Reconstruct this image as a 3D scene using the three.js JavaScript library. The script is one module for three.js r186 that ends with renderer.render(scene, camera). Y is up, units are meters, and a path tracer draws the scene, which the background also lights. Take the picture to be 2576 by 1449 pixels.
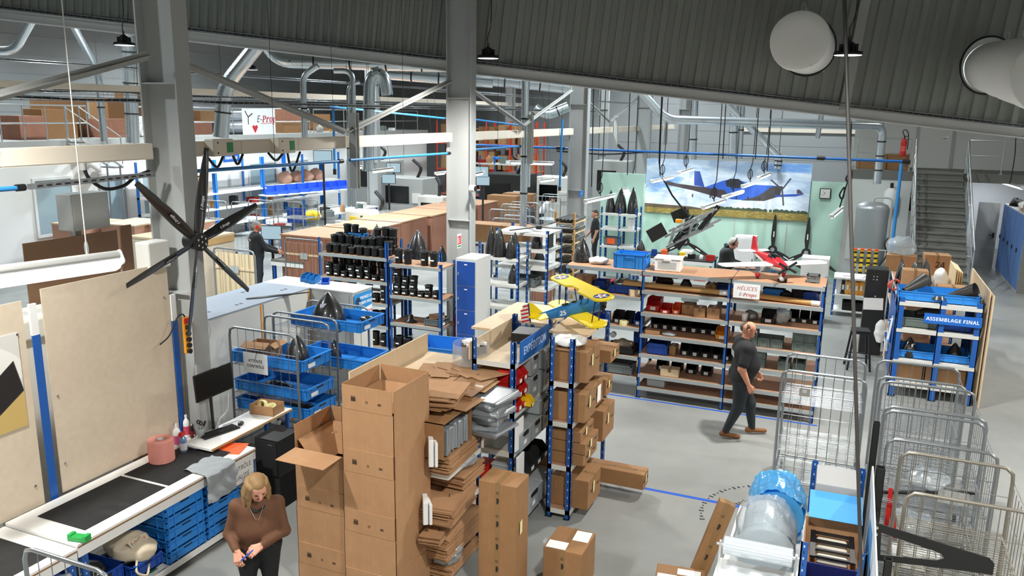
import * as THREE from 'three';
import { mergeGeometries, mergeVertices } from 'three/addons/utils/BufferGeometryUtils.js';
import { RoundedBoxGeometry } from 'three/addons/geometries/RoundedBoxGeometry.js';
import { MarchingCubes } from 'three/addons/objects/MarchingCubes.js';
import { RectAreaLightUniformsLib } from 'three/addons/lights/RectAreaLightUniformsLib.js';
RectAreaLightUniformsLib.init();

// ---------------------------------------------------------------- camera, exposure, lamps
const scene = new THREE.Scene();
scene.background = new THREE.Color(0x0b0d0f);
const camera = new THREE.PerspectiveCamera(39.471, 2576 / 1449, 0.1, 200);
{
  const pitch = 12.29709 * Math.PI / 180, roll = 0.83955 * Math.PI / 180, yaw = 22.79024 * Math.PI / 180;
  camera.position.set(0, 4.65, 0);
  camera.rotation.set(-pitch, yaw, roll, 'YXZ');
  camera.updateMatrixWorld();
}
const renderer = new THREE.WebGLRenderer({ antialias: true });
renderer.toneMapping = THREE.LinearToneMapping;
renderer.toneMappingExposure = 1.0;
renderer.shadowMap.enabled = true;

const HIGH_BAY_POWER = 135, FAR_POWER = 215, BATTEN_POWER = 20;
const COOL = new THREE.Color(0.86, 0.95, 1.0), NEUTRAL = new THREE.Color(1.0, 0.985, 0.95);

// ---------------------------------------------------------------- helpers
let seed = 1234567;
const rnd = () => { seed = (seed + 0x6D2B79F5) | 0; let t = Math.imul(seed ^ (seed >>> 15), 1 | seed); t = (t + Math.imul(t ^ (t >>> 7), 61 | t)) ^ t; return ((t ^ (t >>> 14)) >>> 0) / 4294967296; };
const rr = (a, b) => a + (b - a) * rnd();
const PI = Math.PI;
const vec = (p) => Array.isArray(p) ? new THREE.Vector3(...p) : p;
const taken = {};
function numbered(name) {
  const n = taken[name] = (taken[name] === undefined ? 0 : taken[name] + 1);
  return n ? name + '_' + String(n).padStart(3, '0') : name;
}
function prep(g) {
  if (g.index) g = g.toNonIndexed();
  for (const k of Object.keys(g.attributes)) if (!['position', 'normal', 'uv'].includes(k)) g.deleteAttribute(k);
  g.morphAttributes = {};
  return g;
}
function merged(gs) {
  gs = (Array.isArray(gs) ? gs.flat(3) : [gs]).map(prep);
  return gs.length === 1 ? gs[0] : mergeGeometries(gs, false);
}
function mesh(name, gs, m) {
  const o = new THREE.Mesh(gs.isBufferGeometry ? gs : merged(gs), m);
  o.name = name; o.castShadow = true; o.receiveShadow = true;
  return o;
}
function part(parent, name, gs, m, label) {
  const o = mesh(name, gs, m); parent.add(o);
  if (label) o.userData.label = label;
  return o;
}
function thing(name, label, category, pos = [0, 0, 0], turn = 0, group) {
  const o = new THREE.Group(); o.name = numbered(name); scene.add(o);
  o.position.set(...pos); o.rotation.y = turn; o.userData = { label, category };
  if (group) o.userData.group = group;
  return o;
}
function solid(name, label, category, gs, m, pos = [0, 0, 0], turn = 0, group) {
  const o = mesh(numbered(name), gs, m); scene.add(o);
  o.position.set(...pos); o.rotation.y = turn; o.userData = { label, category };
  if (group) o.userData.group = group;
  return o;
}
function struct(name, gs, m, parent) {
  const o = mesh(parent ? name : numbered(name), gs, m); (parent || scene).add(o);
  if (!parent) o.userData.kind = 'structure';
  return o;
}
function dup(root, pos, turn, label, group) {
  const r = root.clone(); r.name = numbered(root.name.replace(/_\d\d\d$/, '')); scene.add(r);
  r.position.set(...pos); r.rotation.set(0, turn || 0, 0);
  r.userData = { ...root.userData };
  if (label) r.userData.label = label;
  if (group) r.userData.group = group;
  return r;
}
function rot(g, rx = 0, ry = 0, rz = 0) { if (rx) g.rotateX(rx); if (rz) g.rotateZ(rz); if (ry) g.rotateY(ry); return g; }
const move = (g, x, y, z) => { g.translate(x, y, z); return g; };
function uvm(g, w, h, d) {           // uv of a box in metres
  const u = g.attributes.uv, s = [[d, h], [d, h], [w, d], [w, d], [w, h], [w, h]], n = u.count / 6;
  for (let i = 0; i < u.count; i++) { const [a, b] = s[Math.floor(i / n)]; u.setXY(i, u.getX(i) * a, u.getY(i) * b); }
  return g;
}
// box by centre
const bx = (w, h, d, x = 0, y = 0, z = 0, ry = 0, rx = 0, rz = 0) => move(rot(uvm(new THREE.BoxGeometry(w, h, d), w, h, d), rx, ry, rz), x, y, z);
// box by limits
const bl = (x0, x1, y0, y1, z0, z1) => bx(Math.abs(x1 - x0), Math.abs(y1 - y0), Math.abs(z1 - z0), (x0 + x1) / 2, (y0 + y1) / 2, (z0 + z1) / 2);
const rb = (w, h, d, r, x = 0, y = 0, z = 0, ry = 0, rx = 0, rz = 0, s = 2) => move(rot(new RoundedBoxGeometry(w, h, d, s, Math.min(r, w / 2.01, h / 2.01, d / 2.01)), rx, ry, rz), x, y, z);
const cy = (r0, r1, h, x = 0, y = 0, z = 0, n = 16, rx = 0, rz = 0, open = false) => move(rot(new THREE.CylinderGeometry(r1, r0, h, n, 1, open), rx, 0, rz), x, y, z);
const sp = (r, x = 0, y = 0, z = 0, sx = 1, sy = 1, sz = 1, n = 14) => move(new THREE.SphereGeometry(r, n, Math.max(6, n * 0.7 | 0)).scale(sx, sy, sz), x, y, z);
const lathe = (pts, n = 20) => new THREE.LatheGeometry(pts.map(p => new THREE.Vector2(p[0], p[1])), n);
function bar(a, b, r = 0.01, n = 6, r2) {
  a = vec(a); b = vec(b); const d = b.clone().sub(a), L = d.length();
  const g = new THREE.CylinderGeometry(r2 === undefined ? r : r2, r, L, n, 1);
  const q = new THREE.Quaternion().setFromUnitVectors(new THREE.Vector3(0, 1, 0), d.normalize());
  g.applyQuaternion(q); const m = a.clone().add(b).multiplyScalar(0.5); return move(g, m.x, m.y, m.z);
}
function beam(a, b, w, h, up = [0, 1, 0]) {     // rectangular bar from a to b
  a = vec(a); b = vec(b); const d = b.clone().sub(a), L = d.length(), z = d.normalize();
  const x = new THREE.Vector3().crossVectors(vec(up), z).normalize(), y = new THREE.Vector3().crossVectors(z, x);
  const g = uvm(new THREE.BoxGeometry(w, h, L), w, h, L);
  g.applyMatrix4(new THREE.Matrix4().makeBasis(x, y, z)); const m = a.clone().add(b).multiplyScalar(0.5); return move(g, m.x, m.y, m.z);
}
function tube(pts, r = 0.01, n = 6, seg, closed = false, tension = 0.5) {
  const c = new THREE.CatmullRomCurve3(pts.map(vec), closed, 'catmullrom', tension);
  return new THREE.TubeGeometry(c, seg || pts.length * 5, r, n, closed);
}
// tube with rounded corners through straight runs
function bent(pts, r, rad = 0.06, n = 7, closed = false) {
  const P = pts.map(vec), path = new THREE.CurvePath(), N = P.length;
  let prev = null; const first = [];
  for (let i = 0; i < N; i++) {
    if (!closed && (i === 0 || i === N - 1)) { if (i) path.add(new THREE.LineCurve3(prev, P[i])); prev = P[i]; continue; }
    const a = P[(i + N - 1) % N], b = P[i], c = P[(i + 1) % N];
    const e0 = b.clone().add(a.clone().sub(b).setLength(rad)), e1 = b.clone().add(c.clone().sub(b).setLength(rad));
    if (prev) path.add(new THREE.LineCurve3(prev, e0)); else first.push(e0);
    path.add(new THREE.QuadraticBezierCurve3(e0, b, e1)); prev = e1;
  }
  if (closed) path.add(new THREE.LineCurve3(prev, first[0]));
  return new THREE.TubeGeometry(path, N * 12, r, n, closed);
}
function extr(pts, depth, bevel = 0) {
  const s = new THREE.Shape(pts.map(p => new THREE.Vector2(p[0], p[1])));
  return new THREE.ExtrudeGeometry(s, { depth, bevelEnabled: bevel > 0, bevelSize: bevel, bevelThickness: bevel, bevelSegments: 1, steps: 1 });
}
// ruffle the vertices of a geometry, shared vertices together
function ruffle(g, amt, freq, s0 = 0) {
  const p = g.attributes.position;
  for (let i = 0; i < p.count; i++) {
    const x = p.getX(i), y = p.getY(i), z = p.getZ(i);
    const a = Math.sin(x * freq + s0 * 1.7 + 2.1 * Math.sin(y * freq * 0.8 + s0)) + 0.6 * Math.sin(z * freq * 1.7 - s0 + x * freq * 0.9);
    const b = Math.sin(y * freq * 1.2 + s0 * 2.3 + 1.7 * Math.sin(z * freq * 0.7)) + 0.6 * Math.sin(x * freq * 1.9 + s0);
    const c = Math.sin(z * freq * 1.1 - s0 * 1.3 + 1.9 * Math.sin(x * freq * 0.9)) + 0.6 * Math.sin(y * freq * 2.1 - s0);
    p.setXYZ(i, x + amt * a, y + amt * b, z + amt * c);
  }
  g.computeVertexNormals(); return g;
}

// ---------------------------------------------------------------- textures and materials
function hash(x, y, s) { let h = Math.imul(x | 0, 374761393) + Math.imul(y | 0, 668265263) + Math.imul(s | 0, 1442695041); h = Math.imul(h ^ (h >>> 13), 1274126177); return ((h ^ (h >>> 16)) >>> 0) / 4294967296; }
function vnoise(x, y, per, s) {      // tiling value noise
  const xi = Math.floor(x), yi = Math.floor(y), fx = x - xi, fy = y - yi, u = fx * fx * (3 - 2 * fx), v = fy * fy * (3 - 2 * fy);
  const w = (i, j) => hash(((xi + i) % per + per) % per, ((yi + j) % per + per) % per, s);
  return (w(0, 0) * (1 - u) + w(1, 0) * u) * (1 - v) + (w(0, 1) * (1 - u) + w(1, 1) * u) * v;
}
function dataTex(n, fn, size, srgb = true) {     // fn(u, v) -> [r, g, b] 0..1; the tile covers "size" metres
  const d = new Uint8Array(n * n * 4);
  for (let j = 0; j < n; j++) for (let i = 0; i < n; i++) {
    const c = fn(i / n, j / n), k = (j * n + i) * 4;
    d[k] = c[0] * 255; d[k + 1] = c[1] * 255; d[k + 2] = c[2] * 255; d[k + 3] = 255;
  }
  const t = new THREE.DataTexture(d, n, n); t.wrapS = t.wrapT = THREE.RepeatWrapping; t.magFilter = THREE.LinearFilter; t.minFilter = THREE.LinearMipmapLinearFilter; t.generateMipmaps = true;
  t.repeat.set(1 / (size[0] || size), 1 / (size[1] || size)); if (srgb) t.colorSpace = THREE.SRGBColorSpace; t.needsUpdate = true;
  return t;
}
function canvasTex(w, h, draw) {
  const c = document.createElement('canvas'); c.width = w; c.height = h; const g = c.getContext('2d'); draw(g, w, h);
  const t = new THREE.CanvasTexture(c); t.colorSpace = THREE.SRGBColorSpace; t.anisotropy = 4; return t;
}
const fb = (u, v, f, s) => { let a = 0, w = 0.5, t = 0; for (let k = 0; k < 4; k++) { a += w * vnoise(u * f, v * f, f, s + k); t += w; f *= 2; w *= 0.55; } return a / t; };
const mat = (color, rough = 0.6, metal = 0, extra = {}) => new THREE.MeshStandardMaterial({ color, roughness: rough, metalness: metal, ...extra });
const lerp3 = (a, b, t) => [a[0] + (b[0] - a[0]) * t, a[1] + (b[1] - a[1]) * t, a[2] + (b[2] - a[2]) * t];
const T = {};
T.floor = dataTex(512, (u, v) => { const n = fb(u, v, 5, 3), m = fb(u, v, 40, 9), k = 0.55 + (n - 0.5) * 0.09 + (m - 0.5) * 0.03; return [k * 0.99, k, k * 0.975]; }, 6);
T.floorRough = dataTex(256, (u, v) => { const n = fb(u, v, 6, 31); const k = 0.26 + n * 0.28; return [k, k, k]; }, 5, false);
T.card = dataTex(256, (u, v) => { const n = fb(u, v, 6, 17), l = vnoise(u * 128, v * 4, 128, 5); return lerp3([0.64, 0.48, 0.335], [0.71, 0.545, 0.39], 0.6 * n + 0.4 * l); }, 0.5);
T.kraft = dataTex(256, (u, v) => { const n = fb(u, v, 8, 27), l = vnoise(u * 128, v * 8, 128, 8); return lerp3([0.54, 0.39, 0.245], [0.62, 0.46, 0.30], 0.6 * n + 0.4 * l); }, 0.5);
T.mdf = dataTex(256, (u, v) => { const n = fb(u, v, 8, 57), l = vnoise(u * 200, v * 200, 200, 8); return lerp3([0.64, 0.48, 0.36], [0.70, 0.54, 0.42], 0.5 * n + 0.5 * l); }, 0.8);
T.ply = dataTex(256, (u, v) => { const n = fb(u, v, 4, 77), l = fb(u * 1, v * 1, 16, 7), s = vnoise(u * 60, v * 2, 60, 4); return lerp3([0.80, 0.70, 0.56], [0.88, 0.80, 0.68], 0.4 * n + 0.3 * l + 0.3 * s); }, 1.0);
T.brownply = dataTex(256, (u, v) => { const n = fb(u, v, 4, 87), s = vnoise(u * 90, v * 3, 90, 14); return lerp3([0.55, 0.36, 0.28], [0.64, 0.45, 0.36], 0.5 * n + 0.5 * s); }, 1.0);
T.osb = dataTex(256, (u, v) => { const n = fb(u, v, 4, 97), s = vnoise(u * 30, v * 30, 30, 24); return lerp3([0.80, 0.735, 0.64], [0.86, 0.80, 0.71], 0.6 * n + 0.4 * s); }, 1.4);
T.galv = dataTex(256, (u, v) => { const n = fb(u, v, 24, 37); const k = 0.62 + (n - 0.5) * 0.22; return [k * 0.98, k, k * 1.02]; }, 0.5);
T.mat = dataTex(256, (u, v) => { const n = fb(u, v, 6, 47), f = hash(u * 256, v * 256, 4); const k = 0.13 + (n - 0.5) * 0.05 + (f - 0.5) * 0.05; return [k, k, k]; }, 0.5);
T.upright = canvasTex(64, 128, (g) => { g.fillStyle = '#17529c'; g.fillRect(0, 0, 64, 128); g.fillStyle = '#b9c4cf'; g.fillRect(24, 8, 13, 26); g.fillStyle = '#0c2a52'; g.fillRect(24, 72, 13, 26); });
T.upright.wrapS = T.upright.wrapT = THREE.RepeatWrapping; T.upright.repeat.set(1 / 0.055, 1 / 0.1);
T.lino = dataTex(256, (u, v) => { const n = fb(u, v, 16, 67); const k = 0.55 + (n - 0.5) * 0.12; return [k, k, k]; }, 1);
const M = {
  floor: new THREE.MeshStandardMaterial({ map: T.floor, roughnessMap: T.floorRough, roughness: 1, metalness: 0 }),
  card: mat(0xffffff, 0.85, 0, { map: T.card }), kraft: mat(0xffffff, 0.7, 0, { map: T.kraft }),
  cardEdge: mat(0xcfae84, 0.9), mdf: mat(0xffffff, 0.75, 0, { map: T.mdf }), ply: mat(0xffffff, 0.7, 0, { map: T.ply }), brownply: mat(0xffffff, 0.75, 0, { map: T.brownply }),
  osb: mat(0xffffff, 0.7, 0, { map: T.osb }), galv: mat(0xffffff, 0.38, 0.75, { map: T.galv }), duct: mat(0xd4dde2, 0.26, 0.9), wire: mat(0xa9aeb1, 0.32, 0.85), wireOld: mat(0xa39d90, 0.42, 0.75),
  greySteel: mat(0xa9aaa6, 0.5), column: mat(0xaaacaa, 0.55), rafter: mat(0xcfd0cd, 0.5), shelf: mat(0xcfcfc9, 0.5), shelfZinc: mat(0xb9c0c0, 0.4, 0.5), deck: mat(0x8d908a, 0.7), deckBlue: mat(0x99a3a8, 0.65),
  trunk: mat(0xefe3d0, 0.6), blue: mat(0x1a57a6, 0.45), perf: mat(0xffffff, 0.45, 0, { map: T.upright }), crate: mat(0x2a86d8, 0.45), crateDark: mat(0x1546a0, 0.45), crateGrey: mat(0x6f7676, 0.55), crateGreen: mat(0x67746f, 0.55), bin: mat(0x2a62c8, 0.45),
  white: mat(0xe9e9e6, 0.5), whiteGloss: mat(0xf1f1ee, 0.3), offwhite: mat(0xdcdad2, 0.6), paper: mat(0xf2f2ef, 0.85), black: mat(0x151516, 0.5), blackMatte: mat(0x1b1b1c, 0.8), blackSteel: mat(0x262625, 0.5, 0.2), rubber: mat(0x222223, 0.75), mat: mat(0xffffff, 0.9, 0, { map: T.mat }),
  carbon: new THREE.MeshPhysicalMaterial({ color: 0x1b1a19, roughness: 0.35, clearcoat: 1, clearcoatRoughness: 0.08 }), pot: mat(0x141414, 0.42), potRim: mat(0x3b3b3b, 0.3), red: mat(0xc8231d, 0.4), redDark: mat(0x9c1d18, 0.5), yellow: mat(0xf3c81c, 0.45), orange: mat(0xf2602a, 0.7), amber: mat(0xf0a020, 0.45), green: mat(0x22a04a, 0.5), mint: mat(0xa3c2b2, 0.65),
  wallGrey: mat(0xa2a4a4, 0.75), wallWhite: mat(0xd2d2cc, 0.7), roof: mat(0x70736f, 0.8), concrete: mat(0x6f6e67, 0.85), fabric: mat(0xf0f0ec, 0.9), cable: mat(0x1c1c1d, 0.5), bluePipe: mat(0x2f7fc0, 0.4), alu: mat(0xd9dcdc, 0.28, 0.9), chrome: mat(0xe2e4e5, 0.14, 1), glass: new THREE.MeshPhysicalMaterial({ color: 0xffffff, roughness: 0.06, transmission: 1, thickness: 0 }),
  film: new THREE.MeshPhysicalMaterial({ color: 0xe9eef0, roughness: 0.18, transmission: 0.75, thickness: 0, clearcoat: 0.6 }), filmBlue: new THREE.MeshPhysicalMaterial({ color: 0x54b7ee, roughness: 0.25, transmission: 0.35, thickness: 0, clearcoat: 0.7 }), clearPlastic: new THREE.MeshPhysicalMaterial({ color: 0xdfe5e6, roughness: 0.3, transmission: 0.6, thickness: 0 }),
  silverBag: new THREE.MeshPhysicalMaterial({ color: 0x8d9295, roughness: 0.22, metalness: 0.35, clearcoat: 0.7 }), screen: mat(0x0a0b0c, 0.25), tubeGlow: new THREE.MeshStandardMaterial({ color: 0xffffff, emissive: 0xffffff, emissiveIntensity: 2.4, roughness: 0.5 }), tubeGlowCool: new THREE.MeshStandardMaterial({ color: 0xffffff, emissive: 0xeaf4ff, emissiveIntensity: 1.6, roughness: 0.5 }),
  cabinetTop: mat(0x98a0ab, 0.35), cabinet: mat(0xd4d4cd, 0.5), pink: mat(0xe79a8c, 0.9), tote: mat(0xcdbfa6, 0.9), cloth: mat(0x9fa6aa, 0.95), navy: mat(0x232a6b, 0.5), skyblue: mat(0x55a9e8, 0.45), wood: mat(0xc39a63, 0.7), woodPale: mat(0xd9c19a, 0.75), tapeYellow: mat(0xe9dfa2, 0.7), lockerBlue: mat(0x14479a, 0.4), farBlue: mat(0x4d74ad, 0.5), cream: mat(0xe6ddc9, 0.6),
};
for (const k of Object.keys(M)) M[k].name = k;
M.film.side = M.clearPlastic.side = M.filmBlue.side = THREE.DoubleSide;

// flat print on a thin plate: a canvas texture on its own plane
function print(w, h, draw, px = 256, rough = 0.6) {
  const m = new THREE.MeshStandardMaterial({ map: canvasTex(px, Math.max(16, Math.round(px * h / w)), draw), roughness: rough });
  m.name = 'print'; return m;
}
const plate = (w, h, x = 0, y = 0, z = 0, ry = 0, rx = 0) => move(rot(new THREE.PlaneGeometry(w, h), rx, ry), x, y, z);
function logo(g, x, y, s, ink = '#222', red = '#b3201f') {   // the word mark as it is written on things in the hall
  g.textBaseline = 'middle'; g.textAlign = 'left';
  g.font = 'italic ' + s + 'px sans-serif'; g.fillStyle = ink; g.fillText('E-', x, y);
  const w = g.measureText('E-').width; g.font = 'italic bold ' + s + 'px serif'; g.fillStyle = red; g.fillText('Props', x + w, y);
}

// ---------------------------------------------------------------- the hall
struct('floor', bl(-30.2, 6.4, -0.2, 0, -46.2, 6.2), M.floor);
struct('ceiling', bl(-30.2, 6.4, 9.5, 9.7, -46.2, 6.2), M.roof);
struct('wall_left', bl(-30.2, -30, 0, 9.5, -46.2, 6.2), M.wallGrey);
struct('wall_back', bl(-30, 0.4, 0, 9.5, -46.2, -46), M.wallGrey);
struct('wall_right', bl(6.2, 6.4, 0, 9.5, -46.2, 6.2), M.wallGrey);
struct('wall_near', bl(-30, 6.2, 0, 9.5, 6, 6.2), M.wallGrey);
// horizontal joints of the far wall panels are real grooves: slim ledges between the sandwich panels
{
  const w = scene.getObjectByName('wall_left'), b = scene.getObjectByName('wall_back');
  for (let k = 0; k < 8; k++) {
    struct('panel_joint', bl(-30, -29.985, 3.7 + k * 0.72, 3.715 + k * 0.72, -46, 6), M.wallGrey, w);
    struct('panel_joint', bl(-30, 0.4, 2.4 + k * 0.72, 2.415 + k * 0.72, -46, -45.985), M.wallGrey, b);
  }
}

// steel sheet wall above the sloping rafter, with two round openings for the textile ducts
const RA = vec([-16.971, 6.601, -10.17]), RB = vec([5.026, 4.257, -19.412]);
const rafterX = RB.clone().sub(RA).normalize(), rafterN = new THREE.Vector3().crossVectors(rafterX, new THREE.Vector3(0, 1, 0)).normalize().negate();
const rafterY = new THREE.Vector3().crossVectors(rafterN, rafterX).normalize(); if (rafterY.y < 0) { rafterY.negate(); rafterN.negate(); }
const rafterLen = RB.distanceTo(RA);
const rafterM = new THREE.Matrix4().makeBasis(rafterX, rafterY, new THREE.Vector3().crossVectors(rafterX, rafterY)).setPosition(RA);
const toRafter = (p) => vec(p).applyMatrix4(rafterM.clone().invert());
const hole1 = toRafter([-1.057, 5.961, -16.857]), hole2 = toRafter([2.14, 5.667, -18.2]), holeR = 0.53, col1x = toRafter([-7.136, 5.634, -14.303]).x;
{
  const pos = [], nor = [], uv = [];
  const quad = (xa, za, xb, zb, y0a, y1a, y0b, y1b) => {
    const v = [[xa, y0a, za], [xb, y0b, zb], [xb, y1b, zb], [xa, y0a, za], [xb, y1b, zb], [xa, y1a, za]];
    const l = Math.hypot(xb - xa, zb - za), nx = -(zb - za) / l, nz = (xb - xa) / l;
    for (const p of v) { pos.push(...p); nor.push(nx, 0, nz); uv.push(p[0], p[1]); }
  };
  const top = 4.6, cut = (x) => { for (const h of [hole1, hole2]) { const d = holeR * holeR - (x - h.x) ** 2; if (d > 0) return [h.y - Math.sqrt(d), h.y + Math.sqrt(d)]; } return null; };
  let x = 0;
  while (x < rafterLen) {
    const p = x < col1x ? 0.168 : 0.27, prof = [[0, 0], [0.42, 0], [0.5, 0.04], [0.92, 0.04], [1, 0]];
    for (let k = 0; k < 4; k++) {
      const [a, za] = prof[k], [b, zb] = prof[k + 1], n = Math.max(1, Math.round((b - a) * p / 0.04));
      for (let i = 0; i < n; i++) {
        const t0 = i / n, t1 = (i + 1) / n, xa = x + (a + (b - a) * t0) * p, xb = x + (a + (b - a) * t1) * p, z0 = za + (zb - za) * t0, z1 = za + (zb - za) * t1;
        const c = cut((xa + xb) / 2);
        if (c) { const ca = cut(xa) || c, cb = cut(xb) || c; quad(xa, z0, xb, z1, 0, ca[0], 0, cb[0]); quad(xa, z0, xb, z1, ca[1], top, cb[1], top); } else quad(xa, z0, xb, z1, 0, top, 0, top);
      }
    }
    x += p;
  }
  const g = new THREE.BufferGeometry();
  g.setAttribute('position', new THREE.Float32BufferAttribute(pos, 3)); g.setAttribute('normal', new THREE.Float32BufferAttribute(nor, 3)); g.setAttribute('uv', new THREE.Float32BufferAttribute(uv, 2));
  g.applyMatrix4(rafterM);
  const m = M.deck.clone(); m.side = THREE.DoubleSide; m.name = 'sheet_metal';
  struct('wall_upper', g, m);
  // rafter: I section along the foot of the sheets
  const r = []; for (const [y0, y1, z0, z1] of [[-0.17, -0.15, -0.09, 0.1], [0, 0.02, -0.09, 0.1], [-0.16, 0.01, -0.01, 0.01]]) r.push(bl(0, rafterLen, y0, y1, z0, z1));
  struct('trim_rafter', r.map(q => q.applyMatrix4(rafterM)), M.rafter);
  const ring = (h) => new THREE.TorusGeometry(holeR, 0.02, 8, 48).translate(h.x, h.y, 0.05).applyMatrix4(rafterM);
  struct('trim_ring', ring(hole1), M.black); struct('trim_ring', ring(hole2), M.black);
  // light steel post in the sheet wall right of the big lamp
  const s = toRafter([-0.21, 5.883, -17.158]).x;
  struct('trim_post', bl(s - 0.09, s + 0.09, -0.02, 4.6, 0.05, 0.1).applyMatrix4(rafterM), M.greySteel);
}
// mesh cable tray along the rafter, with its cables
function wireTray(name, label, M4, len, w, cables, group) {
  const t = thing(name, label, 'cable tray', [0, 0, 0], 0, group), g = [];
  for (const [y, z] of [[0, 0], [0, w], [0.05, 0], [0.05, w], [0, w / 2]]) g.push(bar([0, y, z], [len, y, z], 0.005, 4));
  for (let x = 0.05; x < len; x += 0.13) g.push(bent([[x, 0.05, 0], [x, 0, 0], [x, 0, w], [x, 0.05, w]], 0.004, 0.01, 4));
  part(t, 'wire_mesh', merged(g).applyMatrix4(M4), M.wire);
  if (cables) {
    const c = []; for (let k = 0; k < cables; k++) { const p = []; for (let x = 0; x <= len; x += 1.3) p.push([x, 0.015 + rnd() * 0.05, w * (0.15 + 0.7 * (k + rnd() * 0.8) / cables)]); c.push(tube(p, 0.009, 5)); }
    part(t, 'cables', merged(c).applyMatrix4(M4), M.cable);
  }
  return t;
}
wireTray('cable_tray', 'wire mesh cable tray running along the sloping rafter', rafterM.clone().multiply(new THREE.Matrix4().makeTranslation(0, 0.03, 0.06)), rafterLen, 0.14, 2);

// steel columns: H sections standing in one row
const CX = -6.95, CZ = [-6.78, -13.93, -21.07, -28.3, -35.5];
function column(x, z, h, d = 0.52, w = 0.22, m = M.column) {
  const g = [bl(x - d / 2, x - d / 2 + 0.022, 0, h, z - w / 2, z + w / 2), bl(x + d / 2 - 0.022, x + d / 2, 0, h, z - w / 2, z + w / 2), bl(x - d / 2 + 0.02, x + d / 2 - 0.02, 0, h, z - 0.009, z + 0.009)];
  for (const y of [2.6, 4.9]) if (y < h) g.push(bl(x - d / 2 + 0.02, x + d / 2 - 0.02, y, y + 0.015, z - w / 2 + 0.01, z + w / 2 - 0.01));
  g.push(bl(x - d / 2 - 0.04, x + d / 2 + 0.04, 0, 0.025, z - w / 2 - 0.06, z + w / 2 + 0.06));
  return struct('trim_column', g, m);
}
column(CX, CZ[0], 9.5); column(CX, CZ[1], 9.5); column(CX, CZ[2], 5.6); column(CX, CZ[3], 5.6, 0.5); column(CX, CZ[4], 5.8, 0.5);
for (const [x, z] of [[-17.9, -28], [-17.9, -42], [-12.5, -42]]) column(x, z, 9.5, 0.5, 0.25, M.column);
// slim hanger posts half way between the columns, carried by the struts
const mid = [-10.35, -17.5, -24.7, -31.9];
for (const z of mid) struct('trim_post', [bl(CX - 0.06, CX + 0.06, 3.5, 4.62, z - 0.045, z - 0.035), bl(CX - 0.06, CX + 0.06, 3.5, 4.62, z + 0.035, z + 0.045), bl(CX - 0.006, CX + 0.006, 3.5, 4.62, z - 0.04, z + 0.04)], M.greySteel);
function brace(a, b) { struct('trim_brace', [beam(a, b, 0.09, 0.012), beam(a, b, 0.012, 0.09)], M.greySteel); }
brace([-6.95, 5.121, -7.096], [-6.95, 4.342, -10.116]); brace([-6.95, 4.341, -10.156], [-6.95, 5.203, -13.493]);
brace([-6.95, 5.062, -14.448], [-6.95, 4.376, -17.049]); brace([-6.95, 4.376, -17.097], [-6.95, 5.239, -20.341]);
brace([-6.95, 5.023, -21.644], [-6.95, 4.437, -23.943]); brace([-6.95, 4.436, -24.072], [-6.95, 5.226, -27.32]);
brace([-6.95, 5.184, -6.572], [-6.95, 4.623, -4.479]);
// beige cable trunking on the column row, one length per bay, with cover joints
{
  const ends = [-1.5, CZ[0] + 0.13, CZ[0] - 0.13, mid[0] + 0.06, mid[0] - 0.06, CZ[1] + 0.13, CZ[1] - 0.13, mid[1] + 0.06, mid[1] - 0.06, CZ[2] + 0.13, CZ[2] - 0.13, mid[2] + 0.06, mid[2] - 0.06, CZ[3] + 0.13, CZ[3] - 0.13, -34];
  const names = ['left of the propeller column, longest in the foreground', 'from the propeller column to the first slim post', 'between the first slim post and the middle column', 'right of the middle column', 'just left of the second column from the middle', 'far part beyond the column beside the bench signs', 'far part between slim post and dark column', 'farthest right part behind the spiral pipe'];
  for (let i = 0; i < 8; i++) {
    const z0 = ends[2 * i], z1 = ends[2 * i + 1], t = thing('cable_trunking', 'beige cable trunking ' + names[i], 'trunking', [-7.1, 4.1, z0], 0, 'beige cable trunking on the column row'), L = z1 - z0;
    part(t, 'channel', bl(-0.1, 0.03, 0, 0.17, 0, L), M.trunk);
    for (let k = 0; k < 3; k++) { const a = L * k / 3, b = L * (k + 1) / 3; part(t, 'cover', bl(0.03, 0.036, 0.012, 0.158, a - 0.006, b + 0.006), M.trunk); }
  }
}
// ---- mint partition behind the final assembly bench, large photo print on it
struct('wall_partition', [bl(-7.3, -0.15, 0, 2.87, -24.62, -24.5)], M.mint);
for (const x of [-6.1, -4.62, -3.14, -1.66]) struct('seam', bl(x - 0.012, x + 0.012, 0, 2.87, -24.5, -24.488), M.greySteel, scene.getObjectByName('wall_partition'));
struct('trim_post', bl(-0.17, -0.02, 0, 2.9, -24.62, -24.44), M.greySteel);
struct('wall_panel', bl(-6.8, -5.52, 0, 2.99, -22.9, -22.83), M.mint);
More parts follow.
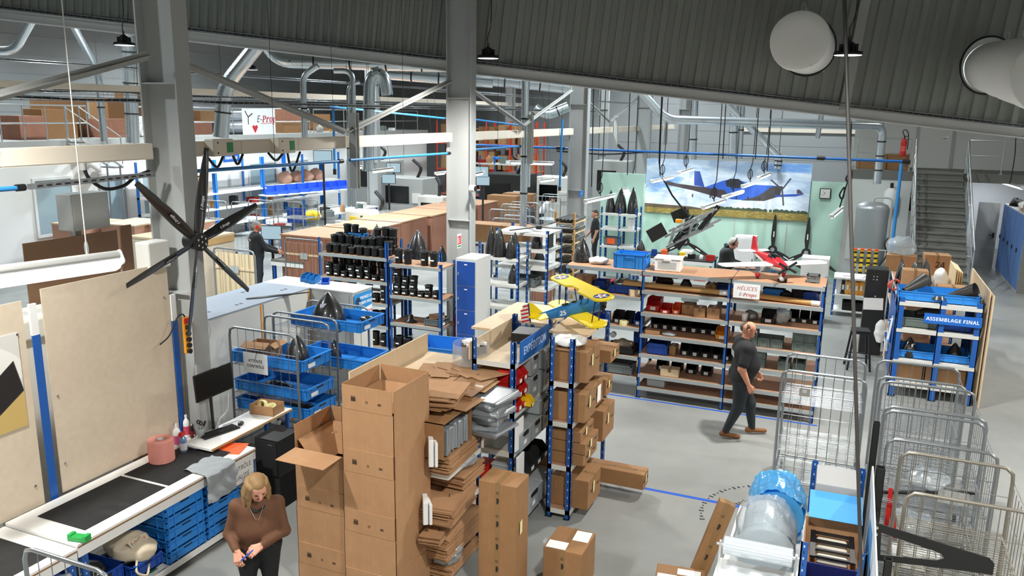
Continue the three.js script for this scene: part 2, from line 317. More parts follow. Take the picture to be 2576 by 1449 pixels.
// ---- stairs, landing and the walls around them
{
  const z0 = -29.0, n = 17, rise = 3 / n, run = 0.27, xl = 1.8, xr = 3.14, st = struct('trim_stairs', [bl(xl - 0.03, xl, 0, 0.02, z0 + n * run - 0.4, z0 + n * run)], M.concrete);
  for (let i = 0; i < n; i++) {
    const y = 3 - i * rise, z = z0 + i * run;
    struct('tread', [bl(xl, xr, y - 0.05, y, z, z + run + 0.03), bl(xl, xr, y - rise, y - 0.05, z + run - 0.02, z + run)], M.concrete, st);
  }
  for (const x of [xl - 0.03, xr + 0.03]) struct('stringer', beam([x, 2.75, z0], [x, -0.1, z0 + n * run - 0.2], 0.05, 0.3), M.greySteel, st);
  struct('trim_landing', [bl(-0.1, 6.2, 2.72, 3, -31.4, z0)], M.concrete);
  struct('wall_landing', bl(-0.1, 6.2, 3, 9.5, -31.6, -31.4), M.wallWhite);
  struct('wall_recess', [bl(-0.1, 1.75, 0, 2.72, -29.2, -29.05), bl(3.3, 3.45, 0, 2.72, -31.4, -29.05)], M.wallWhite);
  struct('wall_passage', [bl(3.3, 6.2, 0, 2.72, -34.2, -34), bl(3.2, 3.3, 0, 2.9, -34, -31.4), bl(3.2, 6.2, 2.72, 2.9, -34.2, -31.4)], M.whiteGloss);
  const dr = struct('door_1', bl(1.95, 2.95, 3, 5.1, -31.4, -31.36), M.wallWhite); // landing door
  struct('door_frame', [bl(1.86, 1.95, 3, 5.2, -31.4, -31.33), bl(2.95, 3.04, 3, 5.2, -31.4, -31.33), bl(1.86, 3.04, 5.1, 5.2, -31.4, -31.33)], M.greySteel, dr);
  struct('door_handle', [bar([2.83, 4.05, -31.3], [2.68, 4.05, -31.3], 0.014), bar([2.83, 4.05, -31.38], [2.83, 4.05, -31.3], 0.014), bl(2.8, 2.86, 3.9, 4.15, -31.37, -31.35)], M.alu, dr);
  // railings
  const rail = (name, label, pts, posts, group) => {
    const t = thing(name, label, 'railing', [0, 0, 0], 0, group);
    part(t, 'handrail', bent(pts.map(p => [p[0], p[1] + 1.02, p[2]]), 0.022, 0.08, 8), M.alu);
    part(t, 'knee_rail', bent(pts.map(p => [p[0], p[1] + 0.55, p[2]]), 0.016, 0.08, 8), M.alu);
    for (const p of posts) { const q = part(t, 'post', [bar(p, [p[0], p[1] + 1.02, p[2]], 0.02, 8)], M.alu); part(q, 'foot_plate', bx(0.1, 0.012, 0.1, p[0], p[1] + 0.006, p[2]), M.alu); }
  };
  rail('railing', 'metal railing on the landing around the red extinguisher', [[0, 3, -29.08], [1.62, 3, -29.08]], [[0.02, 3, -29.08], [0.8, 3, -29.08], [1.62, 3, -29.08]]);
  rail('railing', 'metal railing on the landing above the bright doorway', [[3.25, 3, -29.08], [6.15, 3, -29.08]], [[3.25, 3, -29.08], [4.2, 3, -29.08], [5.2, 3, -29.08]]);
  const sl = (x, label) => { const pts = [[x, 3, -29.0], [x, 0.15, -24.65]], posts = [0, 0.25, 0.5, 0.75, 0.98].map(k => [x, 3 - 2.85 * k, -29 + 4.35 * k]); rail('stair_railing', label, pts, posts, 'stair railings'); };
  sl(xl - 0.06, 'sloping metal handrail on the left side of the stairs'); sl(xr + 0.07, 'sloping metal handrail on the right side of the stairs');
}
// floor tape: blue lines stuck on the floor
const tape = (label, x0, x1, z0, z1) => solid('floor_tape', label, 'floor marking', bl(x0, x1, 0, 0.0015, z0, z1), mat(0x1c4fb0, 0.5), [0, 0, 0], 0, 'blue floor tape lines');
tape('blue tape line on the floor before the long rack with cardboard tubes', -4.3, -0.15, -12.62, -12.57);
tape('blue tape line on the floor between the carton rack and bubble wrap', -2.7, -0.7, -9.42, -9.36);
{ const g = []; for (const [r, a0, n] of [[0.95, 1.75, 24], [0.62, 1.9, 18]]) for (let k = 0; k < n; k++) { const a = a0 + k * 0.075; g.push(bx(0.02 + 0.02 * (k % 3), 0.001, 0.026, -0.71 + 0.35 + Math.cos(a) * r, 0.0008, -9.2 - Math.sin(a) * r, a)); } solid('tyre_marks', 'two curved rows of black tyre marks on the floor', 'floor marks', g, M.blackMatte).userData.kind = 'stuff'; }
tape('blue tape line on the floor before the rack of black pots', -9.0, -7.2, -12.2, -12.15);

// ---------------------------------------------------------------- lamps
function highBay(pos, label, color = NEUTRAL, power = HIGH_BAY_POWER, cord = 3) {
  const t = thing('high_bay_lamp', label, 'lamp', pos, 0, 'round black high bay lamps');
  part(t, 'housing', [lathe([[0.001, 0.16], [0.06, 0.16], [0.08, 0.13], [0.085, 0.06], [0.17, 0.045], [0.18, 0.02], [0.175, 0]], 24), bx(0.05, 0.03, 0.05, 0, 0.17, 0)], M.black);
  for (let k = 0; k < 6; k++) { const a = k * PI / 3; part(t, 'cooling_fin', bx(0.05, 0.1, 0.012, Math.cos(a) * 0.09, 0.09, Math.sin(a) * 0.09, -a), M.black); }
  const gl = part(t, 'lens', cy(0.165, 0.165, 0.012, 0, 0.004, 0, 24), color === COOL ? M.tubeGlowCool : M.tubeGlow); gl.castShadow = false;
  part(t, 'hook', tube([[0, 0.18, 0], [0.02, 0.21, 0], [0, 0.24, 0], [-0.02, 0.21, 0]], 0.005, 5, 16, true), M.black);
  part(t, 'cord', tube([[0, 0.17, 0], [-0.03, 0.26, 0], [0.02, 0.45, 0], [0.05, 0.8, 0], [0.04, 9.5 - pos[1], 0]], 0.009, 5, 24), M.cable);
  const l = new THREE.SpotLight(color, power, 0, 1.36, 0.5, 2); l.name = 'high_bay_light'; l.position.set(0, -0.02, 0); l.castShadow = true; l.shadow.radius = 8; l.target.position.set(0, -5, 0); t.add(l); t.add(l.target); l.target.name = 'aim';
  return t;
}
highBay([-0.217, 5.434, -11.515], 'black high bay lamp behind the hanging rod, between the two white ducts');
highBay([-5.678, 5.514, -12.366], 'black high bay lamp hanging right of the middle column');
highBay([-12.125, 5.724, -10.959], 'black high bay lamp hanging left of the propeller column', COOL, FAR_POWER);
highBay([-13.346, 5.828, -17.171], 'black high bay lamp under the big spiral duct, left of two', COOL, FAR_POWER);
highBay([-18.339, 5.897, -21.581], 'small distant high bay lamp below the inclined spiral duct', COOL, FAR_POWER);
highBay([-12.329, 5.769, -20.31], 'black high bay lamp under the big spiral duct, right of two', COOL, FAR_POWER);
// the same lamps go on outside the frame, above and behind the viewer, and farther back behind the sheet wall
[[-5.9, -3.3, 'at far left'], [-0.2, -3.8, 'straight ahead'], [5.3, -4, 'at right'], [-5.8, 4, 'behind left'], [-0.2, 4, 'behind'], [5.3, -11.6, 'over the aisle'], [5.4, -19, 'before the lockers']].forEach(([x, z, w]) => highBay([x, 5.75, z], 'black high bay lamp outside the frame, ' + w, NEUTRAL, HIGH_BAY_POWER, 3.6));
[[-12, -30, 'over the machines'], [-3.4, -18.5, 'over the assembly benches, left'], [-2.2, -21.2, 'over the assembly benches, right'], [-4, -34, 'behind the mint wall'], [-2, -41.5, 'at the far wall, right'], [-9.5, -42, 'at the far wall, left'],  [-21, -33, 'over the far rack'], [-25.5, -18, 'over the mezzanine, left'], [-25.5, -27, 'over the mezzanine, right'], [-14, -38, 'over the red racks'], [-12, -4.5, 'left of the columns'], [-19.5, -16, 'over the wire trolleys'], [-8.5, -22, 'behind the pots'], [-17.5, -26, 'over the grinder bench']].forEach(([x, z, w]) => highBay([x, 8.8, z], 'black high bay lamp hidden behind the sheet wall ' + w, COOL, FAR_POWER, 1.9));
highBay([3.4, 7.6, -26.5], 'black high bay lamp hidden behind the sheet wall over the stairs', NEUTRAL, 22);

function batten(a, b, drop, label, group = 'LED batten lamps', power = BATTEN_POWER, big = false) {
  // a and b are the two ends of the lamp
  a = vec(a); b = vec(b); const c = a.clone().add(b).multiplyScalar(0.5), d = b.clone().sub(a), L = d.length(), yaw = Math.atan2(-d.z, d.x), pit = Math.asin(d.y / L);
  const t = thing('batten_lamp', label, 'lamp', c.toArray(), 0, group); t.rotation.set(0, yaw, pit, 'YXZ');
  part(t, 'housing', [rb(L, 0.05, 0.1, 0.02, 0, 0.035, 0)], M.greySteel);
  for (const s of [-1, 1]) part(t, 'end_cap', rb(0.04, 0.085, 0.11, 0.02, s * (L / 2), 0.02, 0), M.white);
  const gl = part(t, 'diffuser', rb(L - 0.04, 0.06, 0.085, 0.028, 0, -0.012, 0, 0, 0, 0, 3), M.tubeGlow); gl.castShadow = false; if (big) { for (const o of t.children) o.scale.set(1, 1.7, 1.5); t.rotation.x = -0.45; }
  if (drop && !big) { drop = 9.5 - c.y; for (const s of [-0.35, 0.35]) part(t, 'hanger_wire', bar([s * L, 0.06, 0], [s * L * 0.9, drop, 0], 0.004, 4), M.cable); }
  const l = new THREE.RectAreaLight(0xffffff, power, L * 0.95, 0.09); l.name = 'batten_light'; l.position.set(0, -0.05, 0); l.rotation.x = -PI / 2; t.add(l);
  return t;
}

// ---------------------------------------------------------------- builders for the things that repeat
function crateGeo(w, h, d, t = 0.012) {
  const g = [bl(-w / 2, w / 2, 0, 0.012, -d / 2, d / 2)];
  for (const s of [-1, 1]) {
    g.push(bx(w, h, t, 0, h / 2, s * (d / 2 - t / 2)), bx(t, h, d - 2 * t, s * (w / 2 - t / 2), h / 2, 0));
    g.push(bx(w + 0.03, 0.014, 0.03, 0, h - 0.007, s * d / 2), bx(0.03, 0.014, d + 0.03, s * w / 2, h - 0.007, 0));
    g.push(bx(w + 0.014, 0.01, 0.014, 0, h * 0.62, s * d / 2), bx(0.014, 0.01, d + 0.014, s * w / 2, h * 0.62, 0));
    for (const k of [-0.46, -0.3, 0.3, 0.46]) { g.push(bx(0.012, h * 0.96, 0.02, k * w, h * 0.48, s * d / 2)); g.push(bx(0.02, h * 0.96, 0.012, s * w / 2, h * 0.48, k * d)); }
  }
  return merged(g);
}
const crateCache = {};
function crate(label, pos, w, h, d, m = M.crate, turn = 0, group, tag = true, name = 'plastic_crate') {
  const t = thing(name, label, 'crate', pos, turn, group), key = [w, h, d].join();
  crateCache[key] = crateCache[key] || crateGeo(w, h, d);
  part(t, 'body', crateCache[key], m);
  for (const s of [-1, 1]) part(t, 'handle_slot', bx(0.008, h * 0.16, d * 0.22, s * (w / 2 + 0.003), h * 0.8, 0), M.black);
  if (tag) part(t, 'label_card', bx(0.003, h * 0.36, d * 0.24, w / 2 + 0.01, h * 0.35, d * 0.22), M.paper);
  return t;
}
// storage bin with a low front (front towards +z)
function binGeo(w, h, d) {
  const t = 0.006, side = extr([[-d / 2, 0], [d / 2, 0], [d / 2, h * 0.45], [d * 0.22, h], [-d / 2, h]], t);
  const L = side.clone().rotateY(-PI / 2).translate(-w / 2 + t, 0, 0), R = side.clone().rotateY(-PI / 2).translate(w / 2, 0, 0);
  return merged([L, R, bl(-w / 2, w / 2, 0, t, -d / 2, d / 2), bl(-w / 2, w / 2, 0, h, -d / 2, -d / 2 + t), bl(-w / 2, w / 2, 0, h * 0.45, d / 2 - t, d / 2), bl(-w / 2 - 0.004, w / 2 + 0.004, h * 0.4, h * 0.46, d / 2 - t, d / 2 + 0.008), bl(-w / 2 - 0.004, w / 2 + 0.004, h - 0.012, h, -d / 2 - 0.004, -d / 2 + 0.012)]);
}
const binCache = {};
function bin(label, pos, w, h, d, m, turn = 0, group, card = true) {
  const t = thing('storage_bin', label, 'bin', pos, turn, group), key = [w, h, d].join();
  binCache[key] = binCache[key] || binGeo(w, h, d);
  part(t, 'body', binCache[key], m);
  if (card) part(t, 'label_card', bx(w * 0.4, h * 0.28, 0.003, 0, h * 0.22, d / 2 + 0.003), M.paper);
  return t;
}
// boltless rack. long side along x or z; uprights at the bay limits, shelves at the given heights
function rack(o) {
  const t = thing(o.name || 'storage_rack', o.label, 'rack', [0, 0, 0], 0, o.group);
  const { x0, x1, z0, z1, h } = o, alongX = o.along === 'x', n = o.bays || 1, uw = o.uw || 0.055, um = o.um || M.perf, bm = o.beam || M.shelf, board = o.board || M.mdf;
  const lim = []; for (let i = 0; i <= n; i++) lim.push(i / n);
  for (const k of (o.lim || lim)) for (const s of [0, 1]) {
    if (o.skip && o.skip(k, s)) continue;
    const x = alongX ? x0 + (x1 - x0) * k : (s ? x1 : x0), z = alongX ? (s ? z0 : z1) : z0 + (z1 - z0) * k, hh = o.hs ? o.hs(k, s) : h;
    const sx = alongX ? (k > 0.5 ? -1 : 1) : (s ? -1 : 1), sz = alongX ? (s ? 1 : -1) * Math.sign(z1 - z0) : (k > 0.5 ? -1 : 1) * Math.sign(z1 - z0);
    const c = part(t, 'upright', [bl(x, x + sx * uw, 0, hh, z, z + sz * 0.003), bl(x, x + sx * 0.003, 0, hh, z, z + sz * uw), bl(x, x + sx * 0.012, 0, hh, z, z + sz * 0.012)], um);
    if (o.feet !== false) part(c, 'foot', bl(x - 0.012, x + sx * (uw + 0.015), 0, 0.012, z - 0.012 * sz, z + sz * (uw + 0.015)), M.black);
  }
  o.shelves.forEach((e, i) => {
    const y = Array.isArray(e) ? e[0] : e, from = Array.isArray(e) ? e[1] : 0, to = Array.isArray(e) ? e[2] : n;
    for (let b = from; b < to; b++) {
      const a0 = (o.lim || lim)[b], a1 = (o.lim || lim)[b + 1];
      const X0 = alongX ? x0 + (x1 - x0) * a0 : x0, X1 = alongX ? x0 + (x1 - x0) * a1 : x1, Z0 = alongX ? z0 : z0 + (z1 - z0) * a0, Z1 = alongX ? z1 : z0 + (z1 - z0) * a1;
      const e2 = 0.006, sg = Math.sign(Z1 - Z0);
      const s = part(t, 'shelf_board', bl(X0 + e2, X1 - e2, y - 0.016, y, Z0 + e2 * sg, Z1 - e2 * sg), board);
      part(s, 'shelf_beam', alongX ? [bl(X0 + 0.01, X1 - 0.01, y - 0.06, y - 0.002, Z0 - 0.004, Z0 + 0.012), bl(X0 + 0.01, X1 - 0.01, y - 0.06, y - 0.002, Z1 - 0.012, Z1 + 0.004), bl(X0 + 0.01, X0 + 0.03, y - 0.06, y - 0.016, Z0, Z1), bl(X1 - 0.03, X1 - 0.01, y - 0.06, y - 0.016, Z0, Z1)]
        : [bl(X0 - 0.004, X0 + 0.012, y - 0.06, y - 0.002, Z0 + 0.01 * sg, Z1 - 0.01 * sg), bl(X1 - 0.012, X1 + 0.004, y - 0.06, y - 0.002, Z0 + 0.01 * sg, Z1 - 0.01 * sg), bl(X0, X1, y - 0.06, y - 0.002, Z0, Z0 + 0.015 * sg), bl(X0, X1, y - 0.06, y - 0.002, Z1 - 0.015 * sg, Z1)], bm);
    }
  });
  return t;
}
// closed carton with tape; base at y = 0. opts: tape, marks, slip (yellow delivery slip), sheet
const cartonTape = mat(0x8a6a43, 0.35), inkMat = mat(0x2c2117, 0.8);
function marks(t, list) { part(t, 'printed_marks', list, inkMat).userData.kind = 'stuff'; }
function recycle(x, y, z, s, axis) {    // printed ring arrows and word mark strokes along the tape
  const g = []; const put = (q) => { if (axis === 'x') q.rotateY(PI / 2); if (axis === 'y') q.rotateX(-PI / 2); return q.translate(x, y, z); };
  for (let k = 0; k < 3; k++) g.push(put(new THREE.RingGeometry(s * 0.62, s, 8, 1, k * 2.09 + 0.25, 1.6)));
  return g;
}
function carton(label, pos, w, h, d, o = {}) {
  const t = thing(o.name || 'carton', label, 'box', pos, o.turn || 0, o.group);
  part(t, 'body', uvm(new RoundedBoxGeometry(w, h, d, 1, 0.006).translate(0, h / 2, 0), w, h, d), o.m || M.kraft);
  if (o.tape !== false) {
    const e = 0.0015, tw = o.tw || 0.05, g = [];
    if (o.tapeX) g.push(bl(-w / 2 - e, w / 2 + e, h - e, h + e, -tw / 2, tw / 2), bl(w / 2 - e, w / 2 + e, h * 0.7, h, -tw / 2, tw / 2), bl(-w / 2 - e, -w / 2 + e, h * 0.7, h, -tw / 2, tw / 2));
    else g.push(bl(-tw / 2, tw / 2, h - e, h + e, -d / 2 - e, d / 2 + e), bl(-tw / 2, tw / 2, h * (o.full ? 0 : 0.6), h, d / 2 - e, d / 2 + e), bl(-tw / 2, tw / 2, h * 0.7, h, -d / 2 - e, -d / 2 + e));
    part(t, 'tape', g, cartonTape);
  }
  if (o.marks) {
    const g = []; const n = o.marks, e = 0.004;
    for (let k = 0; k < n; k++) {
      const y = h * (k + 0.6) / n; if (o.full) { g.push(...recycle(0, y, d / 2 + e, 0.014, 'z')); g.push(bx(0.016, 0.06, 0.001, 0, y - h / n * 0.35, d / 2 + e), bx(0.006, 0.04, 0.001, 0.012, y - h / n * 0.33, d / 2 + e)); }
      else { const x = -w / 2 + w * (k + 0.5) / n; g.push(...recycle(x, h + e, 0, 0.014, 'y')); g.push(...recycle(w / 2 + e, h * 0.55, (k / n - 0.4) * d, 0.016, 'x')); g.push(bx(0.001, 0.016, 0.07, w / 2 + e, h * 0.55, (k / n - 0.25) * d)); }
    }
    marks(t, g);
  }
  if (o.slip) part(t, 'delivery_slip', bx(0.003, h > 0.25 ? 0.13 : 0.09, 0.07, w / 2 + 0.008, h * 0.62, o.slipz || d * 0.1, 0.1), M.tapeYellow, 'pale yellow delivery slip');
  if (o.sheet) part(t, 'address_label', o.sheet, M.paper, 'white address label');
  return t;
}
// spinner cone (ogive) of black carbon; base radius r, height h
const coneCache = {};
function coneGeo(r, h) {
  const k = r + ',' + h; if (coneCache[k]) return coneCache[k];
  const p = []; for (let i = 0; i <= 16; i++) { const u = i / 16; p.push([Math.max(0.002, r * Math.pow(Math.sin((1 - u) * PI / 2), 0.82)), h * u]); }
  p.unshift([r * 0.99, 0]); p.unshift([r * 0.9, 0]);
  return coneCache[k] = new THREE.LatheGeometry(p.map(q => new THREE.Vector2(...q)), 28);
}
function cone(label, pos, r, h, group, cardTag) {
  const t = thing('spinner_cone', label, 'nose cone', pos, rnd() * 6, group);
  part(t, 'shell', coneGeo(r, h), M.carbon);
  part(t, 'base_ring', cy(r * 1.005, r * 1.0, 0.02, 0, 0.011, 0, 28), M.pot);
  if (cardTag) part(t, 'label_card', bx(0.003, 0.05, 0.12, 0, 0, 0, -t.rotation.y - 0.5, 0, 0).translate(Math.cos(0.4) * r * 0.72, h * 0.62, 0), M.paper);
  return t;
}
// roll cage: two tube end frames (planes of constant z) with wires, grid shelves and castors
function gridGeo(w, d, n, y = 0, r = 0.004, m = 4) {
  const g = []; for (let i = 0; i <= n; i++) { const z = -d / 2 + d * i / n; g.push(bar([-w / 2, y, z], [w / 2, y, z], r, m)); }
  for (let k = 0; k <= 3; k++) { const x = -w / 2 + w * k / 3; g.push(bar([x, y - 0.006, -d / 2], [x, y - 0.006, d / 2], r * 1.4, m)); }
  return g;
}
function cageFrameGeo(w, h, nv, nh, r = 0.017) {
  const g = [bent([[-w / 2, 0.12, 0], [-w / 2, h, 0], [w / 2, h, 0], [w / 2, 0.12, 0]], r, 0.1, 8)];
  const wires = [];
  for (let i = 1; i < nv; i++) { const x = -w / 2 + w * i / nv; wires.push(bar([x, 0.16, 0], [x, h, 0], 0.0042, 4)); }
  for (let i = 0; i < nh; i++) { const y = 0.17 + (h - 0.45) * i / (nh - 1); wires.push(bar([-w / 2, y, 0.004], [w / 2, y, 0.004], 0.004, 4)); }
  return [merged(g), merged(wires)];
}
function rollCage(label, x0, x1, zf, zb, h, o = {}) {
  const w = x1 - x0, d = Math.abs(zf - zb), t = thing('roll_cage', label, 'roll cage', [(x0 + x1) / 2, 0, (zf + zb) / 2], o.turn || 0, o.group), m = o.m || M.wire;
  const [f, wi] = cageFrameGeo(w, h, o.nv || 7, o.nh || 4);
  for (const s of [1, -1]) {
    if (o.only && !o.only.includes(s)) continue;
    const e = part(t, 'end_frame', f.clone().translate(0, 0, s * d / 2), m); part(e, 'wire_grid', wi.clone().translate(0, 0, s * d / 2), m);
  }
  if (o.side) { const g = []; for (let k = 1; k < 8; k++) { const z = -d / 2 + d * k / 8; g.push(bar([-w / 2 * o.side, 0.16, z], [-w / 2 * o.side, h - 0.15, z], 0.0035, 4)); } for (let k = 0; k < 5; k++) g.push(bar([-w / 2 * o.side, 0.17 + k * 0.33, -d / 2], [-w / 2 * o.side, 0.17 + k * 0.33, d / 2], 0.004, 4)); part(t, 'side_grid', g, m); }
  part(t, 'base_frame', bent([[-w / 2, 0.14, d / 2], [w / 2, 0.14, d / 2], [w / 2, 0.14, -d / 2], [-w / 2, 0.14, -d / 2]], 0.016, 0.03, 6, true), m);
  part(t, 'base_grid', gridGeo(w, d, 20, 0.16), m);
  for (const y of (o.shelves || [])) part(t, 'grid_shelf', [...gridGeo(w - 0.04, d, 20, y), ...[-1, 1].map(s => bar([s * (w / 2 - 0.03), y, -d / 2], [s * (w / 2 - 0.03), y, d / 2], 0.006, 5))], m);
  for (const sx of [-1, 1]) for (const sz of [-1, 1]) { const c = part(t, 'castor', [bx(0.03, 0.06, 0.04, sx * (w / 2 - 0.05), 0.11, sz * (d / 2 - 0.05))], m); part(c, 'wheel', cy(0.05, 0.05, 0.03, sx * (w / 2 - 0.05), 0.05, sz * (d / 2 - 0.05), 14, 0, PI / 2), M.rubber); }
  if (o.plate) part(t, 'name_plate', bx(0.26, 0.13, 0.004, o.plate[0], o.plate[1], d / 2 + 0.012), M.greySteel);
  return t;
}
// crumpled bag or cloth heap from a squashed sphere
function heapGeo(w, h, d, amt, freq, s, n = 22) { const g = new THREE.SphereGeometry(0.5, n, n); g.scale(w, h, d); ruffle(g, amt, freq, s); const p = g.attributes.position; for (let i = 0; i < p.count; i++) if (p.getY(i) < -h * 0.42) p.setY(i, -h * 0.42); g.translate(0, h * 0.42, 0); g.computeVertexNormals(); return g; }

// ---------------------------------------------------------------- left foreground: control bench
{
  const mk = (z0, z1, y, label, legs) => {
    const t = thing('work_bench', label, 'bench', [0, 0, 0], 0, 'white work benches along the left panels');
    part(t, 'table_top', bl(-6.88, -5.95, y - 0.035, y, z0, z1), M.whiteGloss);
    part(t, 'edge_band', bl(-5.95, -5.945, y - 0.035, y - 0.02, z0, z1), mat(0x8a6a4c, 0.7));
    part(t, 'front_beam', [bl(-5.975, -5.955, y - 0.13, y - 0.036, z0, z1), bl(-6.88, -6.86, y - 0.13, y - 0.036, z0, z1)], M.white);
    part(t, 'lower_shelf', [bl(-6.86, -5.99, 0.1, 0.13, z0, z1), bl(-6.0, -5.98, 0.06, 0.13, z0, z1)], M.white);
    for (const z of legs) for (const x of [-6.87, -6.02]) part(t, 'leg', [bl(x, x + 0.06, 0, y - 0.036, z, z + 0.004), bl(x, x + 0.004, 0, y - 0.036, z, z - 0.06), bl(x + 0.056, x + 0.06, 0, y - 0.036, z, z - 0.06)], M.perf);
  };
  mk(-4.42, -6.72, 0.9, 'white control bench with black mats and a pink paper roll', [-4.46, -6.64]);
  mk(-2.4, -4.41, 0.87, 'white bench at the lower left corner beside the control bench', [-2.5, -4.33]);
  const mt = (label, x0, x1, z0, z1, y) => solid('bench_mat', label, 'mat', rb(x1 - x0, 0.006, Math.abs(z1 - z0), 0.003, (x0 + x1) / 2, y + 0.003, (z0 + z1) / 2), M.mat, [0, 0, 0], 0, 'black bench mats');
  mt('empty black mat on the bench nearest to the green block', -6.72, -6.1, -4.62, -5.56, 0.901);
  mt('black mat on the bench under the pink paper roll', -6.72, -6.1, -5.6, -6.5, 0.901);
  mt('black mat on the lower bench at the left edge', -6.75, -6.05, -3.0, -4.25, 0.871);
}
// back panels on blue posts
{
  const pnl = (label, z0, z1, y0, y1, x = -6.93) => { const t = thing('partition_panel', label, 'panel', [0, 0, 0], 0, 'pale wood back panels'); part(t, 'board', bl(x - 0.012, x, y0, y1, z0, z1), M.osb); for (const [z, y] of [[z0 - 0.05, 1.2], [z0 - 0.05, 1.9], [z1 + 0.08, 1.1], [z1 + 0.08, 2.6]]) if (y < y1) part(t, 'screw', rot(cy(0.012, 0.012, 0.012), 0, 0, PI / 2).translate(x + 0.004, y, z), M.alu); };
  pnl('large pale wood panel behind the control bench', -5.06, -6.58, 0.9, 2.97);
  pnl('pale wood panel carrying the photo print at the left edge', -2.4, -4.86, 0.88, 2.9);
  for (const [z, h, lab] of [[-4.96, 2.55, 'blue perforated post between the two pale panels'], [-6.63, 2.3, 'blue perforated post at the right edge of the large pale panel']]) { const t = thing('panel_post', lab, 'post', [-6.93, 0, z]); part(t, 'profile', [bl(0, 0.012, 0, h, -0.04, 0.04), bl(-0.05, 0, 0, h, -0.04, -0.035)], M.blue); part(t, 'top_section', bl(-0.02, 0.01, h, h + 0.3, -0.035, 0.035), M.white); }
  solid('wooden_strip', 'thin orange-brown wooden strip beside the large pale panel', 'strip', bl(-6.95, -6.93, 0.9, 2.3, -6.7, -6.68), M.wood);
  // print on the left panel: close view of a propeller root over pale gold
  const pr = thing('wall_print', 'photo print with dark propeller on the left pale panel', 'poster', [0, 0, 0]);
  part(pr, 'backing', bl(-6.93, -6.922, 1.72, 2.62, -3.4, -4.78), M.paper); part(pr, 'print_sheet', plate(1.38, 0.9, 0, 0, 0, PI / 2).translate(-6.92, 2.17, -4.09), print(1.4, 0.9, (g, w, h) => {
    g.fillStyle = '#d9d6cf'; g.fillRect(0, 0, w, h); g.fillStyle = '#ece9e2'; g.beginPath(); g.ellipse(w * 0.75, h * 0.25, w * 0.3, h * 0.2, 0.4, 0, 7); g.fill();
    g.fillStyle = '#1d1a18'; g.beginPath(); g.moveTo(w * 0.3, h); g.lineTo(w * 0.95, h * 0.28); g.lineTo(w, h * 0.62); g.lineTo(w * 0.62, h); g.fill(); g.fillStyle = '#c9ab67'; g.beginPath(); g.moveTo(w * 0.62, h); g.lineTo(w, h * 0.62); g.lineTo(w, h); g.fill();
    g.fillStyle = '#8f8069'; g.beginPath(); g.moveTo(w * 0.2, h); g.lineTo(w * 0.5, h * 0.6); g.lineTo(w * 0.58, h * 0.66); g.lineTo(w * 0.3, h); g.fill();
  }), 'dark propeller root on gold ground');
}
batten([-6.25, 3.308, -3.766], [-6.25, 3.235, -5.361], 1.25, 'large bright LED batten hanging over the control bench at left', 'LED batten lamps', 110, true); { const t = thing('lamp_wire', 'pale wire carrying the large LED batten at left', 'wire', [0, 0, 0]); const a = vec([-6.25, 3.243, -5.045]); part(t, 'wire', bar([a.x, a.y + 0.08, a.z], [a.x, 9.5, a.z], 0.006, 5), M.offwhite); part(t, 'snap_hook', tube([[a.x, a.y + 0.1, a.z], [a.x + 0.02, a.y + 0.17, a.z], [a.x, a.y + 0.24, a.z], [a.x - 0.02, a.y + 0.17, a.z]], 0.008, 5, 16, true), M.alu); }
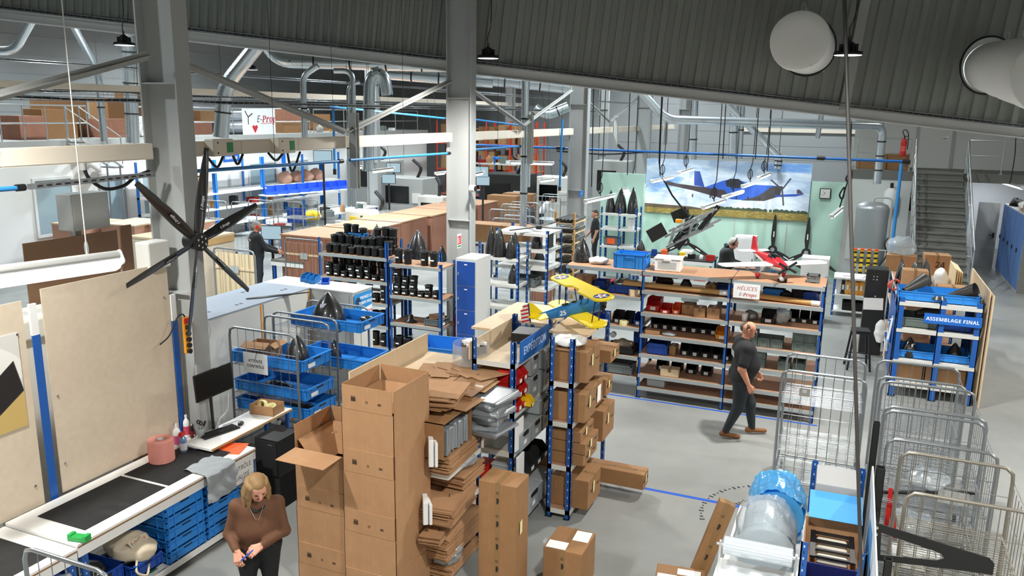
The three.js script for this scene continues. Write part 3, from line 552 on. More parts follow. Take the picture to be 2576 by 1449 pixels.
// things on the bench
{
  const r = thing('paper_roll', 'pink paper towel roll standing on the black mat', 'paper roll', [-6.622, 0.908, -6.018]);
  part(r, 'roll', [lathe([[0.03, 0], [0.13, 0], [0.133, 0.01], [0.133, 0.24], [0.13, 0.25], [0.03, 0.25], [0.03, 0]], 32)], M.pink);
  part(r, 'core', lathe([[0.032, 0.2], [0.036, 0.255], [0.026, 0.255], [0.026, 0.2]], 20), M.white);
  part(r, 'loose_sheet', extr([[0, 0], [0.22, 0], [0.1, 0.2], [0, 0.24]], 0.002).rotateY(PI * 0.78).translate(-0.06, 0, 0.12), mat(0xc96a55, 0.9));
  const bottle = (name, label, pos, rad, h, m, m2, o = {}) => {
    const t = thing(name, label, 'bottle', pos, 0, 'cleaning bottles on the bench'); part(t, 'body', lathe([[0.001, 0], [rad, 0], [rad, h * 0.62], [rad * 0.85, h * 0.72], [rad * 0.32, h * 0.84], [rad * 0.3, h * 0.9], [0.001, h * 0.9]], 20), m);
    part(t, 'label', lathe([[rad + 0.001, h * 0.12], [rad + 0.001, h * 0.5]], 20), m2);
    if (o.spray) part(t, 'spray_head', [bx(0.035, 0.04, 0.06, 0, h * 0.97, 0.01), bx(0.012, 0.05, 0.02, 0, h * 0.93, 0.045, 0, 0.5), cy(0.014, 0.014, 0.03, 0, h * 0.91, 0)], M.red); else part(t, 'cap', cy(rad * 0.42, rad * 0.4, h * 0.1, 0, h * 0.94, 0), o.cap || M.white);
  };
  bottle('bottle', 'white bottle with pink label behind the pink roll', [-6.766, 0.905, -6.382], 0.042, 0.27, M.whiteGloss, mat(0xe06aa0, 0.5));
  bottle('bottle', 'white bottle with red label farther back near the column', [-6.874, 0.905, -6.634], 0.036, 0.27, M.whiteGloss, mat(0xd04a62, 0.5));
  bottle('spray_bottle', 'clear spray bottle with red trigger before the keyboard', [-6.587, 0.905, -6.296], 0.038, 0.22, new THREE.MeshPhysicalMaterial({ color: 0x9cc6e8, roughness: 0.15, transmission: 0.6, thickness: 0 }), mat(0xd8dfe8, 0.5), { spray: 1 });
  bottle('spray_can', 'dark spray can with black cap among the bottles', [-6.993, 0.905, -6.657], 0.036, 0.24, M.black, mat(0x6b5f33, 0.5), { cap: M.black });
  bottle('bottle', 'small dark red bottle with white nozzle beside the cups', [-6.794, 0.905, -6.633], 0.018, 0.17, mat(0x331418, 0.4), M.redDark);
  const cup = (label, pos, items) => { const t = thing('plastic_cup', label, 'cup', pos, 0, 'clear tool cups'); part(t, 'cup_wall', lathe([[0.001, 0], [0.035, 0], [0.046, 0.105], [0.044, 0.105], [0.033, 0.004], [0.001, 0.004]], 20), M.clearPlastic); if (items) { const s = thing('scissors', 'black scissors and cutters standing in the clear cup', 'scissors', [pos[0], pos[1], pos[2]]); part(s, 'blades', [bar([0, 0.01, 0], [0.02, 0.15, 0.02], 0.006), bar([0.01, 0.01, 0], [-0.02, 0.15, 0], 0.006), bar([-0.01, 0.01, 0.01], [0.03, 0.13, -0.02], 0.007)], M.alu); part(s, 'grip', [new THREE.TorusGeometry(0.022, 0.007, 6, 14).translate(0.03, 0.18, 0.02), new THREE.TorusGeometry(0.022, 0.007, 6, 14).translate(-0.025, 0.175, 0), bar([0.03, 0.13, -0.02], [0.05, 0.19, -0.03], 0.012)], M.black); } };
  cup('clear plastic cup holding black scissors beside the keyboard', [-6.599, 0.972, -6.573], true); cup('empty clear plastic cup at the foot of the white cable', [-6.639, 0.972, -6.843], false);
}
{ // narrow desk with keyboard, continuing past the column
  const t = thing('desk', 'narrow white desk with keyboard beside the column', 'desk', [0, 0, 0]);
  part(t, 'desk_top', bl(-6.66, -6.24, 0.945, 0.97, -6.35, -7.75), M.white); part(t, 'edge_band', bl(-6.24, -6.235, 0.945, 0.97, -6.35, -7.75), M.wood);
  for (const x of [-6.64, -6.3]) part(t, 'leg', bl(x, x + 0.04, 0, 0.945, -7.72, -7.68), M.blue); for (const x of [-6.62, -6.32]) part(t, 'spacer', bl(x, x + 0.03, 0.901, 0.945, -6.45, -6.42), M.white);
  const k = thing('keyboard', 'black keyboard lying on the narrow white desk', 'keyboard', [-6.507, 0.97, -6.764], 1.32), rows = [];
  part(k, 'body', rb(0.46, 0.02, 0.16, 0.008, 0, 0.01, 0), M.black);
  for (let r = 0; r < 5; r++) for (let c = 0; c < 16; c++) rows.push(bx(0.02, 0.008, 0.02, -0.2 + c * 0.0265, 0.024, -0.055 + r * 0.027));
  part(k, 'keys', rows, M.blackMatte);
  const ms = thing('mouse', 'black computer mouse at the end of the desk', 'mouse', [-6.447, 0.972, -7.055], 0.4); part(ms, 'shell', sp(0.05, 0, 0.015, 0, 0.65, 0.45, 1.15), M.black); part(ms, 'cable', tube([[0, 0.01, -0.05], [-0.06, 0.01, -0.1], [-0.14, 0.006, -0.02], [-0.2, 0.006, 0.05]], 0.003, 5), M.cable);
  const m = thing('monitor', 'black computer monitor on an arm at the propeller column', 'monitor', [-6.5, 1.6, -6.72], PI / 2 - 0.12); m.rotation.z = 0.06;
  part(m, 'bezel', rb(0.52, 0.32, 0.03, 0.006), M.black); part(m, 'screen', bl(-0.252, 0.252, -0.14, 0.152, 0.0151, 0.0165), M.screen); part(m, 'arm', [bl(-0.03, 0.03, -0.03, 0.03, -0.08, -0.015), bar([0, 0, -0.08], [0, -0.6, -0.1], 0.018, 8)], M.blackSteel);
  const pc = thing('computer_tower', 'black computer tower hanging beside the narrow desk', 'computer', [-6.04, 0.42, -7.2]); part(pc, 'case', rb(0.34, 0.46, 0.4, 0.01, 0, 0.23, 0), M.black); part(pc, 'front_panel', rb(0.3, 0.42, 0.015, 0.005, 0, 0.23, 0.204), M.blackMatte); part(pc, 'badge', bx(0.06, 0.012, 0.002, 0.07, 0.4, 0.213), M.alu);
  const stand = solid('tower_stand', 'dark stand carrying the black computer tower', 'stand', [bl(-6.2, -5.88, 0, 0.42, -7.38, -7.02)], M.blackMatte);
  const cb = thing('small_carton', 'small open carton with masking tape rolls on the desk end', 'box', [-6.44, 0.97, -7.52], 0.1); part(cb, 'body', [bl(-0.17, 0.17, 0, 0.006, -0.12, 0.12), bl(-0.17, 0.17, 0, 0.12, 0.115, 0.12), bl(-0.17, 0.17, 0, 0.12, -0.12, -0.115), bl(-0.17, -0.165, 0, 0.12, -0.12, 0.12), bl(0.165, 0.17, 0, 0.12, -0.12, 0.12)], M.card);
  for (const [x, z, rx] of [[-0.07, 0, 1.2], [0.08, 0.02, 0.3]]) { const tr = thing('tape_roll', 'cream masking tape roll in the small carton, ' + (x < 0 ? 'upright left one' : 'right one'), 'tape', [-6.44 + x, 1.05, -7.52 + z], 0, 'masking tape rolls in the small carton'); tr.rotation.x = rx; part(tr, 'tape', lathe([[0.042, -0.025], [0.065, -0.025], [0.065, 0.025], [0.042, 0.025], [0.042, -0.025]], 24), M.tapeYellow); }
  const oc = solid('orange_folder', 'bright orange sheet lying on the bench corner', 'folder', bx(0.36, 0.004, 0.3, 0, 0.002, 0), M.orange, [-6.207, 0.902, -6.575], 0.35);
  const cl = (() => { const g = new THREE.PlaneGeometry(0.42, 0.62, 24, 30); const p = g.attributes.position; for (let i = 0; i < p.count; i++) { const u = p.getX(i), v = p.getY(i) + 0.31; const wob = 0.012 * Math.sin(u * 22 + v * 9) + 0.01 * Math.sin(v * 31 + u * 13); if (v < 0.3) p.setXYZ(i, -5.92 - (0.3 - v) + wob * 0.3, 0.912 + Math.abs(wob), -6.12 + u); else p.setXYZ(i, -5.925 + 0.02 + Math.abs(wob) * 1.5, 0.912 - (v - 0.3), -6.12 + u + wob); } g.computeVertexNormals(); return g; })();
  const cm = M.cloth.clone(); cm.side = THREE.DoubleSide; solid('cleaning_cloth', 'grey cleaning cloth hanging over the bench front', 'cloth', cl, cm);
  solid('folded_cloth', 'small folded blue-grey cloth near the spray bottle', 'cloth', heapGeo(0.18, 0.06, 0.12, 0.008, 40, 3), mat(0x8b9aa2, 0.95), [-6.535, 0.905, -6.415]);
  const sg = thing('paper_sign', 'white paper sign reading CONTRÔLE QUALITÉ on the bench front', 'sign', [-5.942, 0.72, -6.45], PI / 2 ); part(sg, 'sheet', bx(0.42, 0.27, 0.003), M.paper); part(sg, 'print', plate(0.42, 0.27, 0, 0, 0.0025), print(0.42, 0.27, (g, w, h) => { g.fillStyle = '#f2f2ef'; g.fillRect(0, 0, w, h); g.fillStyle = '#222'; g.textAlign = 'center'; g.font = '54px sans-serif'; g.fillText('CONTRÔLE', w / 2, h * 0.42); g.fillText('QUALITÉ', w / 2, h * 0.82); }, 320));
  const gb = thing('green_block', 'green plastic notched block on the bench edge', 'block', [-5.998, 0.905, -4.481], 0.2); part(gb, 'body', extr([[-0.09, 0], [0.09, 0], [0.09, 0.05], [0.06, 0.05], [0.06, 0.035], [-0.06, 0.035], [-0.06, 0.05], [-0.09, 0.05]], 0.07, 0.003).translate(0, 0.004, -0.035), M.green);
}
// crates, bags and tubs below the bench
{
  for (let c = 0; c < 2; c++) for (let k = 0; k < 5; k++) crate((c ? 'blue crate in the right stack under the control bench, ' : 'blue crate in the left stack under the control bench, ') + ['bottom one', 'second from below', 'middle one', 'fourth from below', 'topmost one'][k], [-6.3, 0.131 + k * 0.127, -5.68 - c * 0.53], 0.62, 0.127, 0.5, M.crate, 0, 'blue crates stacked under the bench', false);
  crate('dark blue crate with black bags left of the tote bag', [-6.25, 0.25, -4.72], 0.5, 0.2, 0.34, M.crateDark, 0.05, undefined, false);
  solid('black_bag', 'glossy black plastic bag lying in the dark blue crate', 'bag', heapGeo(0.42, 0.2, 0.28, 0.012, 26, 5), M.carbon, [-6.25, 0.3, -4.72]);
  solid('green_tray', 'green plastic tray under the dark blue crate', 'tray', bl(-6.6, -6.05, 0.131, 0.249, -4.55, -5.3), mat(0x156b34, 0.5));
  crate('blue crate holding the folded tote bags under the bench', [-6.14, 0.25, -5.12], 0.42, 0.14, 0.36, M.crateDark, 0, undefined, false);
  const tb = thing('tote_bag', 'heap of beige canvas tote bags with word mark', 'bag', [-6.16, 0.36, -5.12]); part(tb, 'fabric', heapGeo(0.5, 0.24, 0.4, 0.016, 22, 8, 30), M.tote); part(tb, 'strap', tube([[0.2, 0.06, 0.1], [0.26, -0.02, 0.16], [0.27, -0.1, 0.06], [0.22, -0.03, -0.02]], 0.012, 6), M.tote);
  part(tb, 'print', plate(0.22, 0.07, 0, 0, 0, PI / 2, 0).rotateZ(0.9).translate(0.13, 0.2, 0), print(0.22, 0.07, (g, w, h) => { g.fillStyle = '#cdbfa6'; g.fillRect(0, 0, w, h); logo(g, 20, h / 2, 52); }));
  solid('clear_bag', 'clear crumpled plastic bag hanging below the bench corner', 'bag', heapGeo(0.3, 0.42, 0.24, 0.02, 20, 12), M.film, [-6.0, 0.28, -4.3]);
}
// propeller on the column with six blades
{
  const hub = [-6.5, 3.234, -6.625], t = thing('propeller', 'six-blade black propeller mounted on the front column', 'propeller', hub), R = 1.02;
  part(t, 'hub', [cy(0.1, 0.1, 0.05, 0.03, 0, 0, 28, 0, PI / 2), cy(0.085, 0.085, 0.16, -0.06, 0, 0, 24, 0, PI / 2)], M.black);
  for (let k = 0; k < 6; k++) { const a = k * PI / 3 + 0.5; part(t, 'bolt', cy(0.012, 0.012, 0.014, 0.062, Math.sin(a) * 0.06, Math.cos(a) * 0.06, 8, 0, PI / 2), M.chrome); } part(t, 'bolt', cy(0.012, 0.012, 0.014, 0.062, 0, 0, 8, 0, PI / 2), M.chrome);
  const blade = (() => { // local: along +y, chord along z, thickness x
    const N = 22, K = 12, pos = [], idx = [], uv = [];
    for (let i = 0; i <= N; i++) { const u = i / N, y = 0.08 + u * (R - 0.08), c = 0.078 * (0.42 + 0.95 * Math.sin(PI * Math.min(1, 0.18 + u * 0.72)) * (1 - 0.35 * u)), th = 0.034 * (1 - 0.82 * u) + 0.004, tw = 0.75 - 0.52 * u;
      for (let k = 0; k < K; k++) { const a = k / K * 2 * PI, zx = Math.cos(a) * c * 0.62 - 0.01 * u, xx = Math.sin(a) * th * 0.5; pos.push(xx * Math.cos(tw) - zx * Math.sin(tw), y, xx * Math.sin(tw) + zx * Math.cos(tw)); uv.push(k / K, u); } }
    for (let i = 0; i < N; i++) for (let k = 0; k < K; k++) { const a = i * K + k, b = i * K + (k + 1) % K; idx.push(a, b, a + K, b, b + K, a + K); }
    const top = pos.length / 3; pos.push(0, R + 0.004, 0); uv.push(0, 1); for (let k = 0; k < K; k++) idx.push(N * K + k, N * K + (k + 1) % K, top);
    const g = new THREE.BufferGeometry(); g.setAttribute('position', new THREE.Float32BufferAttribute(pos, 3)); g.setAttribute('uv', new THREE.Float32BufferAttribute(uv, 2)); g.setIndex(idx); g.computeVertexNormals(); return g; })();
  const word = new THREE.MeshStandardMaterial({ map: canvasTex(256, 80, (g, w, h) => { g.fillStyle = '#1b1a19'; g.fillRect(0, 0, w, h); logo(g, 14, h / 2, 62, '#e8e8e8', '#e8e8e8'); }), roughness: 0.35 }); word.name = 'blade_word_mark';
  for (let k = 0; k < 6; k++) { const a = -0.21 + k * PI / 3; const b = part(t, 'blade', blade, M.carbon); b.rotation.x = a; const p = part(b, 'word_mark', plate(0.17, 0.052).rotateZ(PI / 2).rotateY(PI / 2 - 0.52).translate(0.026, 0.42, 0.004), word); }
}
// power strip, cable boxes and cables on the propeller column
{
  const s = thing('power_strip', 'yellow power strip with black plugs on the front column', 'power strip', [-6.692, 2.183, -6.542]); part(s, 'body', rb(0.035, 0.42, 0.085, 0.012, 0.02), M.amber); part(s, 'switch', rb(0.02, 0.06, 0.06, 0.006, 0.042, 0.165, 0.01), M.red);
  for (let k = 0; k < 5; k++) part(s, 'plug', cy(0.028, 0.024, 0.04, 0.05, 0.09 - k * 0.068, 0.004, 14, 0, PI / 2), M.black);
  part(s, 'cord', tube([[0.02, 0.2, 0], [0.03, 0.25, 0.05], [0.02, 0.22, 0.12], [0, 0.05, 0.22], [0, -0.02, 0.36]], 0.008, 6), M.cable);
  const cd = thing('column_cable', 'black cable running up the front column', 'cable', [0, 0, 0]); part(cd, 'cable', [tube([[-6.93, 5.779, -6.897], [-6.93, 5.163, -6.874], [-6.93, 4.53, -6.857], [-6.93, 3.746, -6.85]], 0.012, 6)], M.cable);
  const w2 = thing('white_cable', 'loose white cables hanging beside the front column', 'cable', [0, 0, 0]); part(w2, 'cable', [tube([[-6.9, 2.283, -7.047], [-6.9, 2.065, -7.143], [-6.9, 1.84, -7.058], [-6.9, 1.606, -7.011]], 0.008, 6), tube([[-6.6, 1.342, -7.043], [-6.6, 1.152, -7.013], [-6.6, 1.076, -6.875], [-6.6, 0.979, -6.802]], 0.008, 6)], M.white);
  const gb = thing('switch_box', 'light grey switch cabinet on the wall side left of the front column', 'cabinet', [-8.2, 3.47, -6.63]); part(gb, 'body', rb(0.24, 0.42, 0.5, 0.01), M.greySteel); part(gb, 'door', rb(0.01, 0.4, 0.46, 0.004, 0.125), M.greySteel); part(gb, 'mounting_post', bl(-0.2, -0.12, 1.701 - 3.47, -0.1, -0.04, 0.04), M.greySteel); part(gb, 'lock', cy(0.012, 0.012, 0.02, 0.13, 0, -0.2, 8, 0, PI / 2), M.alu);
  const jb = thing('cable_box', 'white cable box with open wire duct behind the propeller', 'box', [-7, 3.077, -6.472]); part(jb, 'body', rb(0.2, 0.3, 0.3, 0.02), M.offwhite);
  const st = thing('strut_rail', 'slotted galvanised strut rail left of the front column', 'rail', [0, 0, 0]); const A = vec([-6.9, 3.931, -5.038]), Bv = vec([-6.9, 3.955, -6.483]); part(st, 'channel', beam(A, Bv, 0.04, 0.05), M.galv); const slots = []; for (let k = 1; k < 15; k++) { const p = A.clone().lerp(Bv, k / 15); slots.push(bx(0.004, 0.014, 0.055, p.x + 0.021, p.y, p.z)); } part(st, 'slots', slots, M.black);
  const bp = thing('air_pipe', 'blue compressed air pipe at the left edge below the trunking', 'pipe', [0, 0, 0]); part(bp, 'pipe', bar([-6.88, 3.933, -4.343], [-6.88, 3.93, -4.92], 0.022, 10), M.bluePipe); part(bp, 'coupling', bar([-6.88, 3.932, -4.901], [-6.88, 3.932, -4.984], 0.032, 10), M.black);
  const hose = thing('drop_cable', 'thick black cable looping from the trunking to the strut rail', 'cable', [0, 0, 0]); part(hose, 'cable', tube([[-6.95, 4.074, -5.668], [-6.95, 3.954, -5.722], [-6.95, 3.843, -5.895], [-6.95, 3.854, -6.115], [-6.95, 3.937, -6.276], [-6.95, 3.988, -6.464]], 0.018, 7), M.cable); part(hose, 'gland', bar([-6.95, 4.113, -5.664], [-6.95, 4.043, -5.665], 0.03, 8), M.greySteel);
}
// cage trolley at the lower left corner
rollCage('galvanised roll cage cut off by the lower left corner', -5.16, -4.34, -3.42, -2.7, 1.6, { nv: 6, only: [1, -1] });

// ---------------------------------------------------------------- cabinets and trolleys behind the control desk
{
  const cab = (label, x0, x1, z0, z1, h, topM) => {
    const t = thing('white_cabinet', label, 'cabinet', [0, 0, 0], 0, 'white cabinets behind the trolleys');
    part(t, 'body', bl(x0, x1, 0, h - 0.022, z0, z1), M.cabinet); part(t, 'top_panel', bl(x0 - 0.01, x1 + 0.012, h - 0.02, h, z0 + 0.005, z1 - 0.005), topM);
    part(t, 'door', bl(x1, x1 + 0.018, 0.06, h - 0.04, z0 - 0.01, z1 + 0.01), M.cabinet); part(t, 'edge_strip', bl(x1 + 0.018, x1 + 0.024, 0.02, h - 0.03, z1 + 0.03, z1 + 0.06), M.amber); return t;
  };
  const c1 = cab('white cabinet with grey-blue top nearest to the front column', -9.0, -8.06, -7.2, -9.42, 1.8, M.cabinetTop), c2 = cab('white cabinet with grey-blue top and a dark blade on it', -9.0, -8.06, -9.43, -10.58, 1.8, M.cabinetTop);
  for (const [z, x] of [[-8.5, -8.3], [-8.9, -8.8], [-9.1, -8.25], [-9.8, -8.75], [-10.2, -8.3]]) for (const k of [0, 0.09]) part(z < -9.42 ? c2 : c1, 'slot', bl(x - 0.05 , x + 0.0, 1.8, 1.802, z - k, z - k - 0.045), M.black);
  const c3 = thing('white_cabinet', 'white-topped cabinet with the quality poster on its side', 'cabinet', [0, 0, 0], 0, 'white cabinets behind the trolleys');
  part(c3, 'body', bl(-9.0, -7.23, 0, 1.78, -10.6, -11.16), M.cabinet); part(c3, 'top_panel', bl(-9.01, -7.22, 1.78, 1.8, -10.59, -11.17), M.whiteGloss); part(c3, 'door', bl(-8.1, -7.3, 0.08, 1.74, -10.585, -10.6), M.cabinet);
  const ps = thing('quality_poster', 'blue and white quality poster on the cabinet side', 'poster', [-7.222, 1.5, -10.88], PI / 2);
  part(ps, 'sheet', plate(0.52, 0.5, 0, 0, 0.004), print(0.52, 0.5, (g, w, h) => { g.fillStyle = '#eef4f8'; g.fillRect(0, 0, w, h); g.fillStyle = '#2f8fd0'; g.beginPath(); g.moveTo(0, 0); g.lineTo(w, 0); g.lineTo(w, h * 0.5); g.lineTo(0, h * 0.62); g.fill(); g.fillStyle = '#1a3d66'; g.beginPath(); g.arc(w * 0.22, h * 0.3, w * 0.16, 0, 7); g.fill(); g.fillStyle = '#fff'; g.textAlign = 'center'; g.font = 'bold 34px sans-serif'; g.fillText('PRENEZ LE', w * 0.66, h * 0.22); g.fillText('TEMPS POUR', w * 0.66, h * 0.4); g.fillStyle = '#c8202a'; g.font = 'bold 58px sans-serif'; g.fillText('LA QUALITÉ', w * 0.5, h * 0.82); }));
  solid('spare_propeller', 'dark curved propeller blade lying on the grey-blue cabinet top', 'propeller blade', [extr([[0, 0], [0.5, 0.03], [0.95, 0.0], [1.0, -0.03], [0.6, -0.06], [0.2, -0.07], [0, -0.05]], 0.012).rotateX(-PI / 2)], M.carbon, [-8.414, 1.802, -9.476], 0.95);
  for (let k = 0; k < 3; k++) bin(['turquoise bin on the white cabinet, left of three', 'turquoise bin on the white cabinet, middle of three', 'turquoise bin on the white cabinet, right of three'][k], [-8.45 + k * 0.12, 1.8, -11.02 + k * 0.04], 0.1, 0.12, 0.24, mat(0x1b6fb0, 0.45), 0.2, 'small bins on the white cabinet', false);
  bin('single bright blue bin on the white cabinet', [-8.0, 1.8, -10.95], 0.13, 0.09, 0.16, M.bin, 0.5, 'small bins on the white cabinet', false);
}
{
  rollCage('grey roll cage with blue trays and the waiting sign', -7.52, -6.42, -8.12, -8.82, 1.8, { nv: 8, nh: 4, shelves: [0.62, 0.88, 1.28], m: M.galv, group: 'tall trolleys before the white cabinets' });
  rollCage('grey roll cage with the big cone tray before the quality poster', -7.55, -6.45, -9.05, -9.85, 1.8, { nv: 8, nh: 4, shelves: [0.55, 1.05, 1.6], m: M.galv, group: 'tall trolleys before the white cabinets' });
  const tray = (label, x, y, z, turn = 0) => crate(label, [x, y, z], 1.18, 0.15, 0.62, M.crate, turn, 'long blue trays on the trolleys');
  tray('long blue tray with carton and red-clamped cone, upper on the first trolley', -6.98, 1.292, -8.5); tray('long blue tray with black part under the waiting sign', -6.95, 0.895, -8.5); tray('lowest long blue tray on the first trolley', -6.93, 0.632, -8.5, 0.02); tray('long blue tray with the big black cone on the rear trolley', -6.72, 1.615, -9.45);
  tray('long blue tray behind the first trolley with a small cone', -6.65, 1.065, -9.45);
  cone('big black cone in the blue tray near the quality poster', [-6.85, 1.63, -9.42], 0.25, 0.46, 'cones on the trolleys', true); cone('black cone with red clamps in the upper blue tray', [-6.68, 1.306, -8.46], 0.17, 0.4, 'cones on the trolleys'); cone('small black cone in the rear blue tray behind the waiting sign', [-6.75, 1.08, -9.4], 0.1, 0.3, 'cones on the trolleys');
  for (const [x, z, ry] of [[-6.53, -8.36, 0.6], [-6.84, -8.36, 2.2], [-6.52, -8.58, -0.6]]) solid('red_clamp', 'small red clamp at the foot of the black cone, ' + (ry > 1 ? 'left' : ry > 0 ? 'front' : 'right'), 'clamp', rb(0.08, 0.05, 0.05, 0.015, 0, 0.025, 0), M.red, [x, 1.307, z], ry, 'red clamps around the cone');
  const oc = thing('small_carton', 'small open carton with papers in the upper blue tray', 'box', [-7.28, 1.307, -8.5], 0.15); part(oc, 'body', [bl(-0.19, 0.19, 0, 0.005, -0.16, 0.16), bl(-0.19, 0.19, 0, 0.2, 0.155, 0.16), bl(-0.19, 0.19, 0, 0.2, -0.16, -0.155), bl(-0.19, -0.185, 0, 0.2, -0.16, 0.16), bl(0.185, 0.19, 0, 0.2, -0.16, 0.16)], M.card); part(oc, 'flap', [bx(0.38, 0.005, 0.14, 0, 0.22, 0.22, 0, 0.4), bx(0.1, 0.005, 0.32, 0.23, 0.2, 0, 0, 0, -0.5)], M.card);
  const sheets = [[-7.2, 0.91, -8.44, 0.5, 0.04], [-6.8, 0.648, -8.46, 0.55, 0.03], [-6.5, 1.632, -9.62, 0.3, 0.05]];
  const blk = ['black wrapped blade in the tray under the waiting sign', 'black blade in the lowest blue tray', 'black part beside the big cone'];
  sheets.forEach(([x, y, z, L, h], i) => solid('wrapped_part', blk[i], 'propeller blade', heapGeo(L, h * 2.4, 0.2, 0.006, 30, i), M.carbon, [x + 0.2, y, z], -0.1, 'black parts in the blue trays'));
  const sg = thing('paper_sign', 'white paper sign reading ATTENTE CONTRÔLE on the trolley', 'sign', [-7.08, 1.35, -8.09]); part(sg, 'sheet', bx(0.4, 0.28, 0.003), M.paper); part(sg, 'print', plate(0.4, 0.28, 0, 0, 0.0025), print(0.4, 0.28, (g, w, h) => { g.fillStyle = '#f2f2ef'; g.fillRect(0, 0, w, h); g.fillStyle = '#222'; g.textAlign = 'center'; g.font = 'bold 44px sans-serif'; g.fillText('ATTENTE', w / 2, h * 0.46); g.fillText('CONTRÔLE', w / 2, h * 0.72); }, 320)); part(sg, 'string', bar([0, 0.05, 0.004], [0.03, 0.16, 0.004], 0.003, 4), M.black);
}
// ---------------------------------------------------------------- stacks of open cartons in the middle foreground
function openStack(label, x0, x1, z0, z1, tops, o = {}) {
  // tops: upper edges of the flaps from below upwards; each box stands inside the raised flaps of the one below
  const t = thing('carton_stack', label, 'boxes', [0, 0, 0]), e = 0.005, FH = 0.23;
  let y0 = 0;
  tops.forEach((y1, i) => {
    const last = i === tops.length - 1, f = y1 - FH, off = 0.004 * (tops.length - i) , X0 = x0 - off, X1 = x1 + off, Z0 = z0 + off, Z1 = z1 - off;   // z0 front (larger), z1 back
    const b = part(t, 'carton', [bl(X0, X1, y0, f, Z0 - e, Z0), bl(X0, X1, y0, f, Z1, Z1 + e), bl(X0, X0 + e, y0, f, Z1, Z0), bl(X1 - e, X1, y0, f, Z1, Z0)].concat(last ? [bl(X0 + 0.02, X1 - 0.02, f - 0.25, f - 0.245, Z1 + 0.02, Z0 - 0.02)] : []), M.card);
    const g = 0.014, fo = o.front && last;
    if (!fo) part(b, 'flap', bl(X0 + g, X1 - g, f, y1, Z0 - e, Z0 + 0.002), M.card);
    part(b, 'flap', bl(X1 - e, X1 + 0.003, f, y1 - (last ? 0 : 0.0), Z1 + g, Z0 - g), M.card);
    part(b, 'flap', bl(X0, X0 + e, f, y1, Z1 + g, Z0 - g), M.card); part(b, 'flap', bl(X0 + g, X1 - g, f, y1, Z1, Z1 + e), M.card);
    if (fo) { const fl = part(b, 'flap', bx(X1 - X0 - 2 * g, e, 0.3, (X0 + X1) / 2, f, Z0 + 0.15, 0, 0.02), M.card, 'front flap folded outwards'); }
    if (last) for (const [k, yy] of [[0.06, 0.02], [0.16, -0.06]]) { part(b, 'inner_flap', bx(X1 - X0 - 0.06, 0.005, 0.2, (X0 + X1) / 2, f + yy - 0.02, Z1 + 0.03 + k, 0, 0.9), M.card); part(b, 'inner_flap', bx(0.2, 0.005, Math.abs(Z1 - Z0) - 0.06, X0 + 0.03 + k, f + yy - 0.02, (Z0 + Z1) / 2, 0, 0, -0.9), M.card); }
    // printed bar codes and round mark on the front flap
    const yy = fo ? f - 0.18 : f + FH * 0.45, w = X1 - X0, m = [];
    const bars = (cx, s) => { for (let k = 0; k < 6; k++) m.push(bx(s * (k % 2 ? 0.006 : 0.003), s * 0.04, 0.001, cx + (k - 2.5) * s * 0.0085, yy, Z0 + 0.004)); m.push(bx(s * 0.05, s * 0.003, 0.001, cx, yy + s * 0.028, Z0 + 0.004)); };
    if (!fo) { bars(X0 + w * 0.24, 1); m.push(new THREE.RingGeometry(0.009, 0.013, 12).translate(X0 + w * 0.5, yy - 0.012, Z0 + 0.004)); m.push(bx(0.035, 0.006, 0.001, X0 + w * 0.74, yy - 0.01, Z0 + 0.004), bx(0.035, 0.006, 0.001, X0 + w * 0.74, yy - 0.022, Z0 + 0.004)); part(b, 'printed_marks', m, inkMat).userData.kind = 'stuff'; }
    y0 = f - 0.001;
  });
  return t;
}
openStack('tall stack of four open brown cartons right of the person in brown', -4.15, -3.6, -5.86, -6.52, [0.35, 0.97, 1.58, 2.2]);
openStack('lower stack of open brown cartons with a folded-out flap', -4.74, -4.18, -5.9, -6.5, [0.46, 1.07, 1.68], { front: true });

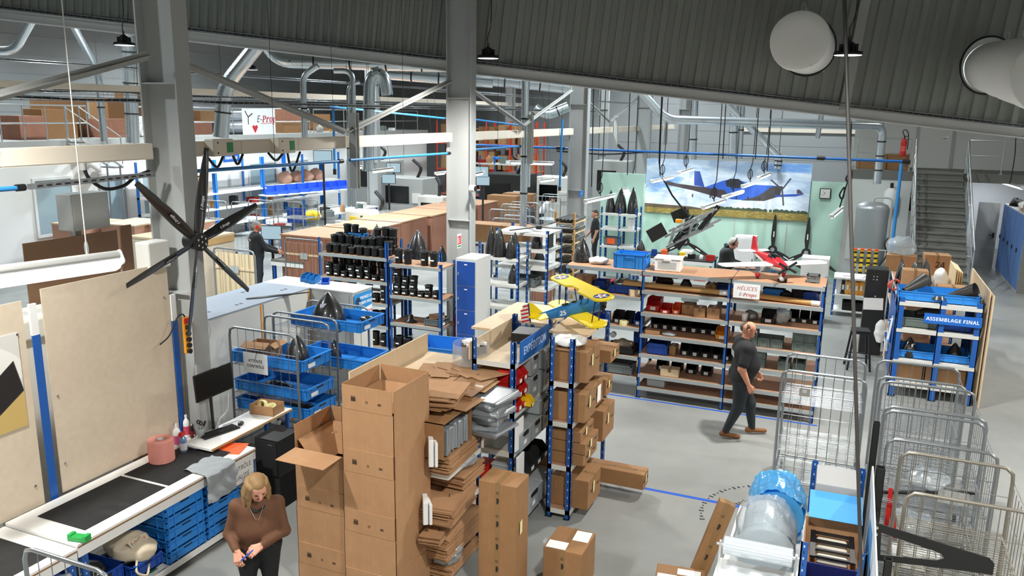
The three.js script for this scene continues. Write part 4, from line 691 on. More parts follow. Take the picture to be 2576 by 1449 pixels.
// ---------------------------------------------------------------- carton shelf, top boards and the dispatch racks
{
  rack({ name: 'packaging_rack', label: 'blue rack of flat cartons between carton stack and tall box', x0: -3.78, x1: -3.4, z0: -6.54, z1: -7.3, h: 1.3, along: 'z', shelves: [0.05, 0.28, 0.7, 1.15], board: M.mdf, skip: (k) => k === 0 });
  const flat = (label, x, y, z, w, d, n, turn, group = 'flat folded cartons') => { const t = thing('flat_cartons', label, 'cardboard', [x, y, z], turn, group); for (let k = 0; k < n; k++) { const dx = rr(-0.015, 0.015), dz = rr(-0.02, 0.02), tt = rr(0.009, 0.014); part(t, 'sheet', bx(w, 0.0095, d, dx, 0.006 + k * 0.0125, dz, rr(-0.03, 0.03)), M.card); } part(t, 'cut_slot', [bx(0.006, 0.002, 0.07, w * 0.2, n * 0.0125 + 0.003, 0.05, 0.4), bx(0.006, 0.002, 0.07, -w * 0.1, n * 0.0125 + 0.003, -0.08, 0.4)], inkMat); return t; };
  flat('flat cartons on the lowest board of the packaging rack', -3.56, 0.051, -6.84, 0.4, 0.7, 9, 0.04); flat('stack of flat cartons on the second board near the tall box', -3.55, 0.281, -6.8, 0.42, 0.78, 20, -0.03); flat('stack of flat slotted cartons on the third board', -3.52, 0.701, -6.66, 0.44, 0.7, 15, 0.1); flat('thick stack of flat cartons at the right end of the third board', -3.55, 0.9, -7.0, 0.42, 0.5, 12, 0.0); flat('flat cartons under the nearer worn carton', -3.58, 1.151, -6.86, 0.4, 0.7, 15, 0.02); flat('flat cartons sliding out beside the carton stack', -3.47, 0.54, -6.42, 0.22, 0.4, 8, 0.15);
  const side = (label, y, z, x, h) => solid('foam_sheets', label, 'foam sheets', [rb(0.05, h, 0.2, 0.01, 0, h / 2, 0, 0.15), rb(0.03, h * 0.9, 0.18, 0.008, 0.04, h * 0.45, 0.01, 0.3)], M.white, [x, y, z], 0.4, 'white foam envelopes on the packaging rack');
  side('white foam envelopes hanging at the carton stack, upper ones', 1.3, -6.42, -3.53, 0.28); side('white envelope with red edge at the carton stack, lower one', 0.75, -6.3, -3.53, 0.24);
  solid('bubble_bag', 'bubble wrap bag on the lowest packaging board', 'bag', heapGeo(0.3, 0.2, 0.34, 0.012, 40, 3), M.film, [-3.45, 0.17, -6.62]);
  solid('bubble_bag', 'clear crumpled bag on the flat cartons below the silver bags', 'bag', heapGeo(0.26, 0.1, 0.4, 0.014, 34, 6), M.film, [-3.46, 1.06, -7.0]);
  // worn kraft boxes full of silver bags
  const kb = (label, x0, x1, y0, y1, z0, z1) => { const t = thing('open_carton', label, 'box', [0, 0, 0], 0, 'worn cartons lying on their side'), e = 0.008; part(t, 'body', [bl(x0, x1, y0, y0 + e, z1, z0), bl(x0, x1, y1 - e, y1, z1, z0), bl(x0, x1, y0, y1, z0 - e, z0), bl(x0, x1, y0, y1, z1, z1 + e), bl(x0, x0 + e, y0, y1, z1, z0)], M.kraft); part(t, 'tape', bl(x0, x1 - 0.02, y1, y1 + 0.002, (z0 + z1) / 2 - 0.03, (z0 + z1) / 2 + 0.03), cartonTape); part(t, 'tape', bl(x0 + 0.1, x0 + 0.16, y0 + 0.05, y1, z0, z0 + 0.002), cartonTape); return t; };
  kb('worn carton on its side filled with dark silver bags, nearer one', -3.79, -3.39, 1.345, 1.72, -6.42, -7.02); kb('worn carton on its side with silver bags bulging out, farther one', -3.79, -3.39, 1.3, 1.8, -7.04, -7.7); solid('carton_support', 'narrow pale post under the farther worn carton', 'post', bl(-3.72, -3.6, 0, 1.299, -7.5, -7.62), M.ply);
  for (let k = 0; k < 8; k++) solid('silver_bag', 'dark silver bag in the nearer worn carton, ' + ord5(k) + ' from the left', 'bag', ruffle(rb(0.34, 0.28 + 0.02 * Math.sin(k * 2), 0.05, 0.02, 0, 0.15, 0, 0, 0, 0, 4), 0.005, 40, k), M.silverBag, [-3.55, 1.356, -6.5 - k * 0.063], rr(-0.05, 0.05), 'silver bags in the nearer carton');
  for (let k = 0; k < 7; k++) solid('silver_bag', 'silver bag bulging from the farther worn carton, ' + ord5(k) + ' from below', 'bag', ruffle(rb(0.46, 0.07, 0.5, 0.03, 0, 0.04, 0, 0, 0, 0, 6), 0.015, 24, k + 9), M.silverBag, [-3.4 + rr(-0.03, 0.09), 1.33 + k * 0.06, -7.37 + rr(-0.04, 0.04)], rr(-0.2, 0.2), 'silver bags in the farther carton');
  // wide top board behind with loose sheets
  rack({ name: 'packaging_table', label: 'high packaging table with back board behind the carton stacks', x0: -4.7, x1: -3.8, z0: -6.75, z1: -8.5, h: 1.72, along: 'z', shelves: [0.3, 1.1, 1.72], board: M.ply });
  solid('back_board', 'low upright pale board along the packaging table', 'board', bl(-4.72, -4.7, 1.72, 1.95, -6.8, -8.5), M.ply);
  for (let k = 0; k < 9; k++) { const t = thing('cardboard_sheet', 'die-cut cardboard sheet on the packaging table, ' + ord5(k) + ' from below', 'cardboard', [-4.15 + (k % 3) * 0.26 + rr(-0.08, 0.08), 1.722 + k * 0.011, -6.95 - Math.floor(k / 3) * 0.42 + rr(-0.1, 0.1)], rr(-0.5, 0.5), 'loose cardboard sheets'); part(t, 'sheet', extr([[-0.28, -0.2], [-0.1, -0.2], [-0.1, -0.26], [0.12, -0.26], [0.12, -0.2], [0.28, -0.2], [0.28, 0.2], [0.14, 0.2], [0.14, 0.27], [-0.14, 0.27], [-0.14, 0.2], [-0.28, 0.2]], 0.005).rotateX(-PI / 2), M.card); part(t, 'cut_slot', [bx(0.005, 0.002, 0.06, 0.1, 0.007, 0.1, 0.6), bx(0.005, 0.002, 0.06, -0.12, 0.007, -0.05, 0.6)], inkMat); }
  { const t = thing('flat_cartons', 'pile of worn flat cartons on the packaging table front', 'cardboard', [-3.72, 1.8, -6.85], 0.1); for (let k = 0; k < 9; k++) part(t, 'sheet', bx(0.5, 0.01, 0.5, rr(-0.06, 0.06), -0.01 + k * 0.013 - 0.0, rr(-0.06, 0.06), rr(-0.15, 0.15)), k % 2 ? M.kraft : M.card); t.position.y = 1.80; }
  { const t = thing('foam_bundle', 'bundle of white-topped brown foam profiles wrapped in film', 'foam', [-3.86, 1.84, -8.0], 0.2); for (let k = 0; k < 14; k++) { const a = rr(0, 6.3), r = 0.15 * Math.sqrt(rnd()); const p = part(t, 'profile', bx(0.07, 0.2, 0.05, Math.cos(a) * r, 0.1, Math.sin(a) * r, a), mat(0x6b5a48, 0.8)); part(p, 'white_end', bx(0.07, 0.03, 0.05, Math.cos(a) * r, 0.205 + rr(0, 0.03), Math.sin(a) * r, a), M.white); } part(t, 'film', cy(0.215, 0.21, 0.23, 0, 0.115, 0, 24, 0, 0, true), M.film); }
  crate('blue crate behind the packaging table near the locker', [-5.05, 1.28, -9.6], 0.8, 0.22, 0.6, M.crate, 0.1, undefined, true); rollCage('roll cage carrying the blue crate behind the packaging table', -5.5, -4.55, -9.25, -9.95, 1.45, { nv: 6, shelves: [1.25] });
  // dispatch rack with the sign
  rack({ name: 'dispatch_rack', label: 'blue rack under the blue dispatch sign with bins and clear boxes', x0: -3.75, x1: -3.23, z0: -7.8, z1: -9.0, h: 2.2, along: 'z', shelves: [0.1, 0.5, 0.9, 1.37, 1.95], board: M.ply });
  solid('back_board', 'upright pale board on top of the dispatch rack', 'board', bl(-3.77, -3.755, 1.95, 2.15, -7.75, -9.0), M.ply);
  const sg = thing('dispatch_sign', 'blue sign with white letters EXPÉDITION', 'sign', [-3.205, 2.06, -8.34], PI / 2); part(sg, 'plate', bx(0.92, 0.25, 0.006), mat(0x1464b4, 0.5)); part(sg, 'lettering', plate(0.92, 0.25, 0, 0, 0.0045), print(0.92, 0.25, (g, w, h) => { g.fillStyle = '#1464b4'; g.fillRect(0, 0, w, h); g.fillStyle = '#eef3fa'; g.textAlign = 'center'; g.textBaseline = 'middle'; g.font = '72px sans-serif'; g.fillText('EXPÉDITION', w / 2, h / 2 + 3); }, 512));
  const bx4 = solid('black_case', 'flat black box on top of the dispatch rack', 'box', [rb(0.3, 0.13, 0.34, 0.01, 0, 0.066, 0)], M.black, [-3.46, 1.951, -8.72], 0.1);
  for (let r = 0; r < 3; r++) for (let c = 0; c < 2; c++) bin('red bin with label on the dispatch rack, ' + ['lower', 'middle', 'upper'][r] + (c ? ' right' : ' left'), [-3.33, 1.371 + r * 0.16, -7.93 - c * 0.15], 0.14, 0.155, 0.24, M.red, PI / 2, 'red bins on the dispatch rack');
  bin('yellow bin between the red bins on the dispatch rack', [-3.2, 1.371, -8.12], 0.1, 0.12, 0.14, M.yellow, PI / 2, undefined, true);
  solid('red_box', 'large red box at the back of the dispatch rack', 'box', [bl(-3.72, -3.5, 1.371, 1.75, -7.83, -8.2)], M.red);
  const tote = (label, x, y, z, w, h, d, fill, lid = M.black) => { const t = thing('clear_box', label, 'box', [x, y, z], 0, 'clear lidded boxes on the dispatch rack'); part(t, 'walls', [bl(-w / 2, w / 2, 0, h, -d / 2, -d / 2 + 0.006), bl(-w / 2, w / 2, 0, h, d / 2 - 0.006, d / 2), bl(-w / 2, -w / 2 + 0.006, 0, h, -d / 2, d / 2), bl(w / 2 - 0.006, w / 2, 0, h, -d / 2, d / 2), bl(-w / 2, w / 2, 0, 0.006, -d / 2, d / 2)], M.clearPlastic); part(t, 'lid', rb(w + 0.02, 0.025, d + 0.02, 0.01, 0, h + 0.012, 0), M.clearPlastic); for (const s of [1]) part(t, 'clip', rb(0.015, 0.05, d * 0.4, 0.006, w / 2 + 0.012, h - 0.01, 0), lid); part(t, 'contents', rb(w * 0.86, h * 0.7, d * 0.84, 0.03, 0, h * 0.38, 0), fill); part(t, 'label_card', bx(0.003, 0.05, 0.08, w / 2 + 0.004, h * 0.4, 0), M.paper); };
  const F = [mat(0xc7c9c8, 0.8), mat(0xd5737f, 0.8), mat(0x9aa4a8, 0.8), mat(0xb7aa96, 0.8), mat(0x46484a, 0.8)];
  tote('black-lidded dark box, upper on the dispatch rack', -3.36, 1.66, -8.42, 0.26, 0.22, 0.24, F[4]); tote('dark box with white label below the black-lidded one', -3.36, 1.371, -8.42, 0.26, 0.25, 0.24, F[4]); tote('clear box upper right on the dispatch rack', -3.34, 1.66, -8.78, 0.36, 0.22, 0.34, F[0]); tote('clear box below the upper right one', -3.36, 1.371, -8.76, 0.34, 0.25, 0.32, F[0]);
  tote('clear box with white paper, left in the middle row', -3.34, 0.901, -8.0, 0.34, 0.2, 0.32, F[0]); tote('clear box with pink contents in the middle row', -3.34, 0.901, -8.36, 0.34, 0.2, 0.32, F[1]); tote('clear box with pink slip right in the middle row', -3.34, 0.901, -8.72, 0.34, 0.2, 0.32, F[2]); tote('clear box on top of the middle row right', -3.34, 1.14, -8.62, 0.34, 0.16, 0.32, F[2]);
  tote('long clear box with grey clips at the left end', -3.52, 0.901, -7.92, 0.2, 0.17, 0.14, F[3], M.greySteel); tote('clear box left of the black bins', -3.36, 0.501, -7.94, 0.3, 0.2, 0.22, F[2]);
  for (let c = 0; c < 3; c++) bin(['black bin left of three on the dispatch rack', 'black bin middle of three on the dispatch rack', 'black bin right of three on the dispatch rack'][c], [-3.33, 0.501, -8.28 - c * 0.22], 0.2, 0.17, 0.3, M.blackMatte, PI / 2, 'black bins on the dispatch rack');
  solid('hanging_sheets', 'white paper sheets hanging on the dispatch rack post', 'papers', rb(0.015, 0.36, 0.24, 0.006, 0, 0, 0), M.paper, [-3.19, 1.12, -7.86]); solid('hanging_bags', 'bundle of white bags with green edge on the rack post', 'bags', [rb(0.03, 0.42, 0.2, 0.012, 0, 0, 0)], M.white, [-3.18, 0.66, -7.88], 0); 
  for (const [i, y, h2] of [[0, 0.101, 0.28], [1, 0.101, 0.28]]) tote(i ? 'large tote with black lid on the lowest board, right' : 'large tote with black lid on the lowest board, left', -3.3, y, -8.1 - i * 0.5, 0.42, h2 - 0.05, 0.46, F[0]);
  carton('small carton pair beneath the black bins, right end', [-3.28, 0.101, -8.86], 0.2, 0.3, 0.2, { group: 'cartons on the dispatch rack' });
  solid('red_crate', 'red box at the lower left of the dispatch rack', 'box', [bl(-3.72, -3.56, 0.501, 0.68, -7.84, -8.04)], M.red);
}
// box rack with the model biplane on its top board
{
  rack({ name: 'parcel_rack', label: 'blue rack full of brown parcels under the yellow biplane', x0: -2.97, x1: -2.68, z0: -8.2, z1: -9.62, h: 2.2, along: 'z', shelves: [0.12, 0.67, 1.2, 1.68], board: M.mdf });
  solid('table_board', 'large pale board under the biplane, left part', 'board', [bl(-4.1, -3.79, 2.08, 2.11, -8.5, -9.95), bl(-3.79, -3.26, 2.08, 2.11, -9.02, -9.95)], M.ply); solid('table_board', 'pale board on the parcel rack under the biplane wing', 'board', bl(-3.19, -2.69, 2.08, 2.11, -8.75, -9.55), M.ply);
  rack({ name: 'support_rack', label: 'rack carrying the large pale board behind the dispatch rack', x0: -4.05, x1: -3.8, z0: -9.05, z1: -9.85, h: 2.08, along: 'z', shelves: [1.2, 2.07], board: M.ply });
  const c = (label, x, y, z, w, h, d, o = {}) => carton(label, [Math.max(x, -2.955 + w / 2), y, Math.min(z, -8.27 - d / 2)], w, h, d, { slip: 1, marks: 2, group: 'parcels on the parcel rack', tapeX: 1, ...o });
  c('large bulging carton on the upper board of the parcel rack', -2.86, 1.682, -8.5, 0.4, 0.36, 0.52); c('flat brown parcel behind on the upper board of the parcel rack', -2.72, 1.682, -9.3, 0.42, 0.16, 0.4);
  c('tall carton on the second board, front', -2.92, 1.202, -8.46, 0.4, 0.34, 0.42); c('carton behind on the second board with address sheet', -2.8, 1.202, -8.92, 0.36, 0.3, 0.36, { sheet: bx(0.003, 0.2, 0.14, 0.19, 0.15, 0) }); c('small parcel right on the second board', -2.74, 1.202, -9.38, 0.3, 0.22, 0.3);
  c('carton at the bottom of the second board, lower row', -2.78, 1.202, -9.16, 0.26, 0.12, 0.1);
  c('flat parcel, top of three on the third board', -2.84, 0.956, -8.5, 0.36, 0.13, 0.5); c('flat parcel, middle of three on the third board', -2.8, 0.814, -8.52, 0.42, 0.135, 0.52); c('flat parcel, lowest of three on the third board', -2.82, 0.672, -8.5, 0.4, 0.135, 0.54); c('high parcel on the third board far end', -2.86, 0.672, -9.3, 0.4, 0.4, 0.5);
  c('plain carton on the lowest board, front', -2.72, 0.122, -8.55, 0.46, 0.36, 0.5); c('long taped parcel sticking out of the lowest board', -2.42, 0.122, -9.2, 0.8, 0.2, 0.24, { marks: 3 });
  solid('bubble_sheets', 'white bubble foil sheets on the parcel rack top', 'foil', heapGeo(0.4, 0.1, 0.46, 0.008, 30, 4, 26), M.white, [-2.82, 2.06, -8.47]); solid('foil_support', 'flat carton under the white foil sheets', 'cardboard', bl(-2.95, -2.7, 2.042, 2.06, -8.24, -8.7), M.card);
  // cartons standing on the floor
  carton('tall narrow carton standing on the floor before the racks', [-2.84, 0, -6.63], 0.4, 1.2, 0.31, { full: 1, marks: 5, slip: 1, slipz: 0.05 });
  carton('small carton with two address labels standing on the floor', [-2.28, 0, -7.03], 0.4, 0.46, 0.46, { full: 1, marks: 2, sheet: [bx(0.2, 0.003, 0.14, -0.08, 0.463, 0.15, 0.05), bx(0.16, 0.003, 0.2, 0.1, 0.463, -0.1, 0.05)] });
  carton('carton with white labels at the lower edge near the film roll', [-1.16, 0, -7.0], 0.46, 0.34, 0.4, { marks: 2, turn: 0.12, sheet: [bx(0.22, 0.003, 0.1, 0.08, 0.343, -0.1), bx(0.18, 0.003, 0.2, -0.12, 0.343, 0.08)] });
  const lc = carton('long narrow carton leaning beside the packing table', [-1.1, 0.02, -7.32], 0.16, 1.0, 0.12, { marks: 3, full: 1 }); lc.rotation.set(-0.12, 0.2, -0.28);
}

// ---------------------------------------------------------------- packing corner and roll cages, right foreground
{
  rollCage('bright roll cage with two grid shelves behind the bubble wrap', -0.58, 0.38, -10.05, -10.85, 1.6, { nv: 8, nh: 3, shelves: [1.18, 0.55], plate: null, group: 'roll cages at right' });
  { const t = thing('cage_plate', 'small metal plate clipped on the bright roll cage', 'plate', [-0.3, 1.36, -10.02]); part(t, 'frame', rb(0.13, 0.1, 0.01, 0.02), M.greySteel); part(t, 'inset', bx(0.05, 0.04, 0.004, 0, 0.01, 0.006), M.offwhite); }
  const G = (label, x0, x1, zf, zb, o) => rollCage(label, x0, x1, zf, zb, 1.6, { nv: 8, nh: 4, shelves: [0.95, 0.5], side: -1, group: 'roll cages at right', ...o });
  G('roll cage farthest back, before the final assembly rack', 0.52, 1.46, -10.3, -11.02, { nv: 7 }); G('second roll cage from the final assembly rack', 0.55, 1.53, -9.2, -10.12, { m: M.wire }); G('third roll cage in the right row', 0.55, 1.5, -8.22, -9.06, { plate: [0.15, 1.1] }); G('nearest roll cage at the right edge with a large plate', 0.66, 1.58, -7.02, -7.92, { m: M.wireOld, plate: [0.1, 0.9] });
  for (let k = 0; k < 4; k++) solid('foam_offcut', ['white foam piece with red print in the third roll cage, lowest', 'white foam piece with red print, second', 'white crumpled foil piece in the third roll cage', 'white plastic sheet lying in the cage'][k], 'foam', k < 2 ? [bx(0.3, 0.06, 0.4, 0, 0.03, 0, 0.3 * k)] : heapGeo(0.4, 0.14, 0.5, 0.02, 18, k), k < 2 ? M.white : M.film, [0.9 + 0.1 * (k % 2), [0.17, 0.24, 0.51, 0.96][k], -8.6 - 0.06 * k], 0, 'foam scraps in the roll cages');
  for (let k = 0; k < 3; k++) solid('red_strap', 'red strap hanging inside the third roll cage, ' + ord6(k), 'strap', bx(0.04, 0.5, 0.006, 0, 0, 0, 0.1 * k, 0, 0.15 * k), M.red, [0.64 + 0.05 * k, 0.8 - 0.1 * k, -8.3 - 0.1 * k], 0, 'red straps in the roll cage');
  solid('black_bar', 'black bar lying across the third roll cage', 'bar', bar([0.5, 0.98, -8.3], [1.42, 0.98, -8.7], 0.02, 8), M.black);
}
{ // rolls on the packing table
  const bubble = (label, pos, r, L, m, amp, s) => { const t = thing('bubble_roll', label, 'bubble wrap', pos, PI / 2 + 0.06, 'bubble wrap rolls'); const g = new THREE.CylinderGeometry(r, r, L, 72, 26, true).rotateZ(PI / 2), p = g.attributes.position; for (let i = 0; i < p.count; i++) { const x = p.getX(i), y = p.getY(i), z = p.getZ(i), a = Math.atan2(z, y), k = 1 + amp * (Math.abs(Math.sin(a * 26 + s)) * Math.abs(Math.sin(x * 70))) + amp * 0.9 * Math.sin(a * 5 + s + x * 6) * Math.sin(x * 11 + s); p.setXYZ(i, x, y * k, z * k); } g.computeVertexNormals(); part(t, 'wrap', g, m); for (const q of [-1, 1]) part(t, 'roll_end', new THREE.RingGeometry(0.04, r * 0.99, 40, 6).rotateY(q * PI / 2).translate(q * L * 0.497, 0, 0), m); part(t, 'core', cy(0.04, 0.04, L, 0, 0, 0, 16, 0, PI / 2), M.card); part(t, 'inner_layers', cy(r * 0.8, r * 0.8, L * 0.98, 0, 0, 0, 32, 0, PI / 2), m === M.film ? mat(0xb9c4cb, 0.4) : mat(0x2f8fd6, 0.4)); };
  bubble('blue bubble wrap roll behind the clear one', [-0.38, 0.98, -7.6], 0.25, 0.5, M.filmBlue, 0.07, 1); bubble('large clear bubble wrap roll on the packing table', [-0.42, 0.985, -6.95], 0.25, 0.6, M.film, 0.06, 4);
  const pt = thing('packing_table', 'white packing table at the lower edge under the film roll', 'table', [0, 0, 0]); part(pt, 'table_top', [bl(-0.76, -0.1, 0.66, 0.7, -4.7, -8.0), bl(-0.76, -0.14, 0.7, 0.9, -4.9, -6.55)], M.whiteGloss); for (const x of [-0.74, -0.15]) for (const z of [-4.75, -7.95]) part(pt, 'leg', bl(x, x + 0.05, 0, 0.66, z - 0.025, z + 0.025), M.blue);
  const fr = thing('film_roll', 'clear printed stretch film roll on a metal rod', 'film', [-0.43, 1.16, -6.32], 0.03); part(fr, 'film', cy(0.075, 0.075, 0.54, 0, 0, 0, 32, 0, PI / 2), new THREE.MeshPhysicalMaterial({ color: 0xd5dce2, roughness: 0.15, clearcoat: 1, metalness: 0.2 })); part(fr, 'rod', cy(0.012, 0.012, 0.66, 0, 0, 0, 10, 0, PI / 2), M.alu); for (const s of [-1, 1]) part(fr, 'bracket', bl(s * 0.3 - 0.008, s * 0.3 + 0.008, -0.26, 0.03, -0.02, 0.02), M.alu);
  const sh = new THREE.PlaneGeometry(0.52, 0.7, 16, 20).rotateX(-PI / 2); ruffle(sh, 0.006, 18, 3); solid('film_sheet', 'sheet of clear film hanging from the film roll', 'film', sh, M.film, [-0.43, 0.97, -6.0]);
  const bar2 = thing('cutter_bar', 'metal cutter bar across the packing table', 'cutter', [-0.45, 0.94, -5.86], 0.06); part(bar2, 'rod', [cy(0.011, 0.011, 0.6, 0, 0, 0, 10, 0, PI / 2), cy(0.011, 0.011, 0.6, 0, -0.02, 0.07, 10, 0, PI / 2)], M.chrome); part(bar2, 'knob', rb(0.03, 0.05, 0.05, 0.01, -0.2, 0, 0), M.black); part(bar2, 'end_block', [rb(0.02, 0.06, 0.12, 0.005, -0.3, -0.01, 0.03), rb(0.02, 0.06, 0.12, 0.005, 0.3, -0.01, 0.03)], M.alu);
  for (let k = 0; k < 6; k++) solid('envelope', 'white paper envelope fanned out at the table edge, ' + ord6(k), 'envelope', rb(0.07, 0.008, 0.26, 0.003, 0, 0.0, 0, 0, 0.25, 0), M.paper, [-0.16 + k * 0.055, 1.1 + 0.006 * k, -5.62 - k * 0.012], -0.35 + k * 0.1, 'white envelopes at the table edge');
  rack({ name: 'packing_shelf', label: 'blue packing shelf with grey boxes and navy tray', x0: -0.1, x1: 0.36, z0: -5.95, z1: -7.55, h: 1.52, along: 'z', shelves: [0.1, 0.6, 1.0], board: M.ply });
  for (let k = 0; k < 3; k++) { const t = thing('grey_box', 'flat grey box on the packing shelf, ' + ['lowest', 'middle', 'topmost'][k] + ' of three', 'box', [0.13, 1.001 + k * 0.18, -7.25 + k * 0.01], 0.02, 'grey boxes on the packing shelf'); part(t, 'body', rb(0.36, 0.175, 0.42, 0.006, 0, 0.0875, 0), mat(0xa3a3a2, 0.6)); }
  solid('blue_folder', 'bright blue plastic folder leaning on the open carton', 'folder', [bx(0.42, 0.004, 0.3, 0, 0, 0, 0, 0.42)], M.skyblue, [0.13, 1.42, -6.86], 0.04);
  const oc = thing('open_carton', 'pale open carton with black compartment tray inside', 'box', [0.13, 1.001, -6.55], 0.03); part(oc, 'walls', [bl(-0.22, 0.22, 0, 0.32, -0.26, -0.254), bl(-0.22, 0.22, 0, 0.12, 0.254, 0.26), bl(-0.22, -0.214, 0, 0.3, -0.26, 0.26), bl(0.214, 0.22, 0, 0.3, -0.26, 0.26), bl(-0.22, 0.22, 0, 0.006, -0.26, 0.26)], M.card); part(oc, 'black_frame', [bl(-0.17, -0.13, 0.2, 0.22, -0.22, 0.22), bl(0.13, 0.17, 0.2, 0.22, -0.22, 0.22), ...[-0.2, -0.06, 0.08, 0.2].map(z => bl(-0.13, 0.13, 0.2, 0.22, z - 0.012, z + 0.012))], M.black); for (let k = 0; k < 3; k++) part(oc, 'packet', rb(0.24, 0.05, 0.1, 0.02, 0, 0.17, -0.13 + k * 0.14), M.cream);
  const nb = thing('navy_tray', 'dark navy tray with sloped back at the shelf front', 'tray', [0.12, 1.001, -6.12], 0.03); part(nb, 'body', [bl(-0.2, 0.2, 0, 0.01, -0.14, 0.16), bx(0.4, 0.26, 0.008, 0, 0.12, -0.1, 0, 0.35), bx(0.4, 0.1, 0.008, 0, 0.05, 0.16), extr([[-0.14, 0], [0.16, 0], [0.16, 0.1], [-0.1, 0.24]], 0.008).rotateY(-PI / 2).translate(-0.192, 0, 0), extr([[-0.14, 0], [0.16, 0], [0.16, 0.1], [-0.1, 0.24]], 0.008).rotateY(-PI / 2).translate(0.2, 0, 0)], M.navy);
  const pp = thing('display_panel', 'white and blue printed panel standing beside the packing shelf', 'panel', [0.4, 0, 0]); part(pp, 'board', bl(0, 0.012, 0.7, 1.62, -5.5, -7.4), M.white); part(pp, 'print', plate(1.9, 0.92, 0, 0, 0, -PI / 2).translate(-0.003, 1.16, -6.45), print(1.9, 0.92, (g, w, h) => { g.fillStyle = '#dfe9f2'; g.fillRect(0, 0, w, h); g.fillStyle = '#4f9be0'; g.beginPath(); g.moveTo(w * 0.1, h); g.lineTo(w * 0.35, h * 0.2); g.lineTo(w * 0.6, h * 0.1); g.lineTo(w * 0.8, h * 0.7); g.fill(); g.fillStyle = '#2a3038'; g.fillRect(w * 0.3, h * 0.5, w * 0.3, 20); g.fillRect(w * 0.65, h * 0.3, 18, h * 0.6); }));
}
{ // black steel fixture and hanging rod
  const t = thing('steel_fixture', 'black steel fixture with slotted bracket arm at the cages', 'fixture', [0, 0, 0]); const a = [0.44, 1.75, -8.206], b = [0.474, 1.6, -7.458];
  const post = (p, h, s = 0.06) => { const q = part(t, 'post', [bl(p[0] - s / 2, p[0] + s / 2, 0, h, p[2] - s / 2, p[2] - s / 2 + 0.004), bl(p[0] - s / 2, p[0] + s / 2, 0, h, p[2] + s / 2 - 0.004, p[2] + s / 2), bl(p[0] - s / 2, p[0] - s / 2 + 0.004, 0, h, p[2] - s / 2, p[2] + s / 2), bl(p[0] + s / 2 - 0.004, p[0] + s / 2, 0, h, p[2] - s / 2, p[2] + s / 2)], M.blackSteel); part(q, 'base_plate', bx(0.14, 0.01, 0.14, p[0], 0.005, p[2]), M.blackSteel); };
  post(a, 1.75); post(b, 1.6, 0.075); const c = [0.448, 1.25, -6.834]; post([c[0] - 0.02, 0, c[2] + 0.1], 1.1, 0.07); post([c[0] + 0.12, 0, c[2] + 0.08], 1.1, 0.06);
  const s = new THREE.Shape([[0, 0.14], [0.86, 0.02], [0.9, -0.02], [0.9, -0.12], [0.72, -0.13], [0.02, -0.2], [0, -0.2]].map(p => new THREE.Vector2(...p))); const h = new THREE.Path([[0.07, 0.06], [0.52, -0.02], [0.55, -0.06], [0.5, -0.09], [0.08, -0.14]].map(p => new THREE.Vector2(...p))); s.holes.push(h); part(t, 'bracket_arm', new THREE.ExtrudeGeometry(s, { depth: 0.012, bevelEnabled: false }).translate(c[0] - 0.02, c[1] - 0.03, c[2] - 0.01), M.blackSteel); for (const y of [0.1, 0.04, -0.1, -0.17]) part(t, 'bolt', cy(0.014, 0.014, 0.015, c[0] + 0.01, c[1] - 0.03 + y, c[2] + 0.008, 10, PI / 2), M.alu);
  part(t, 'arm_beam', beam([c[0], c[1] - 0.1, c[2] - 0.02], b.map((v, i) => i === 1 ? c[1] - 0.1 : v), 0.06, 0.1), M.blackSteel);
  solid('hanging_rod', 'thin dark rod hanging from the roof before the packing shelf', 'rod', bar([-0.225, 5.901, -5.763], [0.314, 1.56, -5.447], 0.013, 8), mat(0x3a3836, 0.5));
}
function ord6(k) { return ['first', 'second', 'third', 'fourth', 'fifth', 'sixth', 'seventh'][k]; }

